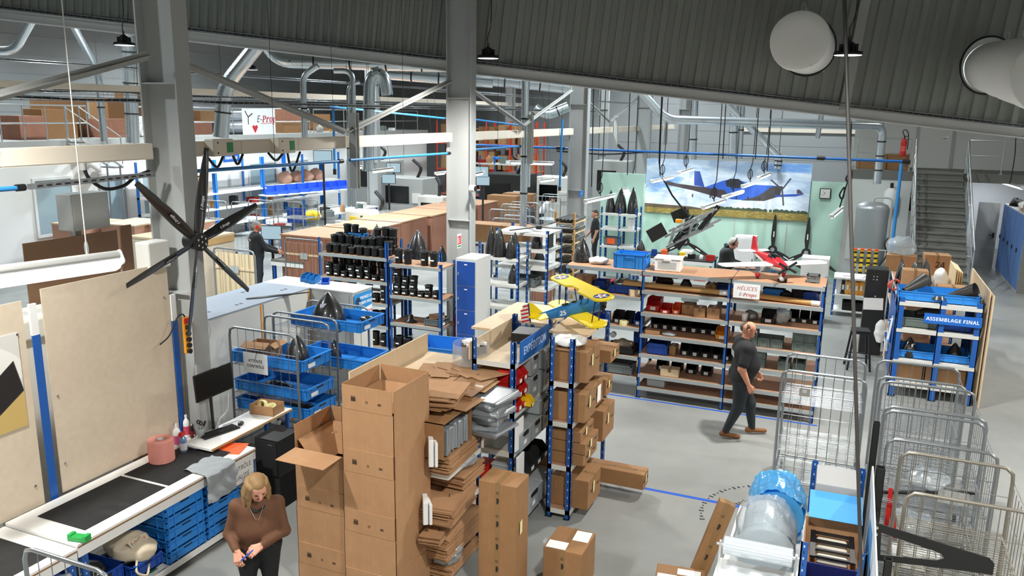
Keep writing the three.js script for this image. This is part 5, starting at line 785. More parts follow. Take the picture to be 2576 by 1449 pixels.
// ---------------------------------------------------------------- racks of black pots and cones around the middle column
{
  rack({ name: 'pot_rack', label: 'blue rack full of black pots, wide left unit', x0: -9.62, x1: -8.04, z0: -12.97, z1: -13.55, h: 2.2, along: 'x', shelves: [0.13, 0.55, 1.0, 1.43, 1.9], beam: M.shelfZinc, um: M.blue });
  rack({ name: 'pot_rack', label: 'blue rack of black pots left of the extinguisher', x0: -8.0, x1: -6.88, z0: -12.97, z1: -13.55, h: 1.88, along: 'x', shelves: [0.13, 0.66, 1.2, 1.81], beam: M.shelfZinc, um: M.blue });
  const potG = {}; const potGeo = (r, h) => { const k = r + ',' + h; return potG[k] = potG[k] || merged([lathe([[0.001, 0], [r * 0.9, 0], [r * 0.92, h * 0.1], [r, h * 0.86], [r * 1.1, h * 0.88], [r * 1.1, h], [r * 0.9, h], [r * 0.82, h * 0.1], [0.001, h * 0.08]], 18)]); };
  const rimG = {}; const rimGeo = (r, h) => { const k = r + ',' + h; return rimG[k] = rimG[k] || new THREE.TorusGeometry(r, 0.008, 5, 20).rotateX(PI / 2).translate(0, h, 0); };
  const tagGeo = bx(0.07, 0.026, 0.003);
  let n = 0; const ord = ['first', 'second', 'third', 'fourth', 'fifth', 'sixth', 'seventh', 'eighth', 'ninth', 'tenth'], rowName = ['front row', 'middle row', 'back row'], lev = ['single', 'upper one of a pile', 'top of a pile of three', 'top of a pile of four'];
  function pot(x, y, z, r, h, label, tagged) {
    const t = thing('black_pot', label, 'pot', [x, y, z], 0, 'black pots on the racks');
    part(t, 'body', potGeo(r, h), M.pot); part(t, 'rim', rimGeo(r, h), M.potRim);
    if (tagged) { const g = part(t, 'label_strip', tagGeo, M.paper); g.position.set(rr(-0.01, 0.01), h * 0.45, r + 0.008); }
  }
  const shelfRow = (where, x0, x1, y, cols, rows, layers, r, hh, gap) => {
    for (let k = 0; k < rows; k++) for (let c = 0; c < cols; c++) {
      const L = layers(c, k); let yy = y + 0.001; const rad = r * (rnd() < 0.3 ? 0.9 : 1);
      for (let l = 0; l < L; l++) { const h = hh * rr(0.85, 1.12); const hq = Math.round(h * 50) / 50; pot(x0 + (x1 - x0) * (c + 0.5) / cols + rr(-0.01, 0.01), yy, -13.08 - k * 0.19 + rr(-0.008, 0.008), rad, hq, 'black pot, ' + where + ', ' + rowName[k] + ', ' + ord[c % 10] + ' from left' + (L > 1 ? ', ' + ['bottom', 'second', 'third', 'fourth'][l] + ' in pile' : ''), rnd() < 0.85 && k === 0 && y < 1.85); yy += hq + 0.001; }
    }
  };
  shelfRow('wide rack top board', -9.52, -8.1, 1.9, 8, 3, (c, k) => k === 0 ? 1 : k === 1 ? 2 : (c % 4 ? 3 : 2), 0.078, 0.17);
  shelfRow('wide rack second board', -9.52, -8.1, 1.43, 8, 2, (c, k) => k === 0 ? (c % 4 === 2 ? 1 : 2) : 3, 0.076, 0.12);
  shelfRow('wide rack third board', -9.52, -8.1, 1.0, 8, 1, (c) => 1 + (c % 2), 0.076, 0.17);
  shelfRow('wide rack fourth board', -9.52, -8.1, 0.55, 7, 1, () => 1, 0.085, 0.26);
  shelfRow('wide rack lowest board', -9.52, -8.1, 0.13, 7, 1, () => 1, 0.08, 0.25);
  for (const [x, i] of [[-7.86, 0], [-7.66, 1], [-7.3, 2], [-7.1, 3]]) pot(x, 1.811, -13.1, 0.075, 0.27, 'tall black pot on the narrow rack top, ' + ord[i] + ' from the left', i !== 1);
  shelfRow('narrow rack second board', -7.95, -6.95, 1.2, 6, 1, (c) => [4, 3, 3, 1, 2, 1][c], 0.075, 0.12); shelfRow('narrow rack lowest board', -7.95, -7.2, 0.13, 4, 1, () => 1, 0.08, 0.22);
  solid('dark_flange', 'round dark flange lying on the narrow pot rack', 'flange', [lathe([[0.001, 0], [0.13, 0], [0.13, 0.03], [0.06, 0.05], [0.05, 0.14], [0.001, 0.14]], 24)], M.carbon, [-7.65, 0.661, -13.15]);
  crate('small grey crate with papers on the narrow pot rack', [-7.1, 0.662, -13.2], 0.36, 0.14, 0.36, M.crateGrey, 0, undefined, true); solid('paper_wad', 'brown paper lying in the small grey crate', 'paper', bx(0.3, 0.02, 0.24, 0, 0, 0, 0.5, 0.2, 0.1), M.kraft, [-7.1, 0.82, -13.2]);
  crate('small blue crate on top of the wide pot rack', [-9.0, 2.1, -13.45], 0.34, 0.17, 0.22, M.crate, 0, undefined, false);
  cone('black cone standing behind the pots', [-8.95, 1.721, -14.05], 0.17, 0.66, 'cones near the middle column');
  // board rack behind: big cone
  rack({ name: 'cone_rack', label: 'rack with the biggest black cone left of the middle column', x0: -9.5, x1: -7.3, z0: -13.75, z1: -14.4, h: 1.95, along: 'x', bays: 2, shelves: [0.4, 1.1, 1.72], beam: M.shelf, board: M.shelf });
  cone('biggest black cone left of the middle column', [-8.0, 1.721, -14.08], 0.215, 0.6, 'cones near the middle column'); cone('black cone just behind the biggest cone', [-7.46, 1.721, -14.1], 0.1, 0.32, 'cones near the middle column');
  // right of the column
  rack({ name: 'cone_rack', label: 'narrow rack with four cones right of the middle column', x0: -7.0, x1: -6.1, z0: -14.85, z1: -15.4, h: 2.05, along: 'x', shelves: [0.2, 0.72, 1.2, 1.75], board: M.shelf });
  [[-6.82, -15.1, 0.13, 0.62, 'tallest black cone directly right of the middle column'], [-6.58, -14.98, 0.145, 0.6, 'black cone second from the middle column'], [-6.34, -15.22, 0.11, 0.5, 'slim black cone third from the middle column'], [-6.3, -14.94, 0.125, 0.46, 'black cone at the right end of the narrow rack']].forEach(([x, z, r, h, l]) => cone(l, [x, 1.752, z], r, h, 'cones near the middle column'));
  cone('black cone on the lower board of the narrow rack', [-6.3, 1.202, -15.05], 0.11, 0.4, 'cones near the middle column');
  rack({ name: 'board_rack', label: 'grey-shelved blue rack with one short cone and grey crate', x0: -6.95, x1: -5.75, z0: -15.6, z1: -16.5, h: 2.25, along: 'x', shelves: [0.5, 1.0, 1.45, 1.83, 2.18], board: M.shelf });
  cone('short black cone on the grey-shelved rack', [-6.1, 1.832, -15.85], 0.13, 0.34, 'cones near the middle column', true); crate('grey crate on the grey-shelved rack', [-6.35, 1.002, -15.85], 0.6, 0.2, 0.4, M.crateGrey, 0, undefined, false);
  { const t = thing('loose_propeller', 'black three-blade propeller lying on the rack top', 'propeller', [-6.1, 2.23, -15.95]); part(t, 'hub', cy(0.07, 0.07, 0.07, 0, 0.035, 0, 18), M.carbon); for (const a of [0.15, 2.3, 4.3]) part(t, 'blade', [extr([[0.05, -0.03], [0.4, -0.055], [0.8, -0.03], [0.86, 0], [0.4, 0.045], [0.05, 0.03]], 0.014, 0.004).rotateX(-PI / 2 + 0.2).rotateY(a).translate(0, 0.04, 0)], M.carbon); }
  solid('photo_card', 'black and white photo print on the grey-shelved rack', 'photo', bx(0.004, 0.3, 0.28, 0, 0, 0), print(0.3, 0.28, (g, w, h) => { g.fillStyle = '#d5d5d5'; g.fillRect(0, 0, w, h); g.fillStyle = '#333'; for (let k = 0; k < 9; k++) { g.beginPath(); g.ellipse(w * (0.15 + (k % 3) * 0.33), h * (0.2 + Math.floor(k / 3) * 0.3), 26, 40, k, 0, 7); g.fill(); } }, 128), [-5.74, 2.03, -15.75]);
  // locker beside the column
  const lk = thing('locker', 'tall grey locker with four dark blue doors beside the column', 'locker', [-6.46, 0, -13.46]); part(lk, 'body', bl(-0.21, 0.21, 0, 2.0, -0.34, 0.3), M.shelf);
  for (let k = 0; k < 4; k++) { const d = part(lk, 'door', bl(-0.185, 0.185, 0.08 + k * 0.47, 0.535 + k * 0.47, 0.3, 0.315), M.lockerBlue); part(d, 'latch', rb(0.02, 0.05, 0.02, 0.005, -0.15, 0.3 + k * 0.47, 0.325), M.alu); part(d, 'name_tag', bx(0.06, 0.02, 0.003, 0, 0.48 + k * 0.47, 0.3165), M.paper); }
  const fe = (label, pos, s = 1) => { const t = thing('fire_extinguisher', label, 'extinguisher', pos, 0, 'fire extinguishers'); t.scale.setScalar(s); part(t, 'cylinder', lathe([[0.001, 0], [0.075, 0.005], [0.08, 0.03], [0.08, 0.4], [0.06, 0.47], [0.025, 0.5], [0.001, 0.5]], 22), M.red); part(t, 'valve', [cy(0.02, 0.02, 0.06, 0, 0.53, 0), bx(0.1, 0.02, 0.025, 0.03, 0.56, 0)], M.black); part(t, 'hose', tube([[0, 0.56, 0], [-0.06, 0.68, 0.02], [0.0, 0.74, 0.03], [0.08, 0.64, 0.04], [0.1, 0.4, 0.04], [0.1, 0.2, 0.05]], 0.013, 7), M.black); part(t, 'instruction_label', cy(0.0808, 0.0808, 0.14, 0, 0.22, 0, 22, 0, 0, true), mat(0xd95a50, 0.5)); };
  fe('red fire extinguisher on the floor between pot rack and locker', [-6.88, 0.3, -13.62]); solid('extinguisher_stand', 'small stand under the extinguisher at the column', 'stand', bl(-7.0, -6.77, 0, 0.299, -13.73, -13.52), M.greySteel);
  fe('red fire extinguisher hanging at the landing railing', [1.383, 3.457, -29], 1.15);
  const es = thing('extinguisher_sign', 'small red and white fire extinguisher sign on the column', 'sign', [-6.688, 2.295, -13.328], PI / 2); part(es, 'sheet', bx(0.16, 0.26, 0.003), M.paper); part(es, 'print', plate(0.16, 0.26, 0, 0, 0.0025), print(0.16, 0.26, (g, w, h) => { g.fillStyle = '#f2f2f0'; g.fillRect(0, 0, w, h); g.fillStyle = '#c8201f'; g.fillRect(6, h * 0.14, w - 12, h * 0.62); g.fillStyle = '#fff'; g.fillRect(w * 0.2, h * 0.28, w * 0.16, h * 0.4); g.fillRect(w * 0.24, h * 0.2, w * 0.08, h * 0.1); g.font = 'bold 30px serif'; g.save(); g.translate(w * 0.7, h * 0.66); g.rotate(-PI / 2); g.fillText('Fuoco', 0, 0); g.restore(); g.fillStyle = '#2c8a4a'; g.fillRect(6, h * 0.82, w - 12, h * 0.13); }, 128));
}
// ---------------------------------------------------------------- long rack with the cardboard tubes
{
  const U = [-4.34, -3.02, -1.6, -0.22], W = U[3] - U[0], lim = U.map(x => (x - U[0]) / W);
  rack({ name: 'long_rack', label: 'long blue rack with brown boards behind the walking person', x0: U[0], x1: U[3], z0: -12.66, z1: -13.5, h: 2.17, along: 'x', bays: 3, lim, um: M.blue, uw: 0.045, beam: M.shelfZinc, shelves: [2.16, [1.85, 1, 3], [1.72, 0, 1], [1.48, 1, 3], [1.2, 0, 1], [1.11, 1, 3], [0.7, 0, 1], [0.77, 1, 3], [0.42, 1, 3], [0.35, 0, 1], [0.2, 1, 3]] });
  const sg = thing('propeller_sign', 'white sign reading HÉLICES on the long rack', 'sign', [-1.36, 2.0, -12.63]); part(sg, 'plate', bx(0.4, 0.23, 0.005), M.paper); part(sg, 'lettering', plate(0.4, 0.23, 0, 0, 0.004), print(0.4, 0.23, (g, w, h) => { g.fillStyle = '#f1f1ef'; g.fillRect(0, 0, w, h); g.fillStyle = '#a8222a'; g.font = 'italic 66px sans-serif'; g.textAlign = 'center'; g.fillText('HÉLICES', w / 2, h * 0.44); logo(g, w * 0.22, h * 0.74, 56); }, 320));
  const tb = (label, a, b) => { const t = thing('cardboard_tube', label, 'tube', [0, 0, 0], 0, 'long cardboard tubes on the rack'); part(t, 'tube', bar(a, b, 0.042, 18), mat(0xc79a5e, 0.7)); part(t, 'wrapped_end', bar(vec(b).lerp(vec(a), 0.09).toArray(), b, 0.0445, 18), M.white); };
  tb('long cardboard tube, left one, on the upper board of the long rack', [-3.35, 1.92, -12.78], [-1.62, 1.92, -12.73]); tb('long cardboard tube, right one, ending at the right upright', [-1.7, 1.915, -12.84], [-0.28, 1.895, -12.72]);
  // contents, board by board: [kind, x, width, height, depth, colour, words]
  const box = (label, x, y, w, h, d, m, z = -12.95, o) => carton(label, [x, y + 0.001, z], w, h, d, { m, tape: o !== 0, group: 'small boxes on the long rack', turn: rr(-0.08, 0.08) });
  const B = (label, x, y, w, h, d, m, z = -12.95) => bin(label, [x, y + 0.001, z], w, h, d, m, 0, 'bins on the long rack');
  const CR = (label, x, y, w, h, d, m, z = -12.95) => crate(label, [x, y + 0.001, z], w, h, d, m, 0, 'crates on the long rack', false);
  const soft = (label, x, y, w, h, d, m, z = -12.95, f = 20) => solid('wrapped_parts', label, 'parts', heapGeo(w, h, d, Math.min(w, h) * 0.07, f, x * 7), m, [x, y + 0.002, z], 0, 'loose parts on the long rack');
  // left bay
  box('open brown carton in the left bay under the top board', -4.1, 1.72, 0.28, 0.2, 0.3, M.card, -13.1); CR('small dark blue crate beside the brown carton', -3.82, 1.72, 0.2, 0.14, 0.26, M.crateDark, -13.1); CR('wide blue crate with tube in the left bay', -3.35, 1.72, 0.52, 0.14, 0.4, M.crateDark, -13.0); solid('wood_block', 'pale wood block in the left bay of the long rack', 'wood', bx(0.42, 0.08, 0.1, 0, 0.04, 0), M.woodPale, [-4.0, 1.721, -12.8], 0.05); solid('wood_block', 'short pale wood block near the left blue upright', 'wood', bx(0.16, 0.1, 0.1, 0, 0.05, 0), M.woodPale, [-3.16, 1.721, -12.76], 0.5);
  soft('grey wrapped roll in the wide blue crate', -3.38, 1.735, 0.5, 0.22, 0.26, M.silverBag, -13.05);
  B('bright blue bin in the left bay', -3.68, 1.2, 0.15, 0.16, 0.26, M.bin, -12.85); B('dark blue bin at the left of the left bay', -3.9, 1.2, 0.15, 0.16, 0.26, M.crateDark); B('black bin in the left bay, left one', -3.46, 1.2, 0.15, 0.18, 0.26, M.blackMatte); B('black bin in the left bay, right one', -3.28, 1.2, 0.15, 0.18, 0.26, M.blackMatte); B('blue bin behind the black bins', -3.1, 1.2, 0.13, 0.18, 0.26, M.crateDark); { const t = thing('tape_roll', 'pale adhesive tape roll standing on the left bay edge', 'tape', [-3.32, 1.201, -12.74]); part(t, 'tape', lathe([[0.045, 0], [0.065, 0], [0.065, 0.08], [0.045, 0.08], [0.045, 0]], 24), M.tapeYellow); }
  solid('paper_stack', 'white papers on the left bay board', 'papers', bx(0.3, 0.012, 0.2, 0, 0.006, 0), M.paper, [-3.95, 1.201, -12.78], 0.1);
  CR('black crate with parts in the left bay', -3.35, 0.7, 0.44, 0.14, 0.3, M.black, -12.85); soft('beige and grey parts heap in the black crate', -3.35, 0.72, 0.4, 0.24, 0.26, mat(0x8b7d68, 0.8), -12.85); box('small brown carton left of the black crate', -3.72, 0.7, 0.16, 0.14, 0.26, M.card, -12.85); { const t = thing('tape_dispenser', 'orange tape gun lying on the left bay board', 'tape dispenser', [-3.6, 0.86, -12.8]); part(t, 'handle', bar([-0.08, 0, 0], [0.04, 0.16, 0], 0.018, 8), M.wood); part(t, 'roll', cy(0.05, 0.05, 0.06, 0.1, 0.14, 0, 18, PI / 2), M.greySteel); }
  CR('grey slotted crate on the low board of the left bay', -3.4, 0.35, 0.52, 0.16, 0.34, M.crateGrey, -12.86); CR('deep blue crate standing beside the left blue upright', -3.12, 0.7, 0.16, 0.36, 0.3, M.crateDark, -13.2); box('brown carton behind the grey slotted crate', -3.5, 0.35, 0.4, 0.26, 0.3, M.brownply, -13.25, 0);
  // middle bay
  soft('black pump part under the top board in the middle bay', -2.35, 1.85, 0.18, 0.22, 0.18, M.black); box('small open carton near the sign', -1.95, 1.85, 0.16, 0.15, 0.2, M.card, -13.0); soft('dark parts heap at the left of the middle bay', -2.75, 1.85, 0.3, 0.2, 0.2, M.carbon, -13.1); CR('dark blue crate behind the left tube', -1.78, 1.85, 0.2, 0.14, 0.3, M.crateDark, -13.2);
  B('large red bin in the middle bay', -2.85, 1.48, 0.22, 0.2, 0.28, M.red); B('small red bin beside the large red one', -2.63, 1.48, 0.16, 0.13, 0.24, M.red, -12.85); B('orange bin in the middle bay', -2.46, 1.48, 0.12, 0.15, 0.24, M.orange, -12.88); box('open carton with flaps, left of three in the middle bay', -2.28, 1.48, 0.2, 0.16, 0.26, M.card); box('open carton in the middle of the middle bay', -2.08, 1.48, 0.18, 0.15, 0.24, M.card, -12.84); box('open carton left of the blue upright', -1.86, 1.48, 0.2, 0.17, 0.26, M.card, -12.86); soft('white plastic film sheet over the cartons', -2.3, 1.64, 0.3, 0.08, 0.2, M.film, -13.05);
  for (let k = 0; k < 7; k++) B('black bin, ' + ['first', 'second', 'third', 'fourth', 'fifth', 'sixth', 'seventh'][k] + ' in the row of the middle bay', -2.85 + k * 0.16, 1.11, 0.145, 0.2, 0.26, M.blackMatte, -13.22); B('yellow bin in the row of black bins', -1.72, 1.11, 0.2, 0.17, 0.26, M.amber, -13.0); box('flat brown packet on the middle bay board', -2.82, 1.11, 0.24, 0.06, 0.18, M.card, -12.78, 0); soft('clear bag packet beside the flat brown packet', -2.55, 1.11, 0.24, 0.06, 0.16, M.clearPlastic, -12.76);
  CR('blue lidded crate in the lower middle bay', -2.72, 0.77, 0.32, 0.19, 0.28, M.crateDark, -12.85); box('narrow brown carton beside the blue crate', -2.48, 0.77, 0.11, 0.16, 0.22, M.kraft, -12.88); for (let k = 0; k < 5; k++) B('dark bin with white tag, ' + ord5(k) + ' in the lower middle bay', -2.3 + k * 0.17, 0.77, 0.15, 0.19, 0.26, M.blackMatte, -13.0);
  box('tan carton with logo print on the lower middle board', -2.5, 0.42, 0.3, 0.13, 0.2, M.woodPale, -12.8); for (let k = 0; k < 4; k++) B('dark bin, ' + ord5(k) + ' behind the tan carton', -2.7 + k * 0.25, 0.42, 0.17, 0.18, 0.26, M.blackMatte, -13.15); { const t = thing('clear_box', 'grey translucent tub on the lowest middle board', 'box', [-2.72, 0.202, -12.85]); part(t, 'walls', [rb(0.3, 0.14, 0.26, 0.02, 0, 0.07, 0)], M.clearPlastic); part(t, 'rim', rb(0.33, 0.015, 0.29, 0.005, 0, 0.145, 0), M.greySteel); }
  // right bay
  CR('blue crates pile behind the sign', -0.98, 1.85, 0.3, 0.17, 0.3, M.crate, -13.05); soft('black fan part right of the sign', -0.8, 1.85, 0.2, 0.16, 0.18, M.black); CR('black box in the right bay under the top board', -0.6, 1.85, 0.22, 0.2, 0.3, M.black, -13.1); CR('dark blue crate at the right end under the top board', -0.42, 1.85, 0.22, 0.18, 0.26, M.crateDark, -13.0); { const t = thing('bucket', 'clear blue bucket at the right end of the long rack', 'bucket', [-0.33, 1.851, -12.95]); part(t, 'wall', cy(0.07, 0.09, 0.17, 0, 0.085, 0, 20, 0, 0, true), M.clearPlastic); part(t, 'bottom', cy(0.07, 0.07, 0.006, 0, 0.003, 0, 20), M.clearPlastic); }
  { const t = thing('plastic_cup', 'white plastic cup right of the middle upright', 'cup', [-1.38, 1.481, -12.84]); part(t, 'cup_wall', cy(0.04, 0.055, 0.12, 0, 0.06, 0, 18, 0, 0, true), M.white); } soft('grey silver bag heap in the right bay', -1.3, 1.48, 0.26, 0.16, 0.2, M.silverBag, -13.0); B('black bucket bin in the right bay', -1.02, 1.48, 0.22, 0.18, 0.26, M.black); soft('crumpled clear bag in the right bay', -0.82, 1.48, 0.24, 0.26, 0.2, M.film, -12.95, 34); for (let k = 0; k < 3; k++) B('dark grey bin, ' + ord5(k) + ' at the right end of the second board', -0.66 + k * 0.16, 1.48, 0.145, 0.16, 0.26, M.blackMatte, -13.2);
  let q = 0; for (const [x, n, y] of [[-1.24, 2, 1.11], [-1.05, 1, 1.11], [-0.86, 1, 1.11], [-0.54, 2, 1.11], [-0.37, 2, 1.11], [-1.1, 2, 0.77], [-0.72, 1, 0.77], [-0.5, 1, 0.77]]) for (let k = 0; k < n; k++) CR('grey-green parts box in the right bay, ' + (y > 1 ? 'upper board ' : 'lower board ') + ord5(q++ % 9) + (k ? ' on top' : ''), x, y + k * 0.151, 0.165, 0.15, 0.28, M.crateGreen, -12.86);
  // on the top board
  const bc = crate('bright blue crate with handle holes on the long rack top', [-3.28, 2.161, -12.98], 0.52, 0.24, 0.4, M.crate, 0.04, undefined, false); part(bc, 'corner_rib', [bx(0.1, 0.2, 0.012, -0.16, 0.1, 0.204), bx(0.1, 0.2, 0.012, 0.16, 0.1, 0.204), bx(0.14, 0.03, 0.02, 0, 0.19, 0.206)], M.crate);
  const wb = thing('white_tub', 'white lidded tub with clear front on the long rack top', 'box', [-2.66, 2.161, -12.98], 0.06); part(wb, 'frame', [rb(0.42, 0.2, 0.34, 0.02, 0, 0.1, 0)], M.whiteGloss); part(wb, 'lid', rb(0.45, 0.02, 0.37, 0.008, 0, 0.21, 0), M.whiteGloss); part(wb, 'window', rb(0.3, 0.12, 0.01, 0.004, 0, 0.1, 0.17), M.clearPlastic); part(wb, 'clip', rb(0.12, 0.04, 0.015, 0.004, 0, 0.2, 0.188), M.whiteGloss);
  solid('cloth_roll', 'folded grey-white cloth on the long rack top', 'cloth', heapGeo(0.34, 0.13, 0.2, 0.012, 24, 3), mat(0xcfcdc6, 0.9), [-3.86, 2.162, -12.95], 0.2);
  cone('black cone with jagged base at the left end of the long rack', [-4.18, 2.162, -13.05], 0.15, 0.42, 'cones near the middle column'); solid('grey_tub', 'small grey tub at the right end of the long rack top', 'tub', crateGeo(0.17, 0.13, 0.12), M.crateGrey, [-0.42, 2.161, -13.0]); solid('foot_block', 'small black block under the red model plane wheel', 'block', rb(0.14, 0.05, 0.12, 0.008, 0, 0.025, 0), M.black, [-0.86, 2.161, -12.83]);
}
function ord5(k) { return ['first', 'second', 'third', 'fourth', 'fifth', 'sixth', 'seventh', 'eighth', 'ninth'][k]; }
// ---------------------------------------------------------------- model aircraft
const ell = (pts, n = 16) => { // loft of ellipses along x: [x, y, ry, rz]
  const pos = [], idx = [], uv = []; pts.forEach(([x, y, ry, rz], i) => { for (let k = 0; k < n; k++) { const a = k / n * 2 * PI; pos.push(x, y + Math.sin(a) * ry, Math.cos(a) * rz); uv.push(i / pts.length, k / n); } });
  for (let i = 0; i < pts.length - 1; i++) for (let k = 0; k < n; k++) { const a = i * n + k, b = i * n + (k + 1) % n; idx.push(a, a + n, b, b, a + n, b + n); }
  for (const [e, s] of [[0, 1], [pts.length - 1, -1]]) { const c = pos.length / 3; pos.push(pts[e][0], pts[e][1], 0); uv.push(0, 0); for (let k = 0; k < n; k++) { const a = e * n + k, b = e * n + (k + 1) % n; s > 0 ? idx.push(c, a, b) : idx.push(c, b, a); } }
  const g = new THREE.BufferGeometry(); g.setAttribute('position', new THREE.Float32BufferAttribute(pos, 3)); g.setAttribute('uv', new THREE.Float32BufferAttribute(uv, 2)); g.setIndex(idx); g.computeVertexNormals(); return g; };
{ // yellow and blue biplane, nose towards +x in its own frame
  const t = thing('model_biplane', 'yellow and blue model biplane with number 25', 'model plane', [-3.0, 2.31, -9.0], 0.76); t.rotation.set(0, 0.76, 0.14, 'YZX'); t.scale.setScalar(1.12); const by = mat(0x2d7fc0, 0.35), ye = mat(0xf6d916, 0.4);
  part(t, 'fuselage', ell([[-0.46, 0.03, 0.02, 0.008], [-0.3, 0.02, 0.045, 0.03], [-0.1, 0.02, 0.07, 0.055], [0.1, 0.02, 0.085, 0.065], [0.26, 0.01, 0.085, 0.07], [0.34, 0.01, 0.075, 0.065]]), by);
  part(t, 'engine', [cy(0.075, 0.06, 0.06, 0.37, 0.01, 0, 18, 0, -PI / 2), ...[0, 1, 2, 3, 4, 5, 6].map(k => rb(0.03, 0.04, 0.03, 0.008, 0.37, 0.01 + Math.cos(k * 0.9) * 0.075, Math.sin(k * 0.9) * 0.075))], M.black);
  part(t, 'spinner_and_prop', [bx(0.012, 0.3, 0.03, 0.41, 0.01, 0, 0, 0.4), sp(0.025, 0.41, 0.01, 0)], M.black);
  const wing = (sp_, ch, cut) => { const p = []; const h = sp_ / 2; for (let k = 0; k <= 8; k++) { const a = PI / 2 - k / 8 * PI; p.push([Math.sin(a) * ch / 2, h - 0.1 + Math.cos(a) * 0.1]); } if (cut) p.push([-ch / 2, 0.16], [-ch / 4, 0.09], [-ch / 4, -0.09], [-ch / 2, -0.16]); for (let k = 0; k <= 8; k++) { const a = -PI / 2 + k / 8 * PI; p.push([Math.sin(a) * ch / 2, -h + 0.1 - Math.cos(a) * 0.1]); } return extr(p, 0.012, 0.005).rotateX(PI / 2); };
  const up = part(t, 'upper_wing', wing(1.28, 0.22, true).translate(0.14, 0.25, 0), ye); part(t, 'lower_wing', wing(1.2, 0.2, false).translate(0.06, -0.03, 0), ye);
  for (const s of [-1, 1]) { const rm = new THREE.MeshStandardMaterial({ map: canvasTex(64, 64, (g, w, h) => { g.fillStyle = '#24306a'; g.fillRect(0, 0, w, h); g.fillStyle = '#fff'; g.beginPath(); for (let k = 0; k < 10; k++) { const a = k * PI / 5 - PI / 2, r = k % 2 ? 13 : 31; g.lineTo(32 + Math.cos(a) * r, 32 + Math.sin(a) * r); } g.fill(); g.fillStyle = '#c5202b'; g.beginPath(); g.arc(32, 32, 8, 0, 7); g.fill(); }), roughness: 0.4 }); rm.name = 'roundel'; part(up, 'roundel', new THREE.CircleGeometry(0.085, 24).rotateX(-PI / 2).translate(0.14, 0.2565, s * 0.5), rm); }
  for (const s of [-1, 1]) for (const x of [0.1, 0.18]) { part(t, 'strut', bar([x - 0.06, -0.03, s * 0.42], [x, 0.245, s * 0.45], 0.006, 5), M.blackSteel); part(t, 'strut', bar([x, 0.07, s * 0.05], [x + 0.02, 0.245, s * 0.12], 0.006, 5), M.blackSteel); }
  for (const x of [-0.06, 0.05]) part(t, 'cockpit', sp(0.035, x, 0.09, 0, 1.2, 0.5, 0.9), M.black); part(t, 'tailplane', extr([[-0.5, -0.02], [-0.44, -0.2], [-0.34, -0.18], [-0.3, 0], [-0.34, 0.18], [-0.44, 0.2], [-0.5, 0.02]], 0.008, 0.002).rotateX(PI / 2).translate(0, 0.05, 0), ye);
  part(t, 'fin', extr([[-0.48, 0.05], [-0.32, 0.05], [-0.42, 0.17], [-0.47, 0.2]], 0.01, 0.002).translate(0, 0, -0.005), ye);
  const rud = part(t, 'rudder', extr([[-0.48, -0.02], [-0.48, 0.19], [-0.53, 0.19], [-0.58, 0.1], [-0.57, 0.0]], 0.01).translate(0, 0, -0.005), M.white); for (let k = 0; k < 5; k++) part(rud, 'stripe', bl(-0.575 + (k === 4 ? 0.03 : 0), -0.485, 0.0 + k * 0.04, 0.018 + k * 0.04, -0.0065, 0.0065), M.red); part(rud, 'blue_band', bl(-0.49, -0.474, -0.02, 0.19, -0.007, 0.007), M.navy);
  for (const s of [-1, 1]) { part(t, 'number_mark', plate(0.12, 0.075).rotateX(s > 0 ? -0.05 : 0).rotateY(s > 0 ? 0 : PI).translate(-0.12, 0.02, s * 0.0585), new THREE.MeshStandardMaterial({ map: canvasTex(128, 80, (g, w, h) => { g.fillStyle = '#2d7fc0'; g.fillRect(0, 0, w, h); g.fillStyle = '#fff'; g.font = 'bold 74px sans-serif'; g.textAlign = 'center'; g.textBaseline = 'middle'; g.fillText('25', w / 2, h / 2); }), roughness: 0.4 })); }
  for (const s of [-1, 1]) { const l = part(t, 'landing_leg', bar([0.2, -0.05, s * 0.05], [0.22, -0.16, s * 0.12], 0.008), by); part(l, 'wheel', cy(0.045, 0.045, 0.025, 0.22, -0.18, s * 0.13, 16, PI / 2), M.rubber); }
}
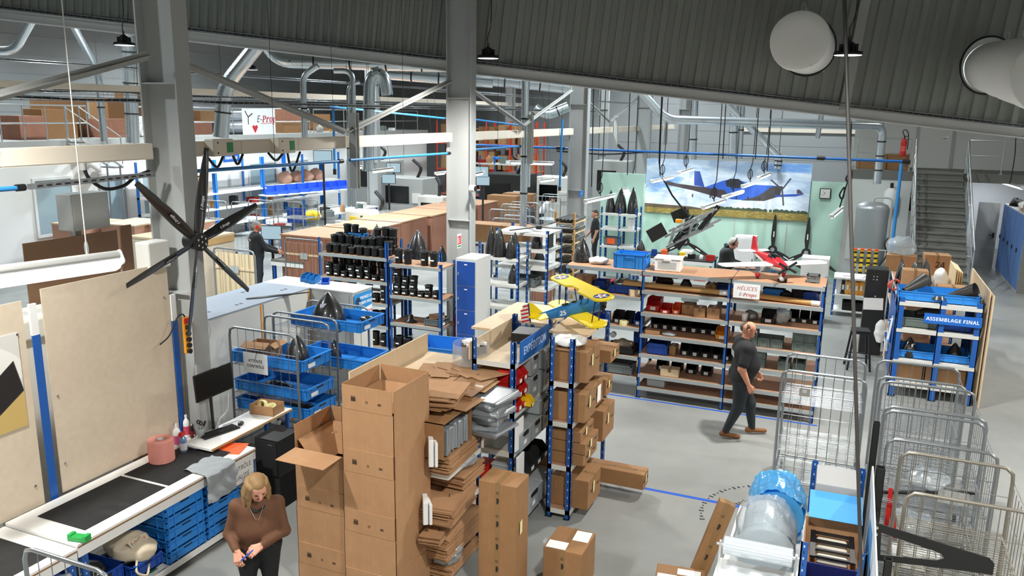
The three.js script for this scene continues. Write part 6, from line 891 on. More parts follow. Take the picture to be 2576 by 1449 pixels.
{ // red and white high-wing model, nose towards the viewer
  const t = thing('model_plane', 'red and white model aeroplane on the long rack top', 'model plane', [-1.05, 2.43, -13.02], -1.05); t.rotation.set(0, -0.95, -0.02, 'YZX'); const re = mat(0xc01f2c, 0.3), wh = M.whiteGloss;
  part(t, 'fuselage', ell([[-0.62, 0.06, 0.025, 0.012], [-0.4, 0.04, 0.05, 0.035], [-0.15, 0.02, 0.09, 0.07], [0.05, 0.01, 0.11, 0.085], [0.2, 0, 0.09, 0.08], [0.36, -0.01, 0.06, 0.055], [0.42, -0.01, 0.03, 0.03]], 20), re); part(t, 'belly', ell([[-0.6, 0.045, 0.02, 0.012], [-0.2, -0.02, 0.06, 0.066], [0.1, -0.045, 0.065, 0.082], [0.36, -0.035, 0.045, 0.054]], 16), wh);
  part(t, 'canopy', ell([[-0.1, 0.08, 0.01, 0.03], [-0.02, 0.095, 0.035, 0.07], [0.1, 0.085, 0.035, 0.07], [0.2, 0.06, 0.01, 0.04]], 14), M.screen);
  part(t, 'wing', [extr([[-0.09, -0.86], [0.09, -0.86], [0.13, -0.06], [0.13, 0.06], [0.09, 0.86], [-0.09, 0.86], [-0.1, 0.06], [-0.1, -0.06]], 0.018, 0.006).rotateX(PI / 2).translate(0.03, -0.015, 0)], wh); for (const s of [-1, 1]) part(t, 'wing_tip', rb(0.17, 0.03, 0.06, 0.012, 0.03, -0.022, s * 0.87), wh);
  part(t, 'fin', extr([[-0.66, 0.06], [-0.45, 0.06], [-0.56, 0.3], [-0.64, 0.3]], 0.014, 0.003).translate(0, 0, -0.007), re); part(t, 'tailplane', extr([[-0.66, -0.26], [-0.55, -0.26], [-0.48, 0], [-0.55, 0.26], [-0.66, 0.26]], 0.01, 0.002).rotateX(PI / 2).translate(0, 0.075, 0), wh);
  part(t, 'propeller', [bx(0.014, 0.34, 0.035, 0.45, -0.01, 0, 0, 1.1), bx(0.014, 0.34, 0.035, 0.45, -0.01, 0, 0, 2.1), sp(0.035, 0.45, -0.01, 0)], M.black);
  for (const [x, z] of [[0.3, 0], [-0.02, 0.22], [-0.02, -0.22]]) { const l = part(t, 'landing_leg', bar([x * 0.9, -0.06, z * 0.3], [x, -0.19, z], 0.01), wh); part(l, 'wheel_fairing', sp(0.05, x, -0.21, z, 1.5, 0.8, 0.55), z ? re : wh); part(l, 'wheel', cy(0.035, 0.035, 0.02, x, -0.235, z, 14, PI / 2), M.rubber); }
}

// ---------------------------------------------------------------- final assembly: benches, print on the wall, lamps
{
  const po = thing('aircraft_print', 'large photo print of a blue aircraft on the mint wall', 'poster', [0, 0, 0]);
  const x0 = -5.86, x1 = -1.1, y0 = 1.72, y1 = 3.36; part(po, 'frame', bl(x0, x1, y0, y1, -24.47, -24.44), M.white);
  part(po, 'print', plate(x1 - x0, y1 - y0, (x0 + x1) / 2, (y0 + y1) / 2, -24.437), print(x1 - x0, y1 - y0, (g, w, h) => {
    const sky = g.createLinearGradient(0, 0, 0, h); sky.addColorStop(0, '#8fa9c4'); sky.addColorStop(1, '#c9d3dc'); g.fillStyle = sky; g.fillRect(0, 0, w, h);
    let s = 77; const R = () => { s = (s * 16807) % 2147483647; return s / 2147483647; };
    for (let k = 0; k < 420; k++) { const x = R() * w, y = Math.pow(R(), 0.8) * h * 0.8, r = 10 + R() * 46; g.fillStyle = ['rgba(236,238,240,0.20)', 'rgba(206,212,219,0.2)', 'rgba(160,172,188,0.16)', 'rgba(110,145,190,0.10)'][k % 4]; g.beginPath(); g.ellipse(x, y, r * 1.7, r * 0.6, 0, 0, 7); g.fill(); }
    for (let k = 0; k < 40; k++) { g.fillStyle = 'rgba(88,134,190,0.22)'; g.beginPath(); g.ellipse(w * (0.02 + R() * 0.2), h * (0.35 + R() * 0.25), 40, 14, 0, 0, 7); g.fill(); g.beginPath(); g.ellipse(w * (0.75 + R() * 0.25), h * (R() * 0.15), 60, 12, 0, 0, 7); g.fill(); }
    g.fillStyle = '#3c4a35'; for (let k = 0; k < 120; k++) { const x = w * (0.42 + R() * 0.58); g.beginPath(); g.arc(x, h * (0.865 - R() * 0.02), 5 + R() * 9, 0, 7); g.fill(); }
    g.fillStyle = '#7c6d35'; g.fillRect(0, h * 0.87, w, h * 0.13); for (let k = 0; k < 900; k++) { g.fillStyle = ['#8f7f40', '#a8924e', '#6d6130', '#b49c58'][k % 4]; g.fillRect(R() * w, h * (0.87 + R() * 0.13), 6 + R() * 16, 2); }
    g.fillStyle = '#5a4a3a'; g.beginPath(); g.moveTo(0, h * 0.83); g.lineTo(w * 0.3, h * 0.85); g.lineTo(w * 0.45, h * 0.9); g.lineTo(0, h * 0.9); g.fill();
    // aircraft: low wing single engine, nose to the right
    const P = (c, pts) => { g.fillStyle = c; g.beginPath(); pts.forEach(([x, y]) => g.lineTo(w * x, h * y)); g.fill(); };
    P('#1f3f86', [[0.305, 0.2], [0.34, 0.2], [0.375, 0.48], [0.31, 0.46]]); P('#2a55b0', [[0.14, 0.45], [0.38, 0.48], [0.48, 0.36], [0.55, 0.3], [0.62, 0.36], [0.68, 0.4], [0.82, 0.4], [0.83, 0.55], [0.74, 0.68], [0.55, 0.68], [0.4, 0.6]]);
    P('#23272f', [[0.5, 0.36], [0.53, 0.31], [0.58, 0.31], [0.62, 0.4], [0.58, 0.48], [0.51, 0.45]]); P('#3d3a3c', [[0.78, 0.42], [0.84, 0.4], [0.83, 0.58], [0.74, 0.68], [0.6, 0.69], [0.7, 0.6]]); P('#3a3537', [[0.82, 0.42], [0.855, 0.41], [0.83, 0.5]]);
    P('#3b3237', [[0.12, 0.43], [0.14, 0.4], [0.2, 0.44], [0.5, 0.52], [0.52, 0.6], [0.5, 0.68], [0.3, 0.55], [0.15, 0.48]]); P('#2b4b9a', [[0.8, 0.56], [0.95, 0.52], [0.97, 0.53], [0.92, 0.57], [0.8, 0.6]]); P('#4a3d45', [[0.925, 0.45], [0.94, 0.45], [0.965, 0.52], [0.925, 0.52]]);
    g.strokeStyle = '#3c3f48'; g.lineWidth = 9; for (const [x, y] of [[0.885, 0.26], [0.77, 0.3], [0.855, 0.74]]) { g.beginPath(); g.moveTo(w * 0.84, h * 0.46); g.lineTo(w * x, h * y); g.stroke(); }
    g.fillStyle = '#2c2a2c'; for (const x of [0.3, 0.41, 0.57, 0.64, 0.71]) g.fillRect(w * x, h * 0.62, 8, 20);
  }, 1024, 0.5));
  const ck = thing('wall_clock', 'square white wall clock with dark rim on mint wall', 'clock', [-0.695, 2.544, -24.49]); part(ck, 'rim', rb(0.3, 0.3, 0.04, 0.05, 0, 0, 0.02, 0, 0, 0, 3), M.blackSteel); part(ck, 'dial', rb(0.25, 0.25, 0.006, 0.04, 0, 0, 0.041), M.offwhite); part(ck, 'hand', [bx(0.012, 0.08, 0.003, -0.025, 0.03, 0.0465, 0, 0, 0.7), bx(0.008, 0.1, 0.003, -0.035, -0.025, 0.0465, 0, 0, 2.0)], M.black); const tk = []; for (let k = 0; k < 12; k++) tk.push(bx(0.006, 0.016, 0.002, Math.sin(k * PI / 6) * 0.105, Math.cos(k * PI / 6) * 0.105, 0.0455, 0, 0, -k * PI / 6)); part(ck, 'hour_marks', tk, M.black);
  // leaning three-blade propellers
  const lean = (label, x, h0) => { const t = thing('leaning_propeller', label, 'propeller', [x, h0, -24.35], 0, 'propellers leaning on the mint wall'); t.rotation.x = -0.05; const sh = [[-0.035, 0.1], [-0.07, 0.35], [-0.05, 0.8], [-0.01, 1.02], [0.02, 1.0], [0.05, 0.7], [0.055, 0.35], [0.035, 0.1]]; for (const a of [0, 2.09, -2.09]) { const b = part(t, 'blade', extr(sh, 0.018, 0.004).rotateZ(a), M.carbon); part(b, 'word_mark', plate(0.03, 0.16, 0, 0.45, 0.024).rotateZ(a), M.offwhite); } part(t, 'hub', [cy(0.13, 0.13, 0.08, 0, 0, 0.01, 22, PI / 2)], M.carbon); part(t, 'hub_face', [cy(0.06, 0.06, 0.02, 0, 0, 0.06, 18, PI / 2)], M.alu); };
  lean('three-blade propeller leaning on the mint wall, left of two', -1.98, 0.86); lean('three-blade propeller leaning on the mint wall beside white cabinet', -1.05, 0.84); lean('single propeller behind the hanging screens on the mint wall', -4.52, 0.9);
  // benches with clutter
  const bench = (label, x0, x1, z0, z1, y) => { const t = thing('work_bench', label, 'bench', [0, 0, 0], 0, 'final assembly benches'); part(t, 'table_top', bl(x0, x1, y - 0.03, y, z0, z1), M.blackMatte); part(t, 'front_beam', bl(x0, x1, y - 0.12, y - 0.031, z0 - 0.02, z0), M.white); for (const x of [x0 + 0.03, x1 - 0.08]) for (const z of [z0 - 0.06, z1 + 0.06]) part(t, 'leg', bl(x, x + 0.05, 0, y - 0.03, z - 0.025, z + 0.025), M.perf); part(t, 'lower_shelf', bl(x0 + 0.05, x1 - 0.05, 0.4, 0.42, z0 - 0.05, z1 + 0.02), M.shelf); };
  bench('black-topped bench with tools before the mint wall', -5.4, -3.15, -20.9, -21.8, 0.95); bench('small table at which the person in black works', -2.55, -1.3, -20.0, -20.9, 0.95);
  const kinds = [[M.white, 'white'], [M.red, 'red'], [M.crateDark, 'dark blue'], [M.orange, 'orange'], [M.greySteel, 'grey'], [M.yellow, 'yellow'], [M.black, 'black']];
  const spots = ['beside the blue crate', 'left of the printer', 'in the middle of the bench', 'at the bench edge', 'near the person in black', 'behind the tools', 'at the right bench end', 'next to the pink roll', 'below the hanging screens'];
  for (let k = 0; k < 9; k++) { const [m, n] = kinds[k % 7], w = rr(0.08, 0.22), h = rr(0.06, 0.18); solid(k % 2 ? 'tool_box' : 'parts_tray', n + (k % 2 ? ' tool box ' : ' parts tray ') + spots[k] + ' in final assembly', k % 2 ? 'tool box' : 'tray', k % 2 ? [rb(w, h, 0.16, 0.015, 0, h / 2, 0), rb(w * 0.4, 0.02, 0.02, 0.008, 0, h + 0.02, 0)] : crateGeo(w, h, 0.16), m, [-5.25 + k * 0.25, 0.951, -21.15 + rr(-0.1, 0.1)], rr(-0.5, 0.5)); }
  for (let k = 0; k < 5; k++) bin(['red', 'grey', 'black', 'white', 'red'][k] + ' bin on the shelf below the tool bench, ' + ord5(k), [-4.9 + k * 0.36, 0.42, -21.1], 0.3, 0.24, 0.4, [M.red, M.greySteel, M.black, M.white, M.red][k], 0, 'bins below the tool bench');
  solid('printer', 'white label printer on the tool bench', 'printer', [rb(0.3, 0.2, 0.26, 0.03, 0, 0.1, 0), rb(0.2, 0.02, 0.1, 0.005, 0, 0.21, 0.04), rb(0.14, 0.01, 0.08, 0.003, 0, 0.06, 0.15)], M.whiteGloss, [-3.9, 0.951, -21.3]);
  for (const [x, n] of [[-2.2, 'cup'], [-1.85, 'blister'], [-1.6, 'jar']]) solid('small_' + n, 'small white ' + n + ' on the table before the person in black', n, [lathe([[0.001, 0], [0.05, 0], [0.055, 0.11], [0.04, 0.12], [0.001, 0.12]], 16)], n === 'jar' ? M.skyblue : M.white, [x, 0.951, -20.25]);
  solid('brown_folder', 'brown folder lying on the table before the person in black', 'folder', rb(0.5, 0.03, 0.36, 0.01, 0, 0.015, 0), mat(0x7a5a45, 0.7), [-2.28, 0.951, -20.4], 0.2);
  const cabn = (label, x, z, w, d, h) => { const t = thing('white_cabinet', label, 'cabinet', [x, 0, z]); part(t, 'body', bl(-w / 2, w / 2, 0, h, -d / 2, d / 2), M.white); part(t, 'door', bl(-w / 2 + 0.02, w / 2 - 0.02, 0.05, h - 0.04, d / 2, d / 2 + 0.015), M.white); part(t, 'handle', bl(w / 2 - 0.06, w / 2 - 0.04, h * 0.5, h * 0.6, d / 2 + 0.015, d / 2 + 0.03), M.black); };
  cabn('white cabinet with number plate at the right end of final assembly', -0.62, -19.6, 0.6, 0.5, 1.5); cabn('white cabinet standing behind the person in black', -2.55, -22.6, 0.55, 0.5, 1.45);
  // shelf with cones left
  rack({ name: 'wire_shelf', label: 'shelf with three bagged cones before the mint panel', x0: -6.5, x1: -5.45, z0: -21.9, z1: -22.45, h: 2.1, along: 'x', bays: 2, shelves: [0.5, 1.0, 1.5, 1.92], board: M.shelf });
  [[-6.3, 0.14, 0.64, 'bagged black cone, left of three on the wire shelf'], [-6.0, 0.18, 0.72, 'large bagged black cone, middle of three on the wire shelf'], [-5.65, 0.155, 0.76, 'bagged black cone, right of three on the wire shelf']].forEach(([x, r, h, l]) => cone(l, [x, 1.922, -22.15], r, h, 'bagged cones in final assembly')); cone('small black cone on the tool bench', [-5.2, 0.951, -21.5], 0.13, 0.34, 'bagged cones in final assembly', true);
  crate('dark crate with orange sheet on the wire shelf', [-6.2, 1.002, -22.15], 0.42, 0.22, 0.3, M.crateGrey, 0, undefined, false); solid('orange_sheet', 'orange sheet stuck on the dark crate', 'sheet', bx(0.22, 0.16, 0.004, 0, 0, 0), M.orange, [-6.2, 1.12, -21.985]); crate('dark green crate low on the wire shelf', [-5.85, 0.502, -22.15], 0.5, 0.26, 0.3, M.crateGreen, 0, undefined, false); solid('red_case', 'long red case below the wire shelf', 'case', rb(0.6, 0.1, 0.3, 0.02, 0, 0.05, 0), M.red, [-6.1, 0.0, -21.5]);
  solid('white_binder', 'white binder with red spine on the wire shelf', 'binder', [rb(0.16, 0.28, 0.2, 0.01, 0, 0.14, 0)], M.paper, [-5.68, 1.502, -22.15]);
  // aluminium frame with screens hanging over the benches
  const hf = thing('screen_frame', 'tilted aluminium frame with dark screens hanging from cables', 'frame', [0, 0, 0]); const A = vec([-3.488, 2.185, -16.432]), Bv = vec([-2.606, 2.662, -16.802]), off = [[0, 0, 0], [0.1, 0.14, 0.1], [0.16, -0.1, -0.1], [0.05, -0.2, 0.05]];
  for (const [x, y, z] of off) part(hf, 'profile', beam(A.clone().add(new THREE.Vector3(x, y, z)), Bv.clone().add(new THREE.Vector3(x, y, z)), 0.045, 0.045), M.alu); for (const k of [0.1, 0.5, 0.9]) part(hf, 'cross_bar', beam(A.clone().lerp(Bv, k).add(new THREE.Vector3(0, -0.22, 0)), A.clone().lerp(Bv, k).add(new THREE.Vector3(0.14, 0.18, 0.1)), 0.04, 0.04), M.alu);
  const scr = (c, w, h, ry, rz) => { const q = part(hf, 'screen', rb(w, h, 0.03, 0.008), M.blackSteel); q.position.copy(vec(c)); q.rotation.set(0, ry, rz, 'YXZ'); }; scr([-3.6, 2.302, -16.168], 0.36, 0.28, 0.4, 0.55); scr([-3.303, 2.604, -16.944], 0.34, 0.24, 0.5, 0.4); scr([-3.109, 2.268, -16.699], 0.75, 0.3, 1.0, 0.75); scr([-2.653, 2.608, -16.674], 0.62, 0.1, 0.2, 0.95); part(hf, 'orange_box', rb(0.14, 0.08, 0.1, 0.02).translate(...[-3.193, 2.546, -16.339]), M.amber);
  part(hf, 'cable', tube([[-3.737, 9.5, -16.652], [-3.737, 4.023, -16.652], [-3.647, 3.439, -16.69], [-3.459, 3.03, -16.77], [-3.052, 2.602, -16.723]], 0.02, 6), M.cable); part(hf, 'cable_coil', [0, 1, 2, 3].map(k => new THREE.TorusGeometry(0.09 + k * 0.012, 0.008, 5, 20).rotateY(k * 0.5).translate(...A.clone().lerp(Bv, 0.25 + k * 0.18).toArray())), mat(0x9da1a3, 0.5));
}
// battens hanging over final assembly: two rows running away from the viewer
{
  const rows = [[1473,508,1545,492,'nearest batten of the left row over the blue crate'],[1562,480,1620,467,'second batten of the left row before the mint panel'],[1640,457,1692,446,'third batten of the left row before the photo print'],[1708,436,1743,425,'farthest batten of the left row above the tail fin'],[1768,523,1822,505,'nearest batten of the right row above the screen frame'],[1820,497,1868,483,'second batten of the right row before the aircraft nose'],[1868,470,1905,458,'third batten of the right row'],[1908,449,1935,438,'farthest batten of the right row near the print corner']];
  const ends = [[[-6.121, 2.5, -19.24], [-5.934, 2.5, -21.185]], [[-6.147, 2.5, -22.641], [-5.98, 2.5, -24.714]], [[-5.834, 2.6, -25.133], [-5.643, 2.6, -27.331]], [[-5.129, 2.85, -25.788], [-5.141, 2.85, -28.219]], [[-3.246, 2.5, -19.42], [-3.036, 2.5, -21.387]], [[-3.108, 2.55, -21.71], [-2.865, 2.55, -23.629]], [[-2.795, 2.75, -22.974], [-2.62, 2.75, -24.92]], [[-2.459, 2.95, -23.625], [-2.366, 2.95, -25.643]]];
  ends.forEach(([a, b], i) => { const mz = (a[2] + b[2]) / 2, mx = (a[0] + b[0]) / 2, s = mz < -23.3 ? 23.3 / -mz : 1; const q = (p) => [p[0] * s, 4.65 - (4.65 - p[1]) * s, p[2] * s]; batten(q(a), q(b), 0, rows[i][4], 'battens over final assembly'); const c = [(q(a)[0] + q(b)[0]) / 2, q(a)[1], (q(a)[2] + q(b)[2]) / 2]; const t = thing('lamp_cable', 'black supply cable of the ' + rows[i][4].split(' over ')[0].split(' before ')[0].split(' above ')[0].split(' near ')[0], 'cable', [0, 0, 0], 0, 'black lamp cables'); part(t, 'cable', tube([[c[0], c[1] + 0.06, c[2]], [c[0] - 0.03, c[1] + 0.4, c[2]], [c[0] + 0.03, c[1] + 1, c[2]], [c[0] + 0.02, 9.5, c[2]]], 0.012, 5), M.cable); part(t, 'coil', [0, 1, 2].map(k => new THREE.TorusGeometry(0.1 + k * 0.01, 0.009, 5, 18).rotateY(0.3 + k * 0.5).scale(0.7, 1.3, 0.7).translate(c[0] - 0.02, c[1] + 0.28, c[2])), M.cable); });
  batten([-0.359, 2.528, -18.831], [-0.191, 2.616, -19.769], 0, 'batten seen end-on hanging right of the wall clock', 'battens over final assembly'); { const t = thing('lamp_cable', 'black cable bundle holding the end-on batten near the clock', 'cable', [0, 0, 0], 0, 'black lamp cables'); part(t, 'cable', [tube([[-0.224, 2.684, -19.43], [-0.137, 3.147, -19.467], [-0.097, 3.412, -19.484], [-0.164, 4.622, -19.455], [-0.213, 5.13, -19.435], [-0.213, 9.5, -19.435]], 0.016, 5)], M.cable); part(t, 'coil', [tube([[-0.251, 2.969, -19.419], [-0.161, 3.147, -19.456], [-0.177, 2.881, -19.45]], 0.02, 5, 20, true), tube([[-0.154, 3.323, -19.46], [-0.056, 3.501, -19.501], [-0.049, 3.255, -19.504]], 0.02, 5, 20, true)], M.cable); }
}
// ---------------------------------------------------------------- right side: assembly rack, stool, tank, lockers
{
  rack({ name: 'assembly_rack', label: 'blue rack with the ASSEMBLAGE FINAL sign', x0: 0.9, x1: 2.14, z0: -14.6, z1: -15.5, h: 1.74, along: 'x', bays: 2, uw: 0.09, um: M.blue, shelves: [0.25, 0.66, 1.2, 1.66], board: M.offwhite });
  const sg = thing('assembly_sign', 'blue sign with white letters ASSEMBLAGE FINAL', 'sign', [1.72, 1.43, -14.57]); part(sg, 'plate', bx(0.84, 0.17, 0.006), mat(0x1464c0, 0.5)); part(sg, 'lettering', plate(0.84, 0.17, 0, 0, 0.0045), print(0.84, 0.17, (g, w, h) => { g.fillStyle = '#1464c0'; g.fillRect(0, 0, w, h); g.fillStyle = '#eef3fa'; g.textAlign = 'center'; g.textBaseline = 'middle'; g.font = 'bold 50px sans-serif'; g.fillText('ASSEMBLAGE FINAL', w / 2, h / 2 + 3); }, 512));
  crate('long blue tray with black parts on top of the assembly rack', [1.5, 1.662, -15.04], 1.2, 0.16, 0.6, M.crate, 0, 'trays on the assembly rack', false); crate('dark green tray at the upper left of the assembly rack', [1.22, 1.202, -15.05], 0.58, 0.17, 0.6, M.crateGreen, 0, 'trays on the assembly rack', false); crate('long blue tray with cones on the middle board of the assembly rack', [1.5, 0.662, -15.04], 1.12, 0.14, 0.6, M.crate, 0, 'trays on the assembly rack', false); crate('dark blue tray at the upper right of the assembly rack', [1.82, 1.202, -15.06], 0.46, 0.12, 0.6, M.crateDark, 0, 'trays on the assembly rack', false);
  cone('black cone at the left of the middle blue tray', [1.16, 0.68, -14.85], 0.13, 0.34, 'cones on the assembly rack', true); cone('black cone at the right of the middle blue tray', [1.86, 0.68, -15.0], 0.13, 0.28, 'cones on the assembly rack'); solid('dark_disc', 'dark disc part between the cones in the blue tray', 'disc', [cy(0.12, 0.1, 0.05, 0, 0.025, 0, 22)], M.carbon, [1.52, 0.68, -14.9]);
  const shell = (label, x, y, z, ry, rz) => { const o = solid('cut_shell', label, 'shell', new THREE.CylinderGeometry(0.06, 0.16, 0.42, 24, 1, true, 0, 4).rotateZ(PI / 2), (() => { const m = mat(0x33322f, 0.35); m.side = THREE.DoubleSide; return m; })(), [x, y, z], ry, 'dark shells on the assembly rack'); o.rotation.z = rz; }; shell('dark open shell lying at the left of the top tray', 1.15, 1.86, -15.0, 0.5, 0.4); shell('dark open shell at the right of the top tray', 1.85, 1.82, -14.85, -0.4, 0.35); shell('dark shell on the second board of the assembly rack', 1.4, 1.43, -15.0, 0.3, 0.15); solid('dark_disc', 'dark round part in the middle of the top tray', 'disc', [cy(0.16, 0.13, 0.06, 0, 0.03, 0, 22)], M.carbon, [1.5, 1.72, -14.85]);
  for (const [x, w, i] of [[1.15, 0.5, 0], [1.75, 0.6, 1]]) carton(i ? 'brown carton low right on the assembly rack' : 'brown carton low left on the assembly rack', [x, 0.252, -15.05], w, 0.28, 0.5, { m: M.card, tape: false });
  // shelves behind with boxes and bags
  rack({ name: 'assembly_shelf', label: 'shelf row with cartons behind the assembly rack', x0: 0.95, x1: 2.1, z0: -15.8, z1: -19.2, h: 1.5, along: 'z', bays: 2, shelves: [0.3, 0.9, 1.45], board: M.mdf });
  solid('side_board', 'tall pale board along the right side of the assembly rack', 'board', [bl(2.2, 2.22, 0, 1.95, -14.6, -16.9), bl(2.24, 2.26, 0, 1.9, -14.5, -16.8)], M.ply);
  const K = (l, x, y, z, w, h, d, m = M.card) => carton(l, [x, y, z], w, h, d, { m, group: 'cartons behind the assembly rack', turn: rr(-0.1, 0.1) });
  K('upright brown carton behind the top tray', 1.2, 1.452, -16.1, 0.42, 0.52, 0.3); K('carton with open flap right of the top tray', 1.82, 1.452, -15.98, 0.5, 0.3, 0.3); const c24 = K('brown carton marked 24 beside the stairs', 1.78, 1.452, -18.9, 0.5, 0.42, 0.4); part(c24, 'number_mark', plate(0.24, 0.13, 0.05, 0.22, 0.21), print(0.24, 0.13, (g, w, h) => { g.fillStyle = '#a8794d'; g.fillRect(0, 0, w, h); g.fillStyle = '#2b2018'; g.font = 'bold 92px sans-serif'; g.textAlign = 'center'; g.textBaseline = 'middle'; g.fillText('24', w / 2, h / 2); }, 128)); K('brown carton under the plastic bag', 1.12, 1.452, -19.0, 0.6, 0.34, 0.4); solid('plastic_bag', 'clear crumpled plastic bag on the carton beside the stairs', 'bag', heapGeo(0.6, 0.4, 0.4, 0.025, 14, 5), M.film, [1.12, 1.8, -19.0]);
  for (let k = 0; k < 7; k++) cone('dark bagged cone in the row behind the carton, ' + ord5(k), [1.06 + (k % 3) * 0.2, 1.452, -16.8 - Math.floor(k / 3) * 0.42 - (k % 2) * 0.1], 0.1, 0.46 + 0.05 * (k % 3), 'bagged cones behind the assembly rack'); solid('white_bag', 'white bag roll behind the bagged cones', 'bag', heapGeo(0.3, 0.42, 0.3, 0.015, 16, 2), M.white, [1.72, 1.452, -17.2]);
  for (let k = 0; k < 4; k++) solid('wood_lath', 'pale wooden board standing in the shelf row, ' + ord5(k), 'board', bl(0, 0.02, 0, 0.5 - 0.04 * k, 0, -1.0), M.woodPale, [1.9 + k * 0.05, 1.452, -16.6 - k * 0.12], 0, 'boards in the shelf row'); solid('red_cable', 'red cable coil hanging at the shelf corner', 'cable', [0, 1, 2].map(k => new THREE.TorusGeometry(0.12 + 0.015 * k, 0.014, 6, 24).rotateY(0.5 + k * 0.3).scale(1.1, 0.7, 1)), mat(0xc65a48, 0.6), [0.9, 1.62, -16.3]);
  solid('tool_board', 'blue board with hanging tools on the left of the assembly rack', 'board', bl(0.875, 0.885, 0.3, 1.5, -14.8, -16.5), M.blue);
  for (let k = 0; k < 9; k++) { const t = thing('hanging_tool', ['white rolled plan', 'blue tube', 'wooden stick', 'clear bag strip', 'white card', 'blue handle', 'pale lath', 'white tube', 'dark rod'][k] + ' hanging on the rack side near the reel', 'tool', [0.86 - 0.02 * (k % 3), 1.3 - 0.09 * k, -15.0 - 0.14 * k], 0.2, 'things hanging on the rack side'); part(t, 'body', bar([0, 0, 0], [0.05 * ((k % 3) - 1), -0.4, 0.05], 0.018 + 0.008 * (k % 2), 7), [M.paper, M.crate, M.wood, M.clearPlastic, M.paper, M.blue, M.woodPale, M.white, M.black][k]); part(t, 'clip', sp(0.022, 0, 0, 0), M.alu); }
  // stool
  const st = thing('stool', 'black metal stool with cross bars before the assembly rack', 'stool', [0.4, 0, -16.05], 0.15); part(st, 'seat', [rb(0.32, 0.03, 0.32, 0.012, 0, 0.75, 0), rb(0.3, 0.05, 0.3, 0.01, 0, 0.72, 0)], M.black); for (const sx of [-1, 1]) for (const sz of [-1, 1]) part(st, 'leg', beam([sx * 0.13, 0.73, sz * 0.13], [sx * 0.2, 0, sz * 0.2], 0.035, 0.035, [0, 0, 1]), M.black); for (const s of [-1, 1]) { part(st, 'cross_bar', bar([-0.175, 0.25, s * 0.175], [0.175, 0.25, s * 0.175], 0.009), M.black); part(st, 'cross_bar', bar([s * 0.175, 0.25, -0.175], [s * 0.175, 0.25, 0.175], 0.009), M.black); }
  const dc = thing('tool_tower', 'dark grey tool tower with paper sheets beside the stool', 'tool tower', [0.62, 0, -17.3]); part(dc, 'body', rb(0.4, 1.75, 0.4, 0.02, 0, 0.875, 0), M.blackSteel); part(dc, 'paper_sheet', [bx(0.36, 0.24, 0.004, -0.02, 1.05, 0.206, 0, 0, 0.06)], M.paper); part(dc, 'knob', [0, 1, 2, 3].map(k => sp(0.015, -0.06 + (k % 2) * 0.06, 1.6 - Math.floor(k / 2) * 0.06, 0.205)), M.alu); solid('hanging_cloth', 'white cloth hanging at the tool tower', 'cloth', heapGeo(0.22, 0.5, 0.1, 0.01, 18, 4), M.paper, [0.78, 0.3, -17.02]);
  const rl = thing('tape_reel', 'orange-pink tape reel on a white holder', 'reel', [0.689, 1.16, -18.078], 0); part(rl, 'arm', bar([0, 0, 0.03], [0.62 - rl.position.x, 0.05, -17.06 - rl.position.z], 0.012, 6), M.white); part(rl, 'reel', [new THREE.TorusGeometry(0.09, 0.045, 8, 26)], mat(0xd8684f, 0.6)); part(rl, 'hub', cy(0.05, 0.05, 0.05, 0, 0, 0, 16, PI / 2), M.navy); part(rl, 'holder', bent([[-0.06, 0.2, 0], [0.16, 0.26, 0], [0.2, 0.1, 0.05], [0, 0, 0.05]], 0.014, 0.05, 7), M.white);
  // striped belts on a rod
  const rod = thing('belt_rod', 'orange-tipped rod with four yellow and black striped belts', 'barrier', [0, 0, 0]); const ra = vec([0.175, 1.51, -21.225]), rb2 = vec([1.175, 1.549, -21.103]); part(rod, 'rod', bar(ra, rb2, 0.014, 8), M.alu); part(rod, 'post', bar([rb2.x, 0, rb2.z], [rb2.x, rb2.y, rb2.z], 0.016, 8), M.greySteel); for (let k = 0; k < 4; k++) { const p = ra.clone().lerp(rb2, 0.04 + k * 0.155), b = part(rod, 'belt', bx(0.085, 1.05, 0.006, p.x, p.y - 0.52, p.z + 0.016, 0.3), M.yellow); for (let j = 0; j < 8; j++) part(b, 'stripe', bx(0.088, 0.045, 0.0075, p.x, p.y - 0.08 - j * 0.125, p.z + 0.016, 0.3, 0, 0.0), M.black); part(b, 'clip', rb(0.1, 0.05, 0.04, 0.008, p.x, p.y, p.z + 0.01, 0.3), M.orange); }
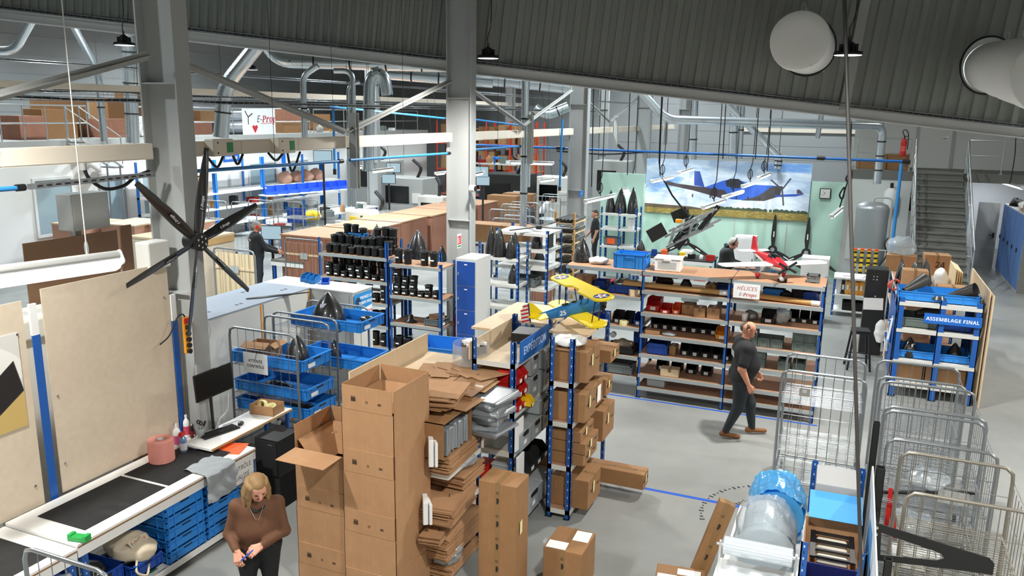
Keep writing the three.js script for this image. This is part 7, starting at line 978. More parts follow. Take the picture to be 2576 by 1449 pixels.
  // white bench with yellow binders
  const wbn = thing('side_bench', 'white bench on blue legs with yellow binders beneath', 'bench', [0, 0, 0]); part(wbn, 'table_top', bl(-0.2, 0.72, 0.9, 0.94, -20.3, -21.0), M.white); part(wbn, 'shelf', [bl(-0.18, 0.7, 0.5, 0.52, -20.32, -21.0), bl(-0.18, 0.7, 0.1, 0.13, -20.32, -21.0)], M.white); for (const x of [-0.2, 0.66]) for (const z of [-20.36, -20.94]) part(wbn, 'leg', bl(x, x + 0.05, 0, 0.9, z - 0.025, z + 0.025), M.perf); for (let k = 0; k < 7; k++) { const t = thing('binder', (k < 2 ? ['white', 'black'][k] + ' binder at the left' : 'yellow binder, ' + ord5(k - 2)) + ' under the white bench', 'binder', [-0.08 + k * 0.1, 0.521, -20.55], 0, 'binders under the white bench'); part(t, 'cover', rb(0.085, 0.31, 0.26, 0.006, 0, 0.155, 0), k < 2 ? [M.paper, M.black][k] : M.amber); part(t, 'spine_label', bx(0.05, 0.12, 0.003, 0, 0.17, 0.1315), M.paper); } solid('dark_basket', 'dark basket on the lowest shelf of the white bench', 'basket', crateGeo(0.5, 0.2, 0.36), M.blackMatte, [0.3, 0.131, -20.6]); solid('paper_pile', 'white papers on the white bench top', 'papers', [bx(0.3, 0.03, 0.22, 0, 0.015, 0, 0.3), bx(0.22, 0.02, 0.3, 0.25, 0.01, 0.05, -0.2)], M.paper, [0.1, 0.941, -20.6]);
  { const t = thing('low_stool', 'wooden low stool on black legs by the striped belts', 'stool', [0.66, 0, -19.4]); part(t, 'seat', rb(0.34, 0.03, 0.34, 0.01, 0, 0.6, 0), M.woodPale); for (const sx of [-1, 1]) for (const sz of [-1, 1]) part(t, 'leg', bar([sx * 0.13, 0.59, sz * 0.13], [sx * 0.17, 0, sz * 0.17], 0.014), M.black); }
  // compressed air tank
  const tk = thing('air_tank', 'tall silver compressed air tank beside the mint wall', 'tank', [0.62, 0, -26.3]); part(tk, 'vessel', lathe([[0.001, 0.3], [0.3, 0.33], [0.45, 0.45], [0.46, 0.6], [0.46, 2.0], [0.42, 2.12], [0.25, 2.2], [0.001, 2.22]], 32), mat(0xb4b7b7, 0.42, 0.55)); for (const a of [0.5, 2.6, 4.7]) part(tk, 'foot', bar([Math.cos(a) * 0.38, 0.5, Math.sin(a) * 0.38], [Math.cos(a) * 0.42, 0, Math.sin(a) * 0.42], 0.03), M.greySteel); part(tk, 'pipe', bent([[0, 2.2, 0], [0, 2.36, 0], [0.5, 2.36, 0.2], [0.5, 1.2, 0.2]], 0.03, 0.15, 8), M.greySteel); part(tk, 'hose', tube([[0.5, 1.2, 0.2], [0.42, 1.0, 0.3], [0.5, 0.7, 0.35], [0.3, 0.3, 0.4]], 0.022, 7), M.cable);
  { const t = thing('white_tank', 'small white pressure vessel on the wall by the stairs', 'tank', [1.169, 2.106, -28.82]); part(t, 'vessel', lathe([[0.001, -0.4], [0.14, -0.36], [0.2, -0.25], [0.2, 0.22], [0.1, 0.34], [0.001, 0.36]], 22), M.white); part(t, 'valve', cy(0.05, 0.05, 0.16, 0, 0.43, 0), M.black); }
  // blue pipe standing at the shelf row and pipe along the ceiling
  solid('air_pipe', 'thick blue air pipe rising beside the stairs', 'pipe', bar([1.164, 0.517, -24.352], [1.162, 3.457, -24.351], 0.045, 12), M.bluePipe); 
  { const t = thing('air_pipe', 'long blue air pipe crossing above final assembly', 'pipe', [0, 0, 0]); part(t, 'pipe', bar([-11.067, 3.733, -21.4], [1.152, 3.653, -21.4], 0.035, 10), mat(0x1e5c9e, 0.4)); for (const c of [[[-7.707, 3.717, -21.4], [-7.472, 3.713, -21.4]], [[-0.88, 3.677, -21.4], [-0.696, 3.673, -21.4]], [[1.032, 3.658, -21.4], [1.204, 3.646, -21.4]]]) part(t, 'coupling', bar(c[0], c[1], 0.055, 10), M.black); part(t, 'black_cable', tube([[-7.704, 3.63, -21.4], [-6.321, 3.587, -21.4], [-4.848, 3.708, -21.4]], 0.02, 6), M.cable); }
  // blue lockers and grey door at the far right
  const lk = thing('blue_lockers', 'row of tall blue lockers along the right wall', 'lockers', [0, 0, 0]); part(lk, 'body', bl(4.42, 5.0, 0, 2.12, -25.3, -29.0), M.greySteel); for (let k = 0; k < 5; k++) { const z0 = -25.32 - k * 0.735, d = part(lk, 'door', bl(4.4, 4.42, 0.08, 2.1, z0 - 0.02, z0 - 0.715), M.farBlue); part(d, 'handle', rb(0.03, 0.12, 0.03, 0.008, 4.385, 1.1, z0 - 0.64), M.black); } part(lk, 'end_panel', bl(4.42, 5.0, 0, 2.12, -25.28, -25.3), M.concrete);
  carton('small brown carton on the blue lockers', [4.65, 2.121, -26.4], 0.3, 0.2, 0.4, { m: M.card }); solid('dark_clutter', 'dark cable clutter on the blue lockers', 'cables', heapGeo(0.3, 0.25, 0.5, 0.03, 18, 3), M.blackMatte, [4.6, 2.121, -28.3]); solid('white_bag', 'white bag lying on the blue lockers beside the carton', 'bag', heapGeo(0.35, 0.25, 0.5, 0.02, 18, 9), M.offwhite, [4.66, 2.121, -27.2]);
  const dr = struct('door_2', bl(3.75, 4.35, 0, 2.1, -29.3, -29.25), M.wallGrey); struct('door_handle', [bl(4.22, 4.28, 1.0, 1.15, -29.25, -29.23), bar([4.25, 1.08, -29.2], [4.12, 1.08, -29.2], 0.015)], M.black, dr);
  batten([4.378, 2.705, -30.041], [4.653, 2.676, -27.988], 0, 'batten lamp above the blue lockers at the right edge', 'battens over final assembly'); solid('hanging_cable', 'black cable hanging down at the right edge of the landing', 'cable', tube([[4.348, 4.276, -28.402], [4.403, 3.631, -28.425], [4.396, 3.037, -28.422], [4.376, 2.773, -28.413]], 0.015, 5), M.cable);
  { const t = thing('blue_ladder', 'blue metal locker doors leaning in the bright passage', 'doors', [3.62, 0, -31.8]); part(t, 'panel', [bx(0.3, 2.2, 0.05, 0, 1.1, 0, 0, 0, 0)], M.lockerBlue); part(t, 'rail', bx(0.05, 2.2, 0.06, 0.16, 1.1, 0.01), M.skyblue); }
  const pl = thing('passage_lamp', 'lamp in the bright passage under the landing', 'lamp', [4.3, 2.62, -32.6]); part(pl, 'housing', rb(1.2, 0.05, 0.14, 0.02, 0, 0.05, 0), M.white); part(pl, 'diffuser', rb(1.16, 0.03, 0.12, 0.012, 0, 0.015, 0), M.tubeGlowCool).castShadow = false; { const l = new THREE.RectAreaLight(0xeaf3ff, 60, 1.1, 0.12); l.name = 'passage_light'; l.position.set(0, -0.02, 0); l.rotation.x = -PI / 2; pl.add(l); }
  // cartons on the landing
  for (const [x, w, h, l] of [[0.35, 0.7, 0.25, 'low brown carton on the landing behind the spiral pipe'], [1.2, 0.85, 0.5, 'brown carton on the landing below the red extinguisher']]) carton(l, [x, 3.001, -29.75], w, h, 0.5, { m: M.kraft, group: 'cartons on the landing' });
}

// ---------------------------------------------------------------- ducts, pipes and trays overhead
function ductGeo(pts, r, rad = 0.3, n = 14) {
  const P = pts.map(vec), path = new THREE.CurvePath(); let prev = P[0];
  for (let i = 1; i < P.length; i++) { if (i < P.length - 1) { const e0 = P[i].clone().add(P[i - 1].clone().sub(P[i]).setLength(rad)), e1 = P[i].clone().add(P[i + 1].clone().sub(P[i]).setLength(rad)); path.add(new THREE.LineCurve3(prev, e0)); path.add(new THREE.QuadraticBezierCurve3(e0, P[i], e1)); prev = e1; } else path.add(new THREE.LineCurve3(prev, P[i])); }
  const L = path.getLength(), seg = Math.min(260, Math.ceil(L / 0.055)), g = new THREE.TubeGeometry(path, seg, r, n, false), p = g.attributes.position;
  for (let i = 0; i <= seg; i++) { const c = path.getPointAt(i / seg), k = i % 2 ? 1.035 : 0.985; for (let j = 0; j <= n; j++) { const q = i * (n + 1) + j; p.setXYZ(q, c.x + (p.getX(q) - c.x) * k, c.y + (p.getY(q) - c.y) * k, c.z + (p.getZ(q) - c.z) * k); } }
  g.computeVertexNormals(); return g;
}
const duct = (label, pts, r, rings = 0, rad) => { const t = thing('spiral_duct', label, 'duct', [0, 0, 0], 0, 'silver spiral ducts'); part(t, 'pipe', ductGeo(pts, r, rad), M.duct); for (let k = 1; k <= rings; k++) { const a = vec(pts[pts.length - 2]), b = vec(pts[pts.length - 1]), c = a.clone().lerp(b, k / (rings + 1)); part(t, 'hanger_rod', bar(c, [c.x, 9.5, c.z], 0.006, 4), M.cable); part(t, 'clamp', bar(c, c.clone().add(b.clone().sub(a).setLength(0.04)), r * 1.1, 16), M.blackSteel); } return t; };
duct('big horizontal spiral duct with rings left of the middle column', [[-13.959, 6.357, -16.913], [-13.65, 5.862, -17.043], [-8.654, 5.793, -19.142]], 0.18, 5, 0.35);
duct('wide inclined spiral duct coming down to the mezzanine', [[-14.641, 6.488, -17.711], [-15.636, 5.256, -17.293], [-15.812, 3.901, -17.219]], 0.2, 1, 0.4);
duct('bright inclined duct at the far upper left', [[-21.039, 7.09, -17.193], [-20.433, 5.65, -17.447], [-20.435, 3.668, -17.446]], 0.1, 1, 0.3); duct('short inclined duct at the left edge above the mezzanine', [[-21.999, 7.118, -16.789], [-22.581, 6.193, -16.545], [-23.618, 6.177, -16.109]], 0.12, 0, 0.3);
duct('thick vertical duct left of the propeller column', [[-20.324, 7.193, -18.578], [-20.48, 3.58, -18.512]], 0.2, 3); duct('vertical duct with bend right of the round lamp', [[-12.123, 5.697, -16.6], [-12.467, 5.461, -16.456], [-12.479, 3.951, -16.45]], 0.075, 1, 0.2); duct('thin duct bending down above the first slim post', [[-11.185, 5.536, -15.91], [-10.782, 5.542, -16.079], [-10.845, 2.425, -16.053]], 0.06, 1, 0.25); duct('second thin duct beside the first slim post', [[-10.645, 5.306, -16.136], [-10.891, 5.214, -16.033], [-10.949, 2.423, -16.009]], 0.045, 1, 0.15);
duct('fat duct with elbow left of the middle column', [[-10.591, 5.023, -17.244], [-10.669, 5.6, -17.211], [-10.98, 5.502, -17.08], [-11.075, 3.199, -17.04]], 0.14, 2, 0.3); duct('grey duct under the big horizontal duct', [[-11.738, 5.613, -18.931], [-9.063, 5.429, -20.055]], 0.14, 3); duct('grey duct right of the middle column below the rafter', [[-10.525, 5.624, -21.61], [-7.706, 5.377, -22.795]], 0.17, 2); duct('short bent duct in the bay right of the middle column', [[-9.853, 4.842, -25.146], [-9.523, 4.567, -25.285], [-8.832, 4.883, -25.575]], 0.16, 1, 0.3);
duct('vertical duct right of the middle column ending in a hose', [[-7.139, 5.404, -17.61], [-7.134, 1.962, -17.611]], 0.085, 3); duct('vertical thin duct beside the second column', [[-7.793, 4.698, -19.504], [-7.798, 2.776, -19.502]], 0.07, 1); duct('long spiral pipe running right and turning down by the stairs', [[-5.144, 5.434, -19.532], [-4.356, 4.554, -19.863], [0.616, 4.436, -24.664], [0.616, 2.872, -24.664]], 0.105, 3, 0.3); duct('inclined pipe crossing behind the long spiral pipe', [[-3.761, 5.263, -23.367], [-1.996, 3.575, -24.109], [-2.009, 3.207, -24.104]], 0.1, 2, 0.2);
duct('vertical pipe behind the aircraft print, left one', [[-4.851, 5.334, -26.164], [-4.799, 3.231, -26.185]], 0.12, 2); duct('vertical pipe above the aircraft print, middle one', [[-3.454, 5.149, -26.751], [-3.422, 3.341, -26.764]], 0.09, 1); duct('vertical pipe above the aircraft print, thick one', [[-3.606, 5.016, -26.144], [-3.55, 3.338, -26.168]], 0.13, 1); duct('vertical white pipe near the print corner', [[-1.119, 4.867, -27.732], [-1.182, 4.001, -27.705]], 0.08, 1);
// textile ducts through the round openings
{
  const fd = (label, a, b, r) => { const t = thing('textile_duct', label, 'air duct', [0, 0, 0], 0, 'white textile air ducts'); const A = vec(a), Bv = vec(b), d = Bv.clone().sub(A), q = new THREE.Quaternion().setFromUnitVectors(new THREE.Vector3(0, 1, 0), d.clone().normalize()); const m = d.length(), pf = [[0.001, m + 0.02], [r * 0.6, m + 0.015], [r * 0.96, m], [r, m - 0.06]]; for (let k = 1; k <= 10; k++) pf.push([r * (1 + 0.012 * Math.sin(k * 2.2)), (m - 0.06) * (1 - k / 10)]); const g = lathe(pf, 36); ruffle(g, 0.004, 6, r * 9); g.applyQuaternion(q).translate(A.x, A.y, A.z); const mm = M.fabric.clone(); mm.side = THREE.DoubleSide; mm.name = 'textile'; part(t, 'sleeve', g, mm); for (let k = 1; k < 4; k++) { const p = A.clone().lerp(Bv, k / 3.4); part(t, 'hook', tube([[p.x, p.y + r, p.z], [p.x + 0.03, p.y + r + 0.07, p.z], [p.x, p.y + r + 0.14, p.z], [p.x - 0.03, p.y + r + 0.07, p.z]], 0.006, 5, 18, true), M.alu); } part(t, 'seam', tube([A.clone().add(new THREE.Vector3(r * 0.5, -r * 0.84, 0.25)).toArray(), Bv.clone().add(new THREE.Vector3(r * 0.45, -r * 0.86, 0.15)).toArray()], 0.006, 5), M.greySteel); };
  fd('white textile duct with flat end left of the hanging lamp', [-1.028, 5.922, -16.923], [-1.007, 5.848, -14.111], 0.465); fd('white textile duct cut off by the right edge', [2.205, 5.648, -18.282], [1.966, 5.158, -10.805], 0.45);
}
// second trunking line and cable trays deeper in the hall
{ const t = thing('cable_trunking', 'beige cable trunking on the far column row at upper left', 'trunking', [0, 0, 0]); part(t, 'channel', bl(-18.2, -18.05, 5.05, 5.22, -2, -44), M.trunk); const b = thing('cable_trunking', 'beige trunking low on the far wall above final assembly', 'trunking', [0, 0, 0]); part(b, 'channel', bl(-6, 0, 3.85, 4.05, -45.984, -45.86), M.trunk); }
{ const mz = (x, y, z) => new THREE.Matrix4().makeRotationY(PI / 2).setPosition(x, y, z); wireTray('cable_tray', 'cable tray with black cables above the mezzanine edge', mz(-14.5, 4.9, -6), 34, 0.2, 4, 'far cable trays'); wireTray('cable_tray', 'thin cable tray under the big spiral duct', mz(-16.5, 5.55, -8), 30, 0.2, 2, 'far cable trays'); wireTray('cable_tray', 'cable tray with thick black cables at eye height', mz(-9.6, 4.72, -4), 28, 0.2, 5, 'far cable trays'); wireTray('cable_tray', 'far cable tray above the red racks', mz(-11, 5.2, -20), 22, 0.2, 2, 'far cable trays'); }
// blue air pipes on the column row and thin black drops from trunking
{
  const bp = (label, a, b, r = 0.022) => { const hg = vec(a).clone().lerp(vec(b), 0.5); const t = thing('air_pipe', label, 'pipe', [0, 0, 0], 0, 'blue air pipes'); part(t, 'pipe', bar(a, b, r, 8), M.bluePipe); part(t, 'hanger_rod', bar(hg, [hg.x, 9.5, hg.z], 0.004, 4), M.cable); part(t, 'coupling', bar(b, vec(b).clone().add(vec(b).clone().sub(vec(a)).setLength(0.1)), r * 1.4, 8), M.black); };
  bp('blue air pipe between propeller column and first slim post', [-6.9, 3.951, -7.053], [-6.9, 3.928, -9.861]); bp('blue air pipe between slim post and middle column', [-6.9, 3.932, -10.144], [-6.9, 3.909, -13.263]); bp('thin blue pipe right of the middle column', [-6.9, 3.934, -14.39], [-6.9, 3.931, -16.69]); bp('far blue pipe behind the middle braces', [-14.266, 4.758, -20.038], [-11.63, 4.458, -22.231], 0.03); bp('second far blue pipe right of the middle column', [-11.282, 4.438, -23.461], [-9.652, 4.241, -24.146], 0.03); bp('vertical blue pipe at the first slim post', [-8.5, 4.702, -12.033], [-8.5, 3.634, -12.02]); bp('vertical blue pipe beside the second column', [-7.002, 4.512, -19.836], [-7.025, 2.788, -19.827], 0.03);
  const names = ['first', 'second', 'third', 'fourth'];
  const loop = (i, a, b, c) => { const t = thing('drop_cable', names[i] + ' black cable loop hanging from the trunking right of the propeller', 'cable', [0, 0, 0], 0, 'black cable loops'); part(t, 'cable', tube([a, b, c], 0.016, 6, 18), M.cable); }; loop(0, [-6.98, 4.091, -7.36], [-6.98, 3.973, -7.505], [-6.98, 4.099, -7.622]); loop(1, [-6.98, 4.092, -7.784], [-6.98, 3.988, -7.858], [-6.98, 4.104, -7.959]); loop(2, [-6.98, 4.1, -8.433], [-6.98, 4.002, -8.583], [-6.98, 4.114, -8.76]); loop(3, [-6.98, 4.112, -8.809], [-6.98, 3.833, -8.898], [-6.98, 4.091, -9.086]);
  const ob = (i, p) => { const t = thing('outlet_box', ['beige outlet box on the trunking near the propeller', 'beige outlet box on the trunking before the slim post'][i], 'outlet box', p, 0, 'outlet boxes on the trunking'); part(t, 'body', rb(0.14, 0.2, 0.34, 0.01), M.trunk); part(t, 'green_label', bx(0.004, 0.12, 0.1, 0.073, 0, -0.1), mat(0x3f9a5c, 0.5)); part(t, 'screw', [sp(0.01, 0.072, 0.06, 0.1), sp(0.01, 0.072, -0.06, 0.1)], M.black); }; ob(0, [-7, 4.198, -7.586]); ob(1, [-7, 4.186, -8.758]);
  const cn = thing('camera_housing', 'round white camera housing on the middle column', 'camera', [-6.66, 3.245, -13.723]); part(cn, 'tube', cy(0.07, 0.07, 0.1, 0.06, 0, 0, 18, 0, PI / 2), M.offwhite); part(cn, 'lens', cy(0.05, 0.05, 0.02, 0.115, 0, 0, 18, 0, PI / 2), M.black);
  [[[-5.743, 5.382, -18.196], [-5.665, 2.977, -18.229]], [[-5.23, 5.386, -19.496], [-5.157, 3.195, -19.527]], [[-3.072, 5.14, -20.403], [-3.009, 3.618, -20.429]], [[-2.326, 5.01, -20.716], [-2.27, 3.629, -20.74]], [[-2.058, 4.986, -20.829], [-1.978, 3.343, -20.863]]].forEach(([a, b], i) => { const t = thing('drop_cable', ord5(i) + ' vertical black drop cable from the rafter', 'cable', [0, 0, 0], 0, 'vertical drop cables'); part(t, 'cable', bar([a[0], 9.5, a[2]], b, 0.013, 5), M.cable); });
}
// ---------------------------------------------------------------- far left: rooms with a mezzanine on top
{
  const wl = struct('wall_room', [bl(-22.3, -22.1, 0, 3.4, -4, -40)], M.whiteGloss); struct('trim_mezzanine', [bl(-30, -22, 3.4, 3.66, -4, -40)], M.greySteel);
  for (const [z, w, n] of [[-16.3, 1.2, 1], [-18.6, 0.9, 2], [-20.2, 1.3, 3], [-25.5, 1.6, 4], [-28, 1.2, 5]]) { const win = struct('window_' + n, bl(-22.1, -22.07, 0.9, 2.5, z, z - w), mat(0x9fb4bd, 0.2)); struct('window_frame', [bl(-22.1, -22.04, 0.82, 0.9, z + 0.08, z - w - 0.08), bl(-22.1, -22.04, 2.5, 2.58, z + 0.08, z - w - 0.08), bl(-22.1, -22.04, 0.9, 2.5, z + 0.08, z), bl(-22.1, -22.04, 0.9, 2.5, z - w, z - w - 0.08)], M.white, win); }
  const rl = (i, z0, z1) => { const t = thing('mezzanine_railing', ['left railing on the mezzanine above the white room', 'middle railing on the mezzanine with the banner', 'right railing on the mezzanine'][i], 'railing', [-22.1, 3.66, 0], 0, 'mezzanine railings'); for (const y of [0.5, 1.02]) part(t, 'rail', bar([0, y, z0], [0, y, z1], 0.025, 6), M.alu); for (let k = 0; k <= 4; k++) part(t, 'post', bar([0, 0, z0 + (z1 - z0) * k / 4], [0, 1.02, z0 + (z1 - z0) * k / 4], 0.022, 6), M.alu); }; rl(0, -15.5, -18.3); rl(1, -20, -29.5); rl(2, -29.8, -39);
  { const t = thing('mezzanine_stairs', 'small metal stairs with handrails leading to the mezzanine', 'stairs', [-21.6, 2.9, -17.2]); for (const s of [-0.28, 0.28]) part(t, 'support', bar([s, -2.9, -1.5], [s, 0, -1.5], 0.03), M.galv); for (let k = 0; k < 5; k++) part(t, 'step', bx(0.6, 0.04, 0.25, 0, 0.7 - k * 0.2, -0.3 - k * 0.28), M.galv); for (const s of [-0.3, 0.3]) part(t, 'handrail', [bar([s, 1.75, -0.2], [s, 0.85, -1.6], 0.02), bar([s, 1.75, -0.2], [s, 0.8, -0.2], 0.02), bar([s, 0.85, -1.6], [s, 0, -1.6], 0.02), bar([s, 0.8, -0.2], [s, -0.1, -1.6], 0.04)], M.alu); }
  const bn = thing('logo_banner', 'white banner with propeller, heart and word mark', 'banner', [-22, 4.169, -26.127], PI / 2); part(bn, 'cloth', plate(1.95, 1.0), print(1.95, 1.0, (g, w, h) => { g.fillStyle = '#eef0f3'; g.fillRect(0, 0, w, h); g.strokeStyle = '#23252b'; g.lineWidth = 12; for (const a of [-2.2, -0.5, 1.6]) { g.beginPath(); g.moveTo(w * 0.18, h * 0.32); g.lineTo(w * 0.18 + Math.cos(a) * 76, h * 0.32 + Math.sin(a) * 76); g.stroke(); } g.fillStyle = '#c22a33'; g.beginPath(); g.arc(w * 0.33, h * 0.72, 22, PI, 0); g.arc(w * 0.41, h * 0.72, 22, PI, 0); g.lineTo(w * 0.37, h * 0.95); g.fill(); logo(g, w * 0.42, h * 0.4, 96); g.strokeStyle = '#b3201f'; g.lineWidth = 5; g.beginPath(); g.moveTo(w * 0.55, h * 0.58); g.lineTo(w * 0.95, h * 0.55); g.stroke(); }, 512)); bn.children[0].material.side = THREE.DoubleSide;
  const cs = [[-23.2, -17.0, 0.9, 0.7], [-23.6, -18.2, 1.2, 0.9], [-24.4, -19.2, 1.4, 1.2], [-23.4, -20.4, 1.5, 0.6], [-24.6, -21.4, 1.0, 1.3], [-25.5, -23.5, 1.4, 1.6], [-24.0, -24.6, 1.2, 0.5], [-25.2, -26.5, 1.3, 0.9], [-23.3, -29.3, 1.2, 0.5], [-24.4, -31, 1.5, 1.0], [-24.8, -33.5, 1.4, 0.8]];
  cs.forEach(([x, z, w, h], i) => carton('brown carton on the mezzanine, ' + ['first', 'second', 'third', 'fourth', 'fifth', 'sixth', 'seventh', 'eighth', 'ninth', 'tenth', 'eleventh'][i] + ' from the left', [x, 3.661, z], 0.9, h, w, { m: i % 3 ? M.kraft : M.brownply, tape: i % 2 === 0, group: 'cartons on the mezzanine' }));
  for (let k = 0; k < 4; k++) solid('white_sack', 'white printed sack on the mezzanine railing side, ' + ord5(k), 'sack', rb(0.4, 0.7, 0.5, 0.08, 0, 0.35, 0), M.paper, [-22.7, 3.661, -21.1 - k * 0.52], rr(-0.1, 0.1), 'white sacks on the mezzanine'); solid('wooden_reel', 'round wooden cable reel on the mezzanine', 'reel', [cy(0.7, 0.7, 0.05, 0, 0.7, 0.2, 26, PI / 2), cy(0.7, 0.7, 0.05, 0, 0.7, -0.2, 26, PI / 2), cy(0.35, 0.35, 0.4, 0, 0.7, 0, 20, PI / 2)], M.wood, [-23.6, 3.661, -23.0], PI / 2);
  for (let k = 0; k < 3; k++) { const t = thing('spiral_duct', 'spare spiral duct lying on the mezzanine, ' + ord5(k), 'duct', [-23.1, 3.92 + (k === 2 ? 0.5 : 0), -25.4 - (k % 2) * 0.1], 0, 'spare ducts on the mezzanine'); t.position.x -= (k % 2) * 0.6; part(t, 'pipe', ductGeo([[0, 0, 0], [0, 0, -2.3]], 0.25), M.duct); }
}
// ---------------------------------------------------------------- workshop behind the column row
{
  const far = 'workshop furniture far back';
  // brown crates row
  for (let k = 0; k < 6; k++) { const z = -16.9 - k * 1.75, t = thing('plywood_crate', ['nearest', 'second', 'third', 'fourth', 'fifth', 'farthest'][k] + ' brown plywood crate in the row behind the pots', 'crate', [-12.95 + 0.08 * (k % 2), 0, z - 0.82], 0, 'brown plywood crates'); part(t, 'sides', bl(-0.78, 0.78, 0, 1.42, -0.8, 0.8), M.brownply); part(t, 'lid', bl(-0.8, 0.8, 1.42, 1.46, -0.82, 0.82), M.mdf); for (const x of [-0.6, 0.6]) part(t, 'batten', bl(x - 0.04, x + 0.04, 0, 1.42, 0.8, 0.82), M.brownply); }
  for (let k = 0; k < 3; k++) { const t = thing('plywood_crate', ['left', 'middle', 'right'][k] + ' pale-topped crate behind the propeller', 'crate', [-20.792 + k * 1.25, 0, -16.898 - k * 0.6], 0.1, 'pale crates behind the propeller'); part(t, 'sides', bl(-0.6, 0.6, 0, 1.3, -0.7, 0.7), mat(0xc09078, 0.7)); part(t, 'lid', bl(-0.62, 0.62, 1.3, 1.34, -0.72, 0.72), M.ply); }
  { const t = thing('plywood_crate', 'large pale plywood crate beside the person in black', 'crate', [-15.2, 0, -15.0]); part(t, 'sides', bl(-0.9, 0.9, 0, 1.55, -0.8, 0.8), M.osb); part(t, 'lid', bl(-0.92, 0.92, 1.55, 1.6, -0.82, 0.82), M.ply); part(t, 'edge_batten', [bl(0.9, 0.92, 1.4, 1.55, -0.8, 0.8)], M.wood); }
  const cageW = (label, x0, x1, z, h, m, slat) => { const t = thing('roll_cage', label, 'roll cage', [(x0 + x1) / 2, 0, z], 0, 'roll cages with wooden sides'), w = x1 - x0; part(t, 'end_frame', bent([[-w / 2, 0, 0], [-w / 2, h, 0], [w / 2, h, 0], [w / 2, 0, 0]], 0.02, 0.12, 8), M.galv); for (let k = 0; k < 6; k++) part(t, 'wooden_slat', bl(-w / 2 + w * k / 6 + 0.006, -w / 2 + w * (k + 1) / 6 - 0.006, 0.15, h - 0.1, -0.05, -0.03), m); part(t, 'cross_batten', [bl(-w / 2, w / 2, h * 0.72, h * 0.72 + 0.05, -0.03, -0.01)], M.woodPale); part(t, 'plate', bx(0.22, 0.16, 0.006, 0, h * 0.85 - 0.2, 0), M.greySteel); const wi = []; for (let k = 1; k < 8; k++) wi.push(bar([-w / 2 + w * k / 8, 0.15, 0.004], [-w / 2 + w * k / 8, h, 0.004], 0.004, 4)); part(t, 'wire_grid', wi, M.galv); };
  cageW('roll cage with yellow plank side behind the lower propeller blade', -12.905, -11.772, -13.6, 1.65, M.woodPale); cageW('roll cage with brown plywood side before the crate row', -13.035, -11.894, -16.2, 1.5, M.brownply);
  // white benches
  const bench = (label, a, L, W, ry, top = M.white) => { const t = thing('work_bench', label, 'bench', a, ry, 'white workshop benches'); part(t, 'table_top', bl(0, L, 0.86, 0.91, 0, -W), top); part(t, 'front_beam', bl(0, L, 0.76, 0.86, -0.02, 0), M.white); for (const x of [0.03, L / 2, L - 0.08]) for (const z of [-0.04, -W + 0.1]) part(t, 'leg', bl(x, x + 0.06, 0, 0.86, z - 0.06, z), M.blue); return t; };
  bench('white bench beside the person in black at his screen', [-15.322, 0, -19.869], 1.0, 3.9, 0); bench('white bench with bench grinder and boxes', [-17.732 - 0.9, 0, -22.2], 1.1, 5.5, 0); bench('dark-topped bench before the screen of the person in black', [-13.5, 0, -16.2], 1.0, 0.7, 0, M.concrete);
  const items = [['black_tray', M.black, 0.6, 0.12], ['green_box', M.crateGreen, 0.4, 0.22], ['steel_pot', M.alu, 0.3, 0.3], ['white_sheet_stand', M.paper, 0.25, 0.4], ['grinder', M.greySteel, 0.45, 0.35], ['brown_tray', M.card, 0.4, 0.14], ['red_tray', M.redDark, 0.35, 0.06], ['blue_machine', M.crateDark, 0.5, 0.45], ['yellow_tub', M.yellow, 0.5, 0.3], ['grey_toolbox', M.crateGrey, 0.4, 0.2]];
  items.forEach(([n, m, w, h], i) => { const z = -20.4 - (i % 5) * 0.9, x = -15.322 + (i > 4 ? -2.0 : 0.5); solid(n, n.replace(/_/g, ' ') + ' on a white bench behind the crate row', n.split('_').pop(), i % 3 === 2 ? [lathe([[0.001, 0], [w * 0.5, 0], [w * 0.5, h * 0.7], [w * 0.3, h], [0.001, h]], 18), cy(0.04, 0.04, w * 1.2, 0, h * 0.6, 0, 10, 0, PI / 2)] : i % 3 ? crateGeo(w, h, w * 0.8) : [rb(w, h, w * 0.7, 0.02, 0, h / 2, 0), rb(w * 0.5, h * 0.3, w * 0.4, 0.02, 0.05, h * 1.1, 0)], m, [x, 0.912, z], rr(-0.4, 0.4)); });
  // blue shelving with bright blue bins behind the cages
  rack({ name: 'workshop_rack', label: 'blue and white rack behind the propeller at the white wall', x0: -21.6, x1: -20.6, z0: -19.5, z1: -29.5, h: 2.9, along: 'z', bays: 4, shelves: [0.6, 1.2, 1.75, 2.5], board: M.white, um: mat(0x2478d2, 0.45), uw: 0.12, beam: M.white });
  for (let k = 0; k < 4; k++) solid('pink_sack', 'rounded pinkish package on the white rack, ' + ord5(k), 'package', heapGeo(0.6, 0.5, 0.6, 0.03, 6, k), mat(0xc79a84, 0.8), [-21.1, 1.752, -26.4 - k * 0.7], 0, 'packages on the white rack'); carton('large pale carton on the white rack behind the propeller blade', [-21.05, 1.752, -20.8], 0.8, 0.6, 1.9, { m: M.card, tape: false });
  for (let k = 0; k < 8; k++) bin('bright blue bin in the row above the benches, ' + ['first', 'second', 'third', 'fourth', 'fifth', 'sixth', 'seventh', 'eighth'][k], [-20.353 + k * 0.12, 1.5, -24.594 - k * 0.5], 0.44, 0.3, 0.5, mat(0x2a5fe0, 0.45), 0.9, 'bright blue bins row', false); solid('bin_board', 'long board carrying the bright blue bins', 'board', [beam([-20.353 - 0.1, 1.47, -24.594 + 0.3], [-20.353 + 1.0, 1.47, -24.594 - 3.9], 0.6, 0.05)], M.white);
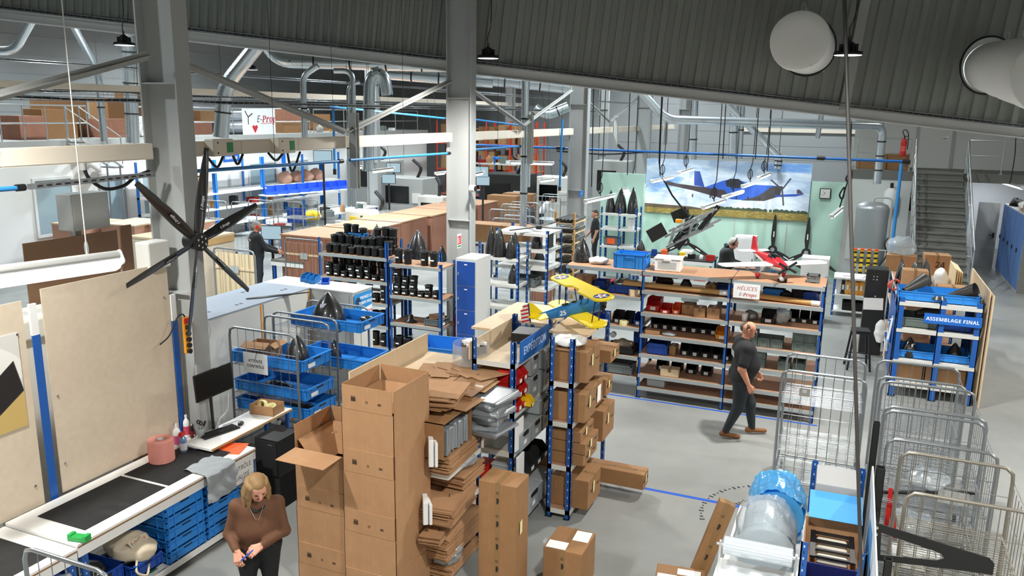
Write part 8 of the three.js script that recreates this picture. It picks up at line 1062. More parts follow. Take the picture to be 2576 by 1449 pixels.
  for (let k = 0; k < 3; k++) rollCage(['first', 'second', 'third'][k] + ' wire trolley behind the propeller', -19.4 + 1.1 * k, -18.4 + 1.1 * k, -19.3 - k * 0.9, -20.1 - k * 0.9, 1.75, { nv: 6, nh: 4, shelves: [0.7, 1.2], group: 'wire trolleys behind the propeller' });
  // machines and screens in the middle distance
  const machine = (label, x, z, w, h, d, m, dark) => { const t = thing('machine', label, 'machine', [x, 0, z], 0, 'workshop machines'); part(t, 'housing', rb(w, h, d, 0.04, 0, h / 2, 0), m); part(t, 'window', rb(w * 0.55, h * 0.35, 0.03, 0.01, -w * 0.1, h * 0.66, d / 2 + 0.01), dark || M.screen); part(t, 'door', rb(w * 0.6, h * 0.4, 0.03, 0.01, 0, h * 0.24, d / 2 + 0.01), m); part(t, 'control_panel', rb(w * 0.2, h * 0.2, 0.06, 0.01, w * 0.36, h * 0.6, d / 2 + 0.03), M.offwhite); part(t, 'hose', tube([[w * 0.2, h, 0], [w * 0.3, h + 0.4, 0.1], [w * 0.1, h + 0.7, 0]], 0.07, 8), M.blackSteel); };
  machine('grey milling machine with dark window left of the middle column', -16.96, -29.2, 2.0, 2.0, 1.3, M.greySteel); machine('white control cabinet with framed notice left of the middle column', -14.775, -27.3, 1.1, 1.5, 0.6, M.offwhite); machine('black machine right of the middle column behind cages', -13.244, -31, 2.0, 2.2, 1.4, M.blackSteel); machine('grey suction machine farther back behind the screens', -21.114, -33, 2.4, 2.4, 1.6, M.greySteel); machine('grey press right of the second column', -10.155, -36, 1.6, 2.6, 1.2, M.greySteel); machine('pale cabinet machine near the dark column', -11.847, -33, 1.5, 2.0, 1.2, M.offwhite);
  machine('cream moulding bench with yellow clamps', -15.785, -24.5, 1.7, 1.15, 0.9, M.cream, M.yellow);
  const scrn = (label, p, w, h, up) => { const t = thing('lit_screen', label, 'screen', p, 0.35, 'lit computer screens'); part(t, 'bezel', rb(w + 0.04, h + 0.04, 0.04, 0.01), M.black); part(t, 'display', plate(w, h, 0, 0, 0.022), new THREE.MeshStandardMaterial({ color: 0x111111, emissive: 0xbfe0ee, emissiveIntensity: 0.75, roughness: 0.3 })); part(t, 'stand', up ? bl(-0.03, 0.03, -h * 0.7, -h / 2, -0.05, -0.02) : [bl(-0.03, 0.03, -p[1], -h / 2, -0.05, 0), rb(0.4, 0.02, 0.4, 0.005, 0, 0.012 - p[1], 0)], M.black); };
  scrn('lit screen above another, left of the middle column', [-15.727, 2.605, -25.932], 0.5, 0.33, 1); scrn('lower lit screen with dark picture left of the middle column', [-15.897, 2.192, -25.861], 0.48, 0.32); scrn('lit screen right of the middle column, upper', [-10.604, 2.863, -22.661], 0.42, 0.3, 1); scrn('lit screen right of the middle column, lower', [-10.557, 2.583, -22.681], 0.4, 0.26); scrn('lit screen before the person in black', [-14.007, 1.475, -16.893], 0.52, 0.34); scrn('bright screen above the benches near the slim post', [-16.319, 3.155, -22.43], 0.6, 0.35);
  for (const [a, b, l] of [[[-12.074, 3.034, -18.79], [-11.514, 3.118, -19.025], 'far batten above the cream moulding bench'], [[-11.442, 2.845, -21.225], [-11.159, 2.884, -21.344], 'far batten above the white control cabinet'], [[-9.631, 2.955, -19.817], [-9.272, 3.046, -19.967], 'far batten right of the middle column before a screen'], [[-8.608, 3.335, -20.246], [-7.534, 3.32, -20.698], 'long far batten in the bay right of the middle column'], [[-8.577, 2.679, -22.429], [-8.164, 2.744, -22.602], 'far batten above the person in white'], [[-13.026, 3.067, -19.475], [-12.87, 3.08, -19.54], 'short far batten near the slim post']]) batten(a, b, 2.2, l, 'battens in the far workshop', 30);
  // red and blue racks with cartons at the far end
  rack({ name: 'pallet_rack', label: 'orange-red pallet rack at the far end of the workshop', x0: -21.5, x1: -15.5, z0: -40, z1: -41.2, h: 4.2, along: 'x', bays: 4, shelves: [0.2, 1.6, 3.0], um: mat(0xd8442a, 0.5), beam: mat(0xd8442a, 0.5), uw: 0.1, board: M.mdf });
  for (let k = 0; k < 10; k++) carton('brown carton on the orange-red pallet rack, ' + ['first', 'second', 'third', 'fourth', 'fifth', 'sixth', 'seventh', 'eighth', 'ninth', 'tenth'][k], [-20.8 + (k % 5) * 1.15, k < 5 ? 1.602 : 3.002, -40.6], 0.95, 0.8 + 0.1 * (k % 3), 0.9, { m: k % 2 ? M.kraft : M.card, group: 'cartons on the pallet rack' });
  rack({ name: 'parts_rack', label: 'dark blue parts rack right of the middle column', x0: -16.14, x1: -13.93, z0: -33.5, z1: -34.3, h: 2.7, along: 'x', bays: 2, shelves: [0.5, 1.2, 1.8, 2.4], um: M.blue, board: M.shelf }); for (let k = 0; k < 10; k++) bin((k % 2 ? 'dark' : 'orange') + ' parts bin on the dark blue parts rack, ' + ['1st', '2nd', '3rd', '4th', '5th', '6th', '7th', '8th', '9th', '10th'][k], [-15.999 + (k % 5) * 0.38, k < 5 ? 1.802 : 1.202, -33.7], 0.3, 0.3, 0.4, k % 2 ? M.blackMatte : M.orange, 0, 'bins on the far parts rack', false);
  for (let k = 0; k < 4; k++) { const x = [-10.241, -10.497, -10.519, -9.276][k], z = [-22.5, -24, -27, -20.6][k]; rollCage(['roll cage left of four behind the long carton row', 'roll cage behind a worker', 'roll cage with blue box before the person in white', 'nearest roll cage behind the long cartons'][k], x, x + 1.0, z, z - 0.8, 1.75, { nv: 7, nh: 3, shelves: [0.9], group: 'roll cages behind the middle column' }); } 
  for (let k = 0; k < 3; k++) { const x = [-8.327, -12.119, -11.917][k]; carton(['long brown carton behind the loose propeller', 'brown carton in the roll cages', 'second brown carton in the roll cages'][k], [x + (k ? 0 : 0.35), k ? 0.001 : 1.45, [-18.5, -28, -29][k]], k ? 1.2 : 2.2, k ? 1.6 : 0.45, 0.6, { m: M.kraft, tapeX: k > 0, group: 'cartons behind the middle column' }); } solid('carton_table', 'table carrying the long brown carton', 'table', [bl(-8.327 - 0.8, -8.327 + 1.5, 1.4, 1.449, -18.2, -18.8), bl(-8.327 - 0.75, -8.327 - 0.65, 0, 1.4, -18.3, -18.7), bl(-8.327 + 1.35, -8.327 + 1.45, 0, 1.4, -18.3, -18.7)], M.shelf);
  // rack of dark tubes, whiteboard on slatted side, coat
  { const x0 = -6.894, x1 = -6.402, t = thing('tube_rack', 'wooden rack with many black tubes lying in it', 'rack', [0, 0, 0]); for (let r = 0; r < 7; r++) { part(t, 'board', bl(x0, x1, 0.35 + r * 0.26, 0.38 + r * 0.26, -19.2, -20.2), M.woodPale); for (let c = 0; c < 5; c++) part(t, 'black_tube', cy(0.045, 0.045, 1.0, x0 + (x1 - x0) * (c + 0.5) / 5, 0.44 + r * 0.26, -19.7, 12, PI / 2), M.carbon); } for (const x of [x0, x1]) part(t, 'post', bl(x - 0.03, x + 0.03, 0, 2.2, -19.2, -19.26), M.wood); }
  { const xs = -6.62, t = thing('slatted_cage', 'cage with brown slats behind the grey-shelved rack', 'cage', [0, 0, 0]); for (let k = 0; k < 9; k++) part(t, 'slat', bl(xs - 0.02, xs, 0.1, 2.0, -16.85 - k * 0.17, -16.99 - k * 0.17), M.brownply); part(t, 'frame', bent([[xs + 0.02, 0.05, -16.8], [xs + 0.02, 2.1, -16.8], [xs + 0.02, 2.1, -18.4], [xs + 0.02, 0.05, -18.4]], 0.02, 0.1, 7), M.galv); const w = thing('whiteboard', 'white notice board with faint writing on the slatted cage', 'notice board', [xs + 0.05, 1.5, -17.9], PI / 2); part(w, 'board', bx(0.9, 1.1, 0.012), M.paper); part(w, 'writing', [0, 1, 2, 3, 4].map(k => bx(0.5 - 0.05 * (k % 2), 0.008, 0.002, -0.08, 0.4 - k * 0.18, 0.0075)), M.greySteel); solid('black_coat', 'black coat hanging between rack and notice board', 'coat', heapGeo(0.3, 1.0, 0.4, 0.03, 6, 3), M.blackMatte, [-6.35, 0.72, -16.72]); }
  const dp = thing('small_sign', 'small blue sign at the second column', 'sign', [-6.682, 2.565, -20.595], PI / 2); part(dp, 'plate', bx(0.3, 0.16, 0.01), mat(0x1c78d0, 0.5)); part(dp, 'text', plate(0.28, 0.06, 0, 0, 0.006), print(0.28, 0.06, (g, w, h) => { g.fillStyle = '#1c78d0'; g.fillRect(0, 0, w, h); g.fillStyle = '#fff'; g.font = 'bold 22px sans-serif'; g.textAlign = 'center'; g.fillText('ASSEMBLAGE FINAL', w / 2, h * 0.62); })); const ds = thing('small_sign', 'blue sign DRAPAGE on the white wall behind the propeller', 'sign', [-22.092, 2.812, -24.542], PI / 2); part(ds, 'plate', bx(0.9, 0.3, 0.01), mat(0x1c62b8, 0.5)); part(ds, 'text', plate(0.86, 0.26, 0, 0, 0.007), print(0.86, 0.26, (g, w, h) => { g.fillStyle = '#1c62b8'; g.fillRect(0, 0, w, h); g.fillStyle = '#fff'; g.font = 'bold 44px sans-serif'; g.textAlign = 'center'; g.textBaseline = 'middle'; g.fillText('DRAPAGE', w / 2, h / 2); }));
  // grey machine and brown shields behind the control bench panel
  { const t = thing('press_table', 'long grey machine table left behind the bench panels', 'machine', [0, 0, 0]); part(t, 'bed', bl(-11.5, -8.3, 1.5, 1.7, -3.6, -7.1), M.greySteel); part(t, 'base', bl(-11.3, -8.5, 0, 1.5, -3.8, -6.9), M.wallGrey); part(t, 'cable_heap', heapGeo(0.7, 0.16, 0.7, 0.03, 18, 2).translate(-9.1, 1.7, -6.6), M.blackMatte); }
  for (const [i, z0, z1, y0, y1] of [[0, -5.78, -6.98, 1.9, 3.21], [1, -7.03, -7.19, 1.9, 3.25]]) solid('brown_shield', i ? 'brown hardboard shield near the propeller column' : 'long brown hardboard shield behind the bench panels', 'board', bl(-8.12, -8.1, 0, y1, z0, z1), mat(0x8d6c52, 0.7), [0, 0, 0], 0, 'brown hardboard shields'); 
  solid('white_machine_hood', 'white machine hood behind the LED batten at left', 'hood', [rb(0.5, 0.25, 1.9, 0.05, -7.7, 2.45, -5.6), bl(-7.9, -7.5, 0, 2.33, -4.8, -6.4)], M.offwhite);
  // small things on the far shelves and benches
  const tint = [[M.card, 'brown'], [M.white, 'white'], [M.blackMatte, 'black'], [M.crate, 'blue'], [M.greySteel, 'grey'], [M.redDark, 'red'], [M.crateGreen, 'green'], [M.amber, 'yellow']];
  const kinds = [['box', (w, h) => [rb(w, h, w * 0.8, 0.015, 0, h / 2, 0), rb(w * 0.7, 0.02, w * 0.1, 0.005, 0, h + 0.008, 0)]], ['tray', (w, h) => crateGeo(w, h * 0.6, w * 0.8)], ['canister', (w, h) => [lathe([[0.001, 0], [w * 0.4, 0], [w * 0.4, h * 0.8], [w * 0.15, h], [w * 0.15, h * 1.15], [0.001, h * 1.15]], 16)]], ['power_tool', (w, h) => [rb(w * 0.9, h * 0.4, w * 0.35, 0.03, 0, h * 0.75, 0), rb(w * 0.25, h * 0.7, w * 0.25, 0.02, -w * 0.2, h * 0.36, 0), cy(w * 0.08, w * 0.05, w * 0.4, w * 0.55, h * 0.75, 0, 12, 0, -PI / 2)]]];
  const place = (where, n, f) => { for (let k = 0; k < n; k++) { const [m, c] = tint[(k * 3 + n) % 8], [nm, gf] = kinds[(k + n) % 4], w = rr(0.2, 0.42), h = rr(0.14, 0.34), p = f(k); solid('far_' + nm, c + ' ' + nm.replace('_', ' ') + ' ' + where + ', ' + ord5(k % 9) + (k > 8 ? ' in the second row' : '') + ' from the left', nm.replace('_', ' '), gf(w, h), m, p, rr(-0.6, 0.6), 'small things ' + where); } };
  place('on the white rack low shelf', 9, (k) => [-20.95, 1.202, -20.2 - k * 1.02]); place('on the white rack bottom shelf', 9, (k) => [-20.9, 0.602, -20.1 - k * 1.03]); place('on the grinder bench', 9, (k) => [-17.732 - 0.2 + 0.3 * (k % 2), 0.912, -22.6 - k * 0.55]);
  place('on the bench beside the crates', 6, (k) => [-15.322 + 0.3, 0.912, -19.869 - 0.4 - k * 0.6]); place('on the mezzanine deck edge', 9, (k) => [-22.6, 3.662, -30 - k * 0.9]); place('on the far parts rack top', 5, (k) => [-15.798 + k * 0.36, 2.402, -33.8]);
}

// ---------------------------------------------------------------- people
function sdfMesh(bones, cell, pad = 0.06, blend = 0.035) {
  // bones: [a, b, ra, rb, colourIndex, blend?]
  const mn = new THREE.Vector3(1e9, 1e9, 1e9), mx = mn.clone().negate();
  for (const [a, b, ra, rb2] of bones) { const m = Math.max(ra, rb2) + pad; for (const p of [a, b]) for (const [i, k] of [[0, 'x'], [1, 'y'], [2, 'z']]) { mn[k] = Math.min(mn[k], p[i] - m); mx[k] = Math.max(mx[k], p[i] + m); } }
  const c = mn.clone().add(mx).multiplyScalar(0.5), half = Math.max(mx.x - mn.x, mx.y - mn.y, mx.z - mn.z) / 2, n = Math.max(24, Math.ceil(2 * half / cell));
  const mc = new MarchingCubes(n, new THREE.MeshBasicMaterial(), false, false, 240000), F = new Float32Array(n * n * n).fill(1), hs = n / 2, toW = (i, k) => (i - hs) / hs * half + c[k], toG = (v, k) => (v - c[k]) / half * hs + hs;
  for (const [a, b, ra, rb2, , bl2] of bones) {
    const kk = bl2 === undefined ? blend : bl2, m = Math.max(ra, rb2) + 0.09, lo = [], hi = [];
    ['x', 'y', 'z'].forEach((k, i) => { lo.push(Math.max(1, Math.floor(toG(Math.min(a[i], b[i]) - m, k)))); hi.push(Math.min(n - 2, Math.ceil(toG(Math.max(a[i], b[i]) + m, k)))); });
    const bx_ = b[0] - a[0], by = b[1] - a[1], bz = b[2] - a[2], L2 = bx_ * bx_ + by * by + bz * bz || 1e-9;
    for (let z = lo[2]; z <= hi[2]; z++) { const wz = toW(z, 'z') - a[2]; for (let y = lo[1]; y <= hi[1]; y++) { const wy = toW(y, 'y') - a[1]; for (let x = lo[0]; x <= hi[0]; x++) { const wx = toW(x, 'x') - a[0]; const t = Math.min(1, Math.max(0, (wx * bx_ + wy * by + wz * bz) / L2)), d = Math.hypot(wx - t * bx_, wy - t * by, wz - t * bz) - (ra + (rb2 - ra) * t), q = x + y * n + z * n * n, o = F[q]; if (kk > 0) { const h = Math.max(kk - Math.abs(o - d), 0) / kk; F[q] = Math.min(o, d) - h * h * kk * 0.25; } else F[q] = Math.min(o, d); } } }
  }
  for (let i = 0; i < F.length; i++) mc.field[i] = -F[i];
  mc.isolation = 0; mc.update();
  const cnt = mc.count, pos = new Float32Array(cnt * 3), nor = new Float32Array(cnt * 3);
  for (let i = 0; i < cnt; i++) { pos[3 * i] = mc.positionArray[3 * i] * half + c.x; pos[3 * i + 1] = mc.positionArray[3 * i + 1] * half + c.y; pos[3 * i + 2] = mc.positionArray[3 * i + 2] * half + c.z; for (let k = 0; k < 3; k++) nor[3 * i + k] = mc.normalArray[3 * i + k]; }
  const g = new THREE.BufferGeometry(); g.setAttribute('position', new THREE.BufferAttribute(pos, 3)); g.setAttribute('normal', new THREE.BufferAttribute(nor, 3)); return g;
}
function paint(g, bones, cols) {
  const p = g.attributes.position, col = new Float32Array(p.count * 3), C = cols.map(c => new THREE.Color(c));
  for (let i = 0; i < p.count; i++) { let best = 1e9, bi = 0; const x = p.getX(i), y = p.getY(i), z = p.getZ(i); for (const [a, b, ra, rb2, ci] of bones) { const dx = b[0] - a[0], dy = b[1] - a[1], dz = b[2] - a[2], t = Math.min(1, Math.max(0, ((x - a[0]) * dx + (y - a[1]) * dy + (z - a[2]) * dz) / (dx * dx + dy * dy + dz * dz || 1e-9))), d = Math.hypot(x - a[0] - t * dx, y - a[1] - t * dy, z - a[2] - t * dz) - (ra + (rb2 - ra) * t); if (d < best) { best = d; bi = ci; } } C[bi].toArray(col, i * 3); }
  g.setAttribute('color', new THREE.BufferAttribute(col, 3)); return g;
}
const lerpA = (a, b, t) => a.map((v, i) => v + (b[i] - v) * t);
function handBones(w, dir, up, s, curl, ci) { // w wrist, dir along the palm, up = back of the hand, s = side of the thumb
  const D = vec(dir).normalize(), Uv = vec(up).normalize(), S = new THREE.Vector3().crossVectors(D, Uv).normalize().multiplyScalar(s), B = [], P = (d, x, u) => vec(w).clone().addScaledVector(D, d).addScaledVector(S, x).addScaledVector(Uv, u).toArray();
  for (const k of [-0.03, -0.01, 0.012, 0.03]) B.push([P(0.0, k * 0.6, 0), P(0.085, k, 0), 0.017, 0.014, ci, 0.012]);
  [[0.033, 0.068], [0.012, 0.078], [-0.01, 0.072], [-0.031, 0.056]].forEach(([x, L]) => { let p = [0.088, 0], a = 0; for (let j = 0; j < 3; j++) { const l = L * [0.45, 0.32, 0.26][j]; a += curl * [0.7, 1, 0.7][j]; const q = [p[0] + Math.cos(a) * l, p[1] - Math.sin(a) * l]; B.push([P(p[0], x, p[1]), P(q[0], x * 0.96, q[1]), 0.0092 - j * 0.0006, 0.0086 - j * 0.0006, ci, 0.004]); p = q; } });
  B.push([P(0.02, 0.03, -0.005), P(0.055, 0.056, -0.018), 0.013, 0.0105, ci, 0.01], [P(0.055, 0.056, -0.018), P(0.088, 0.055, -0.03), 0.0105, 0.009, ci, 0.004]);
  return B;
}
// J: joints in the person's own frame (x to their left, z forward, y up)
function person(label, pos, turn, J, C, o = {}) {
  // colours: 0 skin 1 top 2 trousers 3 shoes 4 dark detail
  const S = o.bulk || 1, cell = o.cell || 0.014, B = [], add = (a, b, ra, rb2, c, k) => B.push([a, b, ra, rb2, c, k]);
  const pe = J.pelvis, ch = J.chest, nk = J.neck, hd = J.head, fd = o.face || [0, 0, 1];
  const be = lerpA(pe, ch, 0.5); be[2] += o.belly || 0.01;
  for (const s of [-1, 1]) { add([pe[0] + s * 0.075, pe[1], pe[2]], [be[0] + s * 0.06, be[1], be[2]], 0.125 * S, 0.125 * S, 1, 0.06); add([be[0] + s * 0.06, be[1], be[2]], [ch[0] + s * 0.08, ch[1] + 0.02, ch[2]], 0.128 * S, 0.125 * S, 1, 0.06); }
  for (const s of ['L', 'R']) {
    const sh = J['sh' + s], el = J['el' + s], wr = J['wr' + s], hp = J['hip' + s], kn = J['kn' + s], an = J['an' + s], to = J['to' + s];
    add(lerpA(nk, ch, 0.4), sh, 0.07 * S, 0.068 * S, 1, 0.05);
    const slv = o.sleeve === undefined ? 1 : o.sleeve;   // 1 long, 0.5 short
    if (slv >= 1) { add(sh, el, 0.062 * S, 0.05 * S, 1); add(el, lerpA(el, wr, 0.88), 0.05 * S, 0.04 * S, 1); add(lerpA(el, wr, 0.86), wr, 0.028, 0.026, 0, 0.01); } else { const m = lerpA(sh, el, 0.75); add(sh, m, 0.066 * S, 0.062 * S, 1); add(lerpA(sh, el, 0.6), el, 0.05 * S, 0.044 * S, 0, 0.01); add(el, wr, 0.044 * S, 0.028, 0, 0.02); }
    add(hp, kn, (o.thigh || 0.098) * S, 0.066 * S, 2, 0.05); add(kn, [an[0], an[1] + 0.02, an[2]], 0.066 * S, 0.05, 2, 0.03); add(pe, hp, 0.1, 0.1, 2, 0.05);
    const heel = lerpA(an, to, -0.3); heel[1] = an[1] - 0.035; add([an[0], an[1] - 0.02, an[2]], heel, 0.042, 0.036, 3, 0.02); add(heel, to, 0.036, 0.032, 3, 0.02);
  }
  add(ch, nk, 0.1 * S, 0.062, 1, 0.05); add(nk, lerpA(nk, hd, 0.6), 0.052, 0.05, 0, 0.02);
  let body = sdfMesh(B.filter(b => true), cell); body = paint(body, B, C);
  // head on its own finer grid
  const f = vec(fd).normalize(), up = vec(hd).sub(vec(nk)).normalize(), sd = new THREE.Vector3().crossVectors(up, f).normalize(), u2 = new THREE.Vector3().crossVectors(f, sd), hp = (x, y, z) => vec(hd).clone().addScaledVector(sd, x).addScaledVector(u2, y).addScaledVector(f, z).toArray(), H = [];
  const ha = (a, b, r0, r1, c = 0, k = 0.02) => H.push([a, b, r0, r1, c, k]);
  ha(hp(0, 0.02, -0.02), hp(0, 0.035, 0.018), 0.088, 0.08); ha(hp(0, -0.02, 0.035), hp(0, -0.075, 0.05), 0.062, 0.042); for (const s of [-1, 1]) { ha(hp(s * 0.035, -0.01, 0.06), hp(s * 0.03, -0.05, 0.06), 0.032, 0.028); ha(hp(s * 0.03, 0.028, 0.08), hp(s * 0.045, 0.026, 0.068), 0.014, 0.012, 0, 0.012); ha(hp(s * 0.083, 0.015, -0.008), hp(s * 0.086, -0.022, -0.002), 0.014, 0.01, 0, 0.008); ha(hp(s * 0.032, 0.008, 0.085), hp(s * 0.034, 0.008, 0.085), 0.0105, 0.0105, 4, 0.003); }
  ha(hp(0, 0.012, 0.096), hp(0, -0.022, 0.113), 0.009, 0.015, 0, 0.012); ha(hp(-0.022, -0.052, 0.092), hp(0.022, -0.052, 0.092), 0.0085, 0.0085, 5, 0.005); ha(hp(0, -0.08, 0.075), hp(0, -0.09, 0.07), 0.024, 0.022); ha(lerpA(nk, hd, 0.1), hp(0, -0.06, 0.0), 0.05, 0.05, 0, 0.03);
  const hg = paint(sdfMesh(H, o.cell ? 0.008 : 0.0055, 0.03), H, [C[0], C[1], C[2], C[3], '#2a1d18', '#a5584e']);
  const parts2 = [body, hg];
  for (const s of ['L', 'R']) { const w = J['wr' + s], d = J['hd' + s] || [w[0] - J['el' + s][0], w[1] - J['el' + s][1], w[2] - J['el' + s][2]], hb = handBones(w, d, J['hu' + s] || [s === 'L' ? 1 : -1, 0.2, 0], (s === 'L' ? 1 : -1) * (J['th' + s] || 1), J['cu' + s] === undefined ? 0.35 : J['cu' + s], 0); parts2.push(paint(sdfMesh(hb, o.cell ? 0.007 : 0.0042, 0.02), hb, C)); }
  const g = mergeGeometries(parts2, false), m = new THREE.MeshStandardMaterial({ vertexColors: true, roughness: 0.8 }); m.name = 'person_surface';
  const t = thing('person', label, 'person', pos, turn); t.scale.setScalar(o.scale || 1); part(t, 'body', g, m);
  if (o.hair) part(t, 'hair', sdfMesh(o.hair(hp), 0.008, 0.03, o.hairBlend || 0.015), mat(o.hairColor, 0.6));
  if (o.extra) o.extra(t, hp);
  return t;
}
const cap = (hp, lift = 0) => [[hp(0, 0.045 + lift, -0.03), hp(0, 0.055 + lift, 0.02), 0.083, 0.068, 0], [hp(0, 0.0, -0.045), hp(0, 0.05, -0.03), 0.07, 0.085, 0]];
const stand = (o) => ({ pelvis: [0, 0.96, 0], chest: [0, 1.3, 0], neck: [0, 1.47, 0.0], head: [0, 1.62, 0.03], shL: [0.19, 1.4, 0], shR: [-0.19, 1.4, 0], elL: [0.24, 1.13, -0.03], elR: [-0.24, 1.13, -0.03], wrL: [0.25, 0.88, 0.06], wrR: [-0.25, 0.88, 0.06], hipL: [0.1, 0.9, 0], hipR: [-0.1, 0.9, 0], knL: [0.1, 0.5, 0.02], knR: [-0.1, 0.5, 0.02], anL: [0.1, 0.08, -0.02], anR: [-0.1, 0.08, -0.02], toL: [0.13, 0.035, 0.15], toR: [-0.13, 0.035, 0.15], ...o });
// woman in the brown pullover, looking down at her hands
person('person in brown pullover looking down, holding a blue pen', [-4.524 - 0.09, 0, -5.1 - 0.07], 0.66, stand({ pelvis: [0, 0.94, 0], chest: [0.02, 1.24, 0.03], neck: [0.02, 1.4, 0.06], head: [0.03, 1.54, 0.12], shL: [0.2, 1.33, 0.04], shR: [-0.17, 1.33, 0.03], elL: [0.26, 1.06, 0.1], elR: [-0.25, 1.06, 0.04], wrL: [0.04, 1.02, 0.27], wrR: [-0.17, 0.98, 0.25], hdL: [-0.8, -0.35, 0.45], huL: [-0.1, 0.7, 0.75], hdR: [0.1, -0.75, 0.5], huR: [-0.35, 0.35, 0.75], cuL: 0.6, cuR: 0.55 }), ['#d79a80', '#5f3d26', '#0d0e10', '#1c1c1e', '#222'], { face: [0.3, -0.5, 0.8], scale: 0.93, thigh: 0.125, bulk: 1, belly: 0.04, hairColor: 0x8f7048, hairBlend: 0.012, hair: (hp) => { const b = cap(hp, 0.004); for (let k = 0; k < 11; k++) { const a = -2.3 + k * 0.46, x = Math.sin(a) * 0.085, z = -Math.cos(a) * 0.075 - 0.02; b.push([hp(x * 0.9, 0.05, z), hp(x * 1.25, -0.06, z * 1.1 + 0.005), 0.036, 0.03, 0]); b.push([hp(x * 1.25, -0.06, z * 1.1 + 0.005), hp(x * 1.55, -0.21 + 0.02 * (k % 3), z * 1.15 + 0.05), 0.03, 0.01, 0]); } return b; }, extra: (t) => { const p = part(t, 'collar', tube([[-0.085, 1.39, 0.06], [-0.045, 1.345, 0.125], [0.02, 1.31, 0.15], [0.085, 1.345, 0.125], [0.12, 1.39, 0.06]], 0.013, 8, 24), M.blackMatte); part(t, 'necklace', tube([[-0.05, 1.36, 0.14], [0.02, 1.24, 0.18], [0.08, 1.36, 0.14]], 0.002, 5, 24), M.alu); } });
{ const t = thing('pen', 'blue pen held in the hands of the person in brown', 'pen', [-4.524 - 0.09, 0.9, -5.1 - 0.07], 0.66); t.scale.setScalar(0.93); part(t, 'barrel', bar([-0.13, -0.02, 0.36], [-0.02, 0.07, 0.36], 0.007, 8), mat(0x2a56c8, 0.35)); part(t, 'tip', bar([-0.145, -0.032, 0.36], [-0.13, -0.02, 0.36], 0.003, 8, 0.007), M.alu); }
// man walking past the long rack
person('person in black T-shirt and dark jeans walking past the long rack', [-1.24, 0, -11.66], 1.9, stand({ chest: [0, 1.3, 0.02], head: [-0.01, 1.645, 0.05], neck: [0, 1.48, 0.01], shL: [0.22, 1.41, 0], shR: [-0.22, 1.41, 0.02], elL: [0.28, 1.14, 0.1], elR: [-0.29, 1.13, -0.06], wrL: [0.26, 0.93, 0.26], wrR: [-0.28, 0.88, 0.06], hipL: [0.1, 0.9, 0.01], hipR: [-0.1, 0.9, -0.01], knL: [0.1, 0.49, 0.18], knR: [-0.1, 0.5, -0.02], anL: [0.1, 0.1, 0.24], anR: [-0.1, 0.1, -0.18], toL: [0.12, 0.05, 0.44], toR: [-0.12, 0.035, 0.0], cuR: 0.6, cuL: 0.5 }), ['#c98a6c', '#161719', '#20262a', '#7d4f28', '#222'], { bulk: 1.3, belly: 0.06, sleeve: 0.5, face: [-0.12, -0.1, 1], hairColor: 0x4a3d36, hair: (hp) => [[hp(0, 0.02, -0.05), hp(0, 0.035, -0.035), 0.07, 0.072, 0], [hp(0.05, 0.02, -0.02), hp(0.05, 0.05, -0.01), 0.041, 0.038, 0], [hp(-0.05, 0.02, -0.02), hp(-0.05, 0.05, -0.01), 0.041, 0.038, 0]], extra: (t, hp) => { part(t, 'glasses', [tube([hp(-0.06, 0.01, 0.098), hp(-0.01, 0.014, 0.112), hp(0.01, 0.014, 0.112), hp(0.06, 0.01, 0.098)], 0.004, 5, 16), bar(hp(0.062, 0.012, 0.096), hp(0.09, 0.012, 0.0), 0.003), bar(hp(-0.062, 0.012, 0.096), hp(-0.09, 0.012, 0.0), 0.003)], M.black); part(t, 'back_print', bx(0.2, 0.09, 0.003, 0, 1.28, -0.142, 0, -0.08), mat(0x9fa3a5, 0.8)); } });
// man in the black hoodie at the assembly table
person('person in black hoodie with headset writing at a table', [-2.72, 0, -19.75], 1.75, stand({ chest: [0, 1.27, 0.06], neck: [0, 1.43, 0.11], head: [0, 1.55, 0.19], shL: [0.19, 1.37, 0.06], shR: [-0.19, 1.37, 0.06], elL: [0.22, 1.12, 0.16], elR: [-0.22, 1.12, 0.16], wrL: [0.08, 1.08, 0.4], wrR: [-0.12, 1.08, 0.4], huL: [0, 1, 0], huR: [0, 1, 0], cuL: 0.5, cuR: 0.6 }), ['#c8907a', '#17191a', '#23262b', '#222', '#222'], { cell: 0.018, scale: 1.06, bulk: 1.3, belly: 0.05, face: [0, -0.5, 0.85], hairColor: 0xb9b5ae, hair: (hp) => cap(hp), extra: (t, hp) => { part(t, 'headset', [tube([hp(0.1, 0, 0), hp(0.085, 0.1, 0), hp(0, 0.145, 0), hp(-0.085, 0.1, 0), hp(-0.1, 0, 0)], 0.012, 6, 24), bar(hp(0.085, 0, 0), hp(0.115, 0, 0), 0.035, 14), bar(hp(-0.085, 0, 0), hp(-0.115, 0, 0), 0.035, 14)], M.black); part(t, 'hood', tube([hp(-0.1, -0.13, -0.06), hp(0, -0.12, -0.12), hp(0.1, -0.13, -0.06)], 0.045, 8, 16), mat(0x17191a, 0.85)); } });
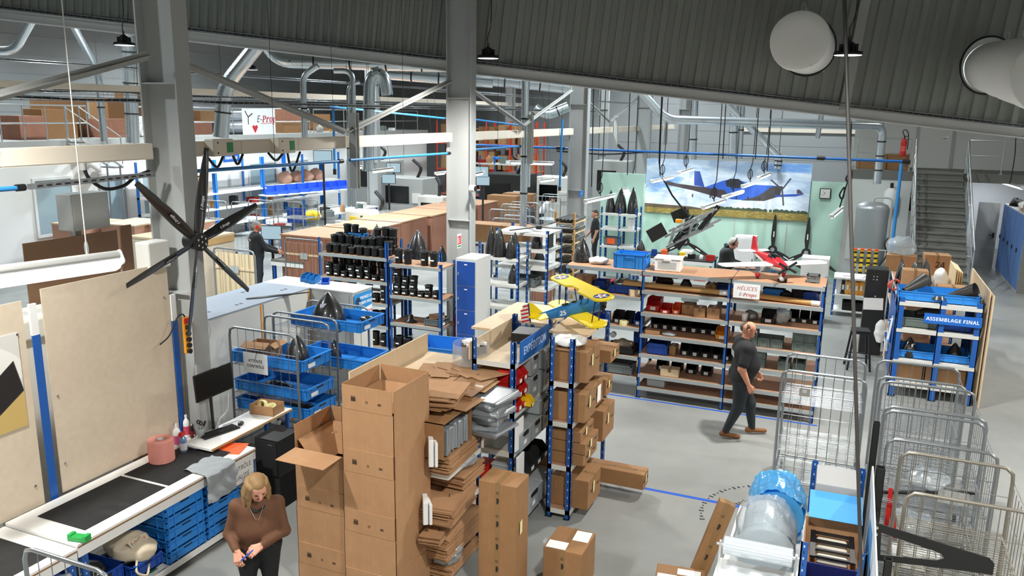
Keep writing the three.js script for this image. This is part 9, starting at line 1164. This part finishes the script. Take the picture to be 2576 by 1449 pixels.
// man with the word mark on his back at the screen
person('person in black sweatshirt with word mark standing before a screen', [-13.85, 0, -16.1], 2.55, stand({ wrL: [0.02, 1.02, 0.52], elL: [0.22, 1.14, 0.24], wrR: [-0.2, 1.0, 0.45], elR: [-0.26, 1.12, 0.16], huL: [0, 1, 0], huR: [0, 1, 0] }), ['#b98067', '#18191b', '#27303c', '#1d1d1f', '#222'], { cell: 0.018, scale: 1.07, bulk: 1.2, face: [-0.2, -0.25, 1], hairColor: 0x83807c, hair: (hp) => cap(hp), extra: (t, hp) => { part(t, 'back_print', plate(0.3, 0.09, 0, 1.33, -0.155, PI, 0), print(0.3, 0.09, (g, w, h) => { g.fillStyle = '#18191b'; g.fillRect(0, 0, w, h); logo(g, 12, h / 2, 56, '#eee', '#eee'); })); part(t, 'ear_muff', [bar(hp(0.08, 0, 0), hp(0.12, 0, 0), 0.035, 12), bar(hp(-0.08, 0, 0), hp(-0.12, 0, 0), 0.035, 12)], M.red); } });
person('person in black T-shirt half hidden by the mint panel', [-7.25, 0, -23.9], -1.2, stand({ wrR: [-0.2, 0.86, 0.3], elR: [-0.25, 1.1, 0.1] }), ['#c48c74', '#17181a', '#1e2023', '#222', '#222'], { cell: 0.02, sleeve: 0.5, face: [0, -0.3, 1], hairColor: 0x3a2c22, hair: (hp) => cap(hp) });
person('person in white shirt bent over a far table', [-10.887, 0, -28.7], 1.9, stand({ chest: [0, 1.22, 0.2], neck: [0, 1.34, 0.32], head: [0, 1.44, 0.42], shL: [0.18, 1.3, 0.22], shR: [-0.18, 1.3, 0.22], elL: [0.22, 1.05, 0.3], elR: [-0.22, 1.05, 0.3], wrL: [0.1, 0.98, 0.5], wrR: [-0.1, 0.98, 0.5] }), ['#cf9c88', '#e9e9ea', '#2b2f36', '#222', '#222'], { cell: 0.02, face: [0.3, -0.6, 0.75], hairColor: 0x2e1d15, hair: (hp) => cap(hp).concat([[hp(0, 0, -0.09), hp(0, -0.15, -0.1), 0.05, 0.03, 0]]) });
person('worker behind the roll cages', [-10.1, 0, -25.5], 2.6, stand({ head: [0, 1.55, 0.06] }), ['#c48c74', '#33363b', '#23262b', '#222', '#222'], { cell: 0.022, hairColor: 0x5a3d28, hair: (hp) => cap(hp) });

renderer.render(scene, camera);
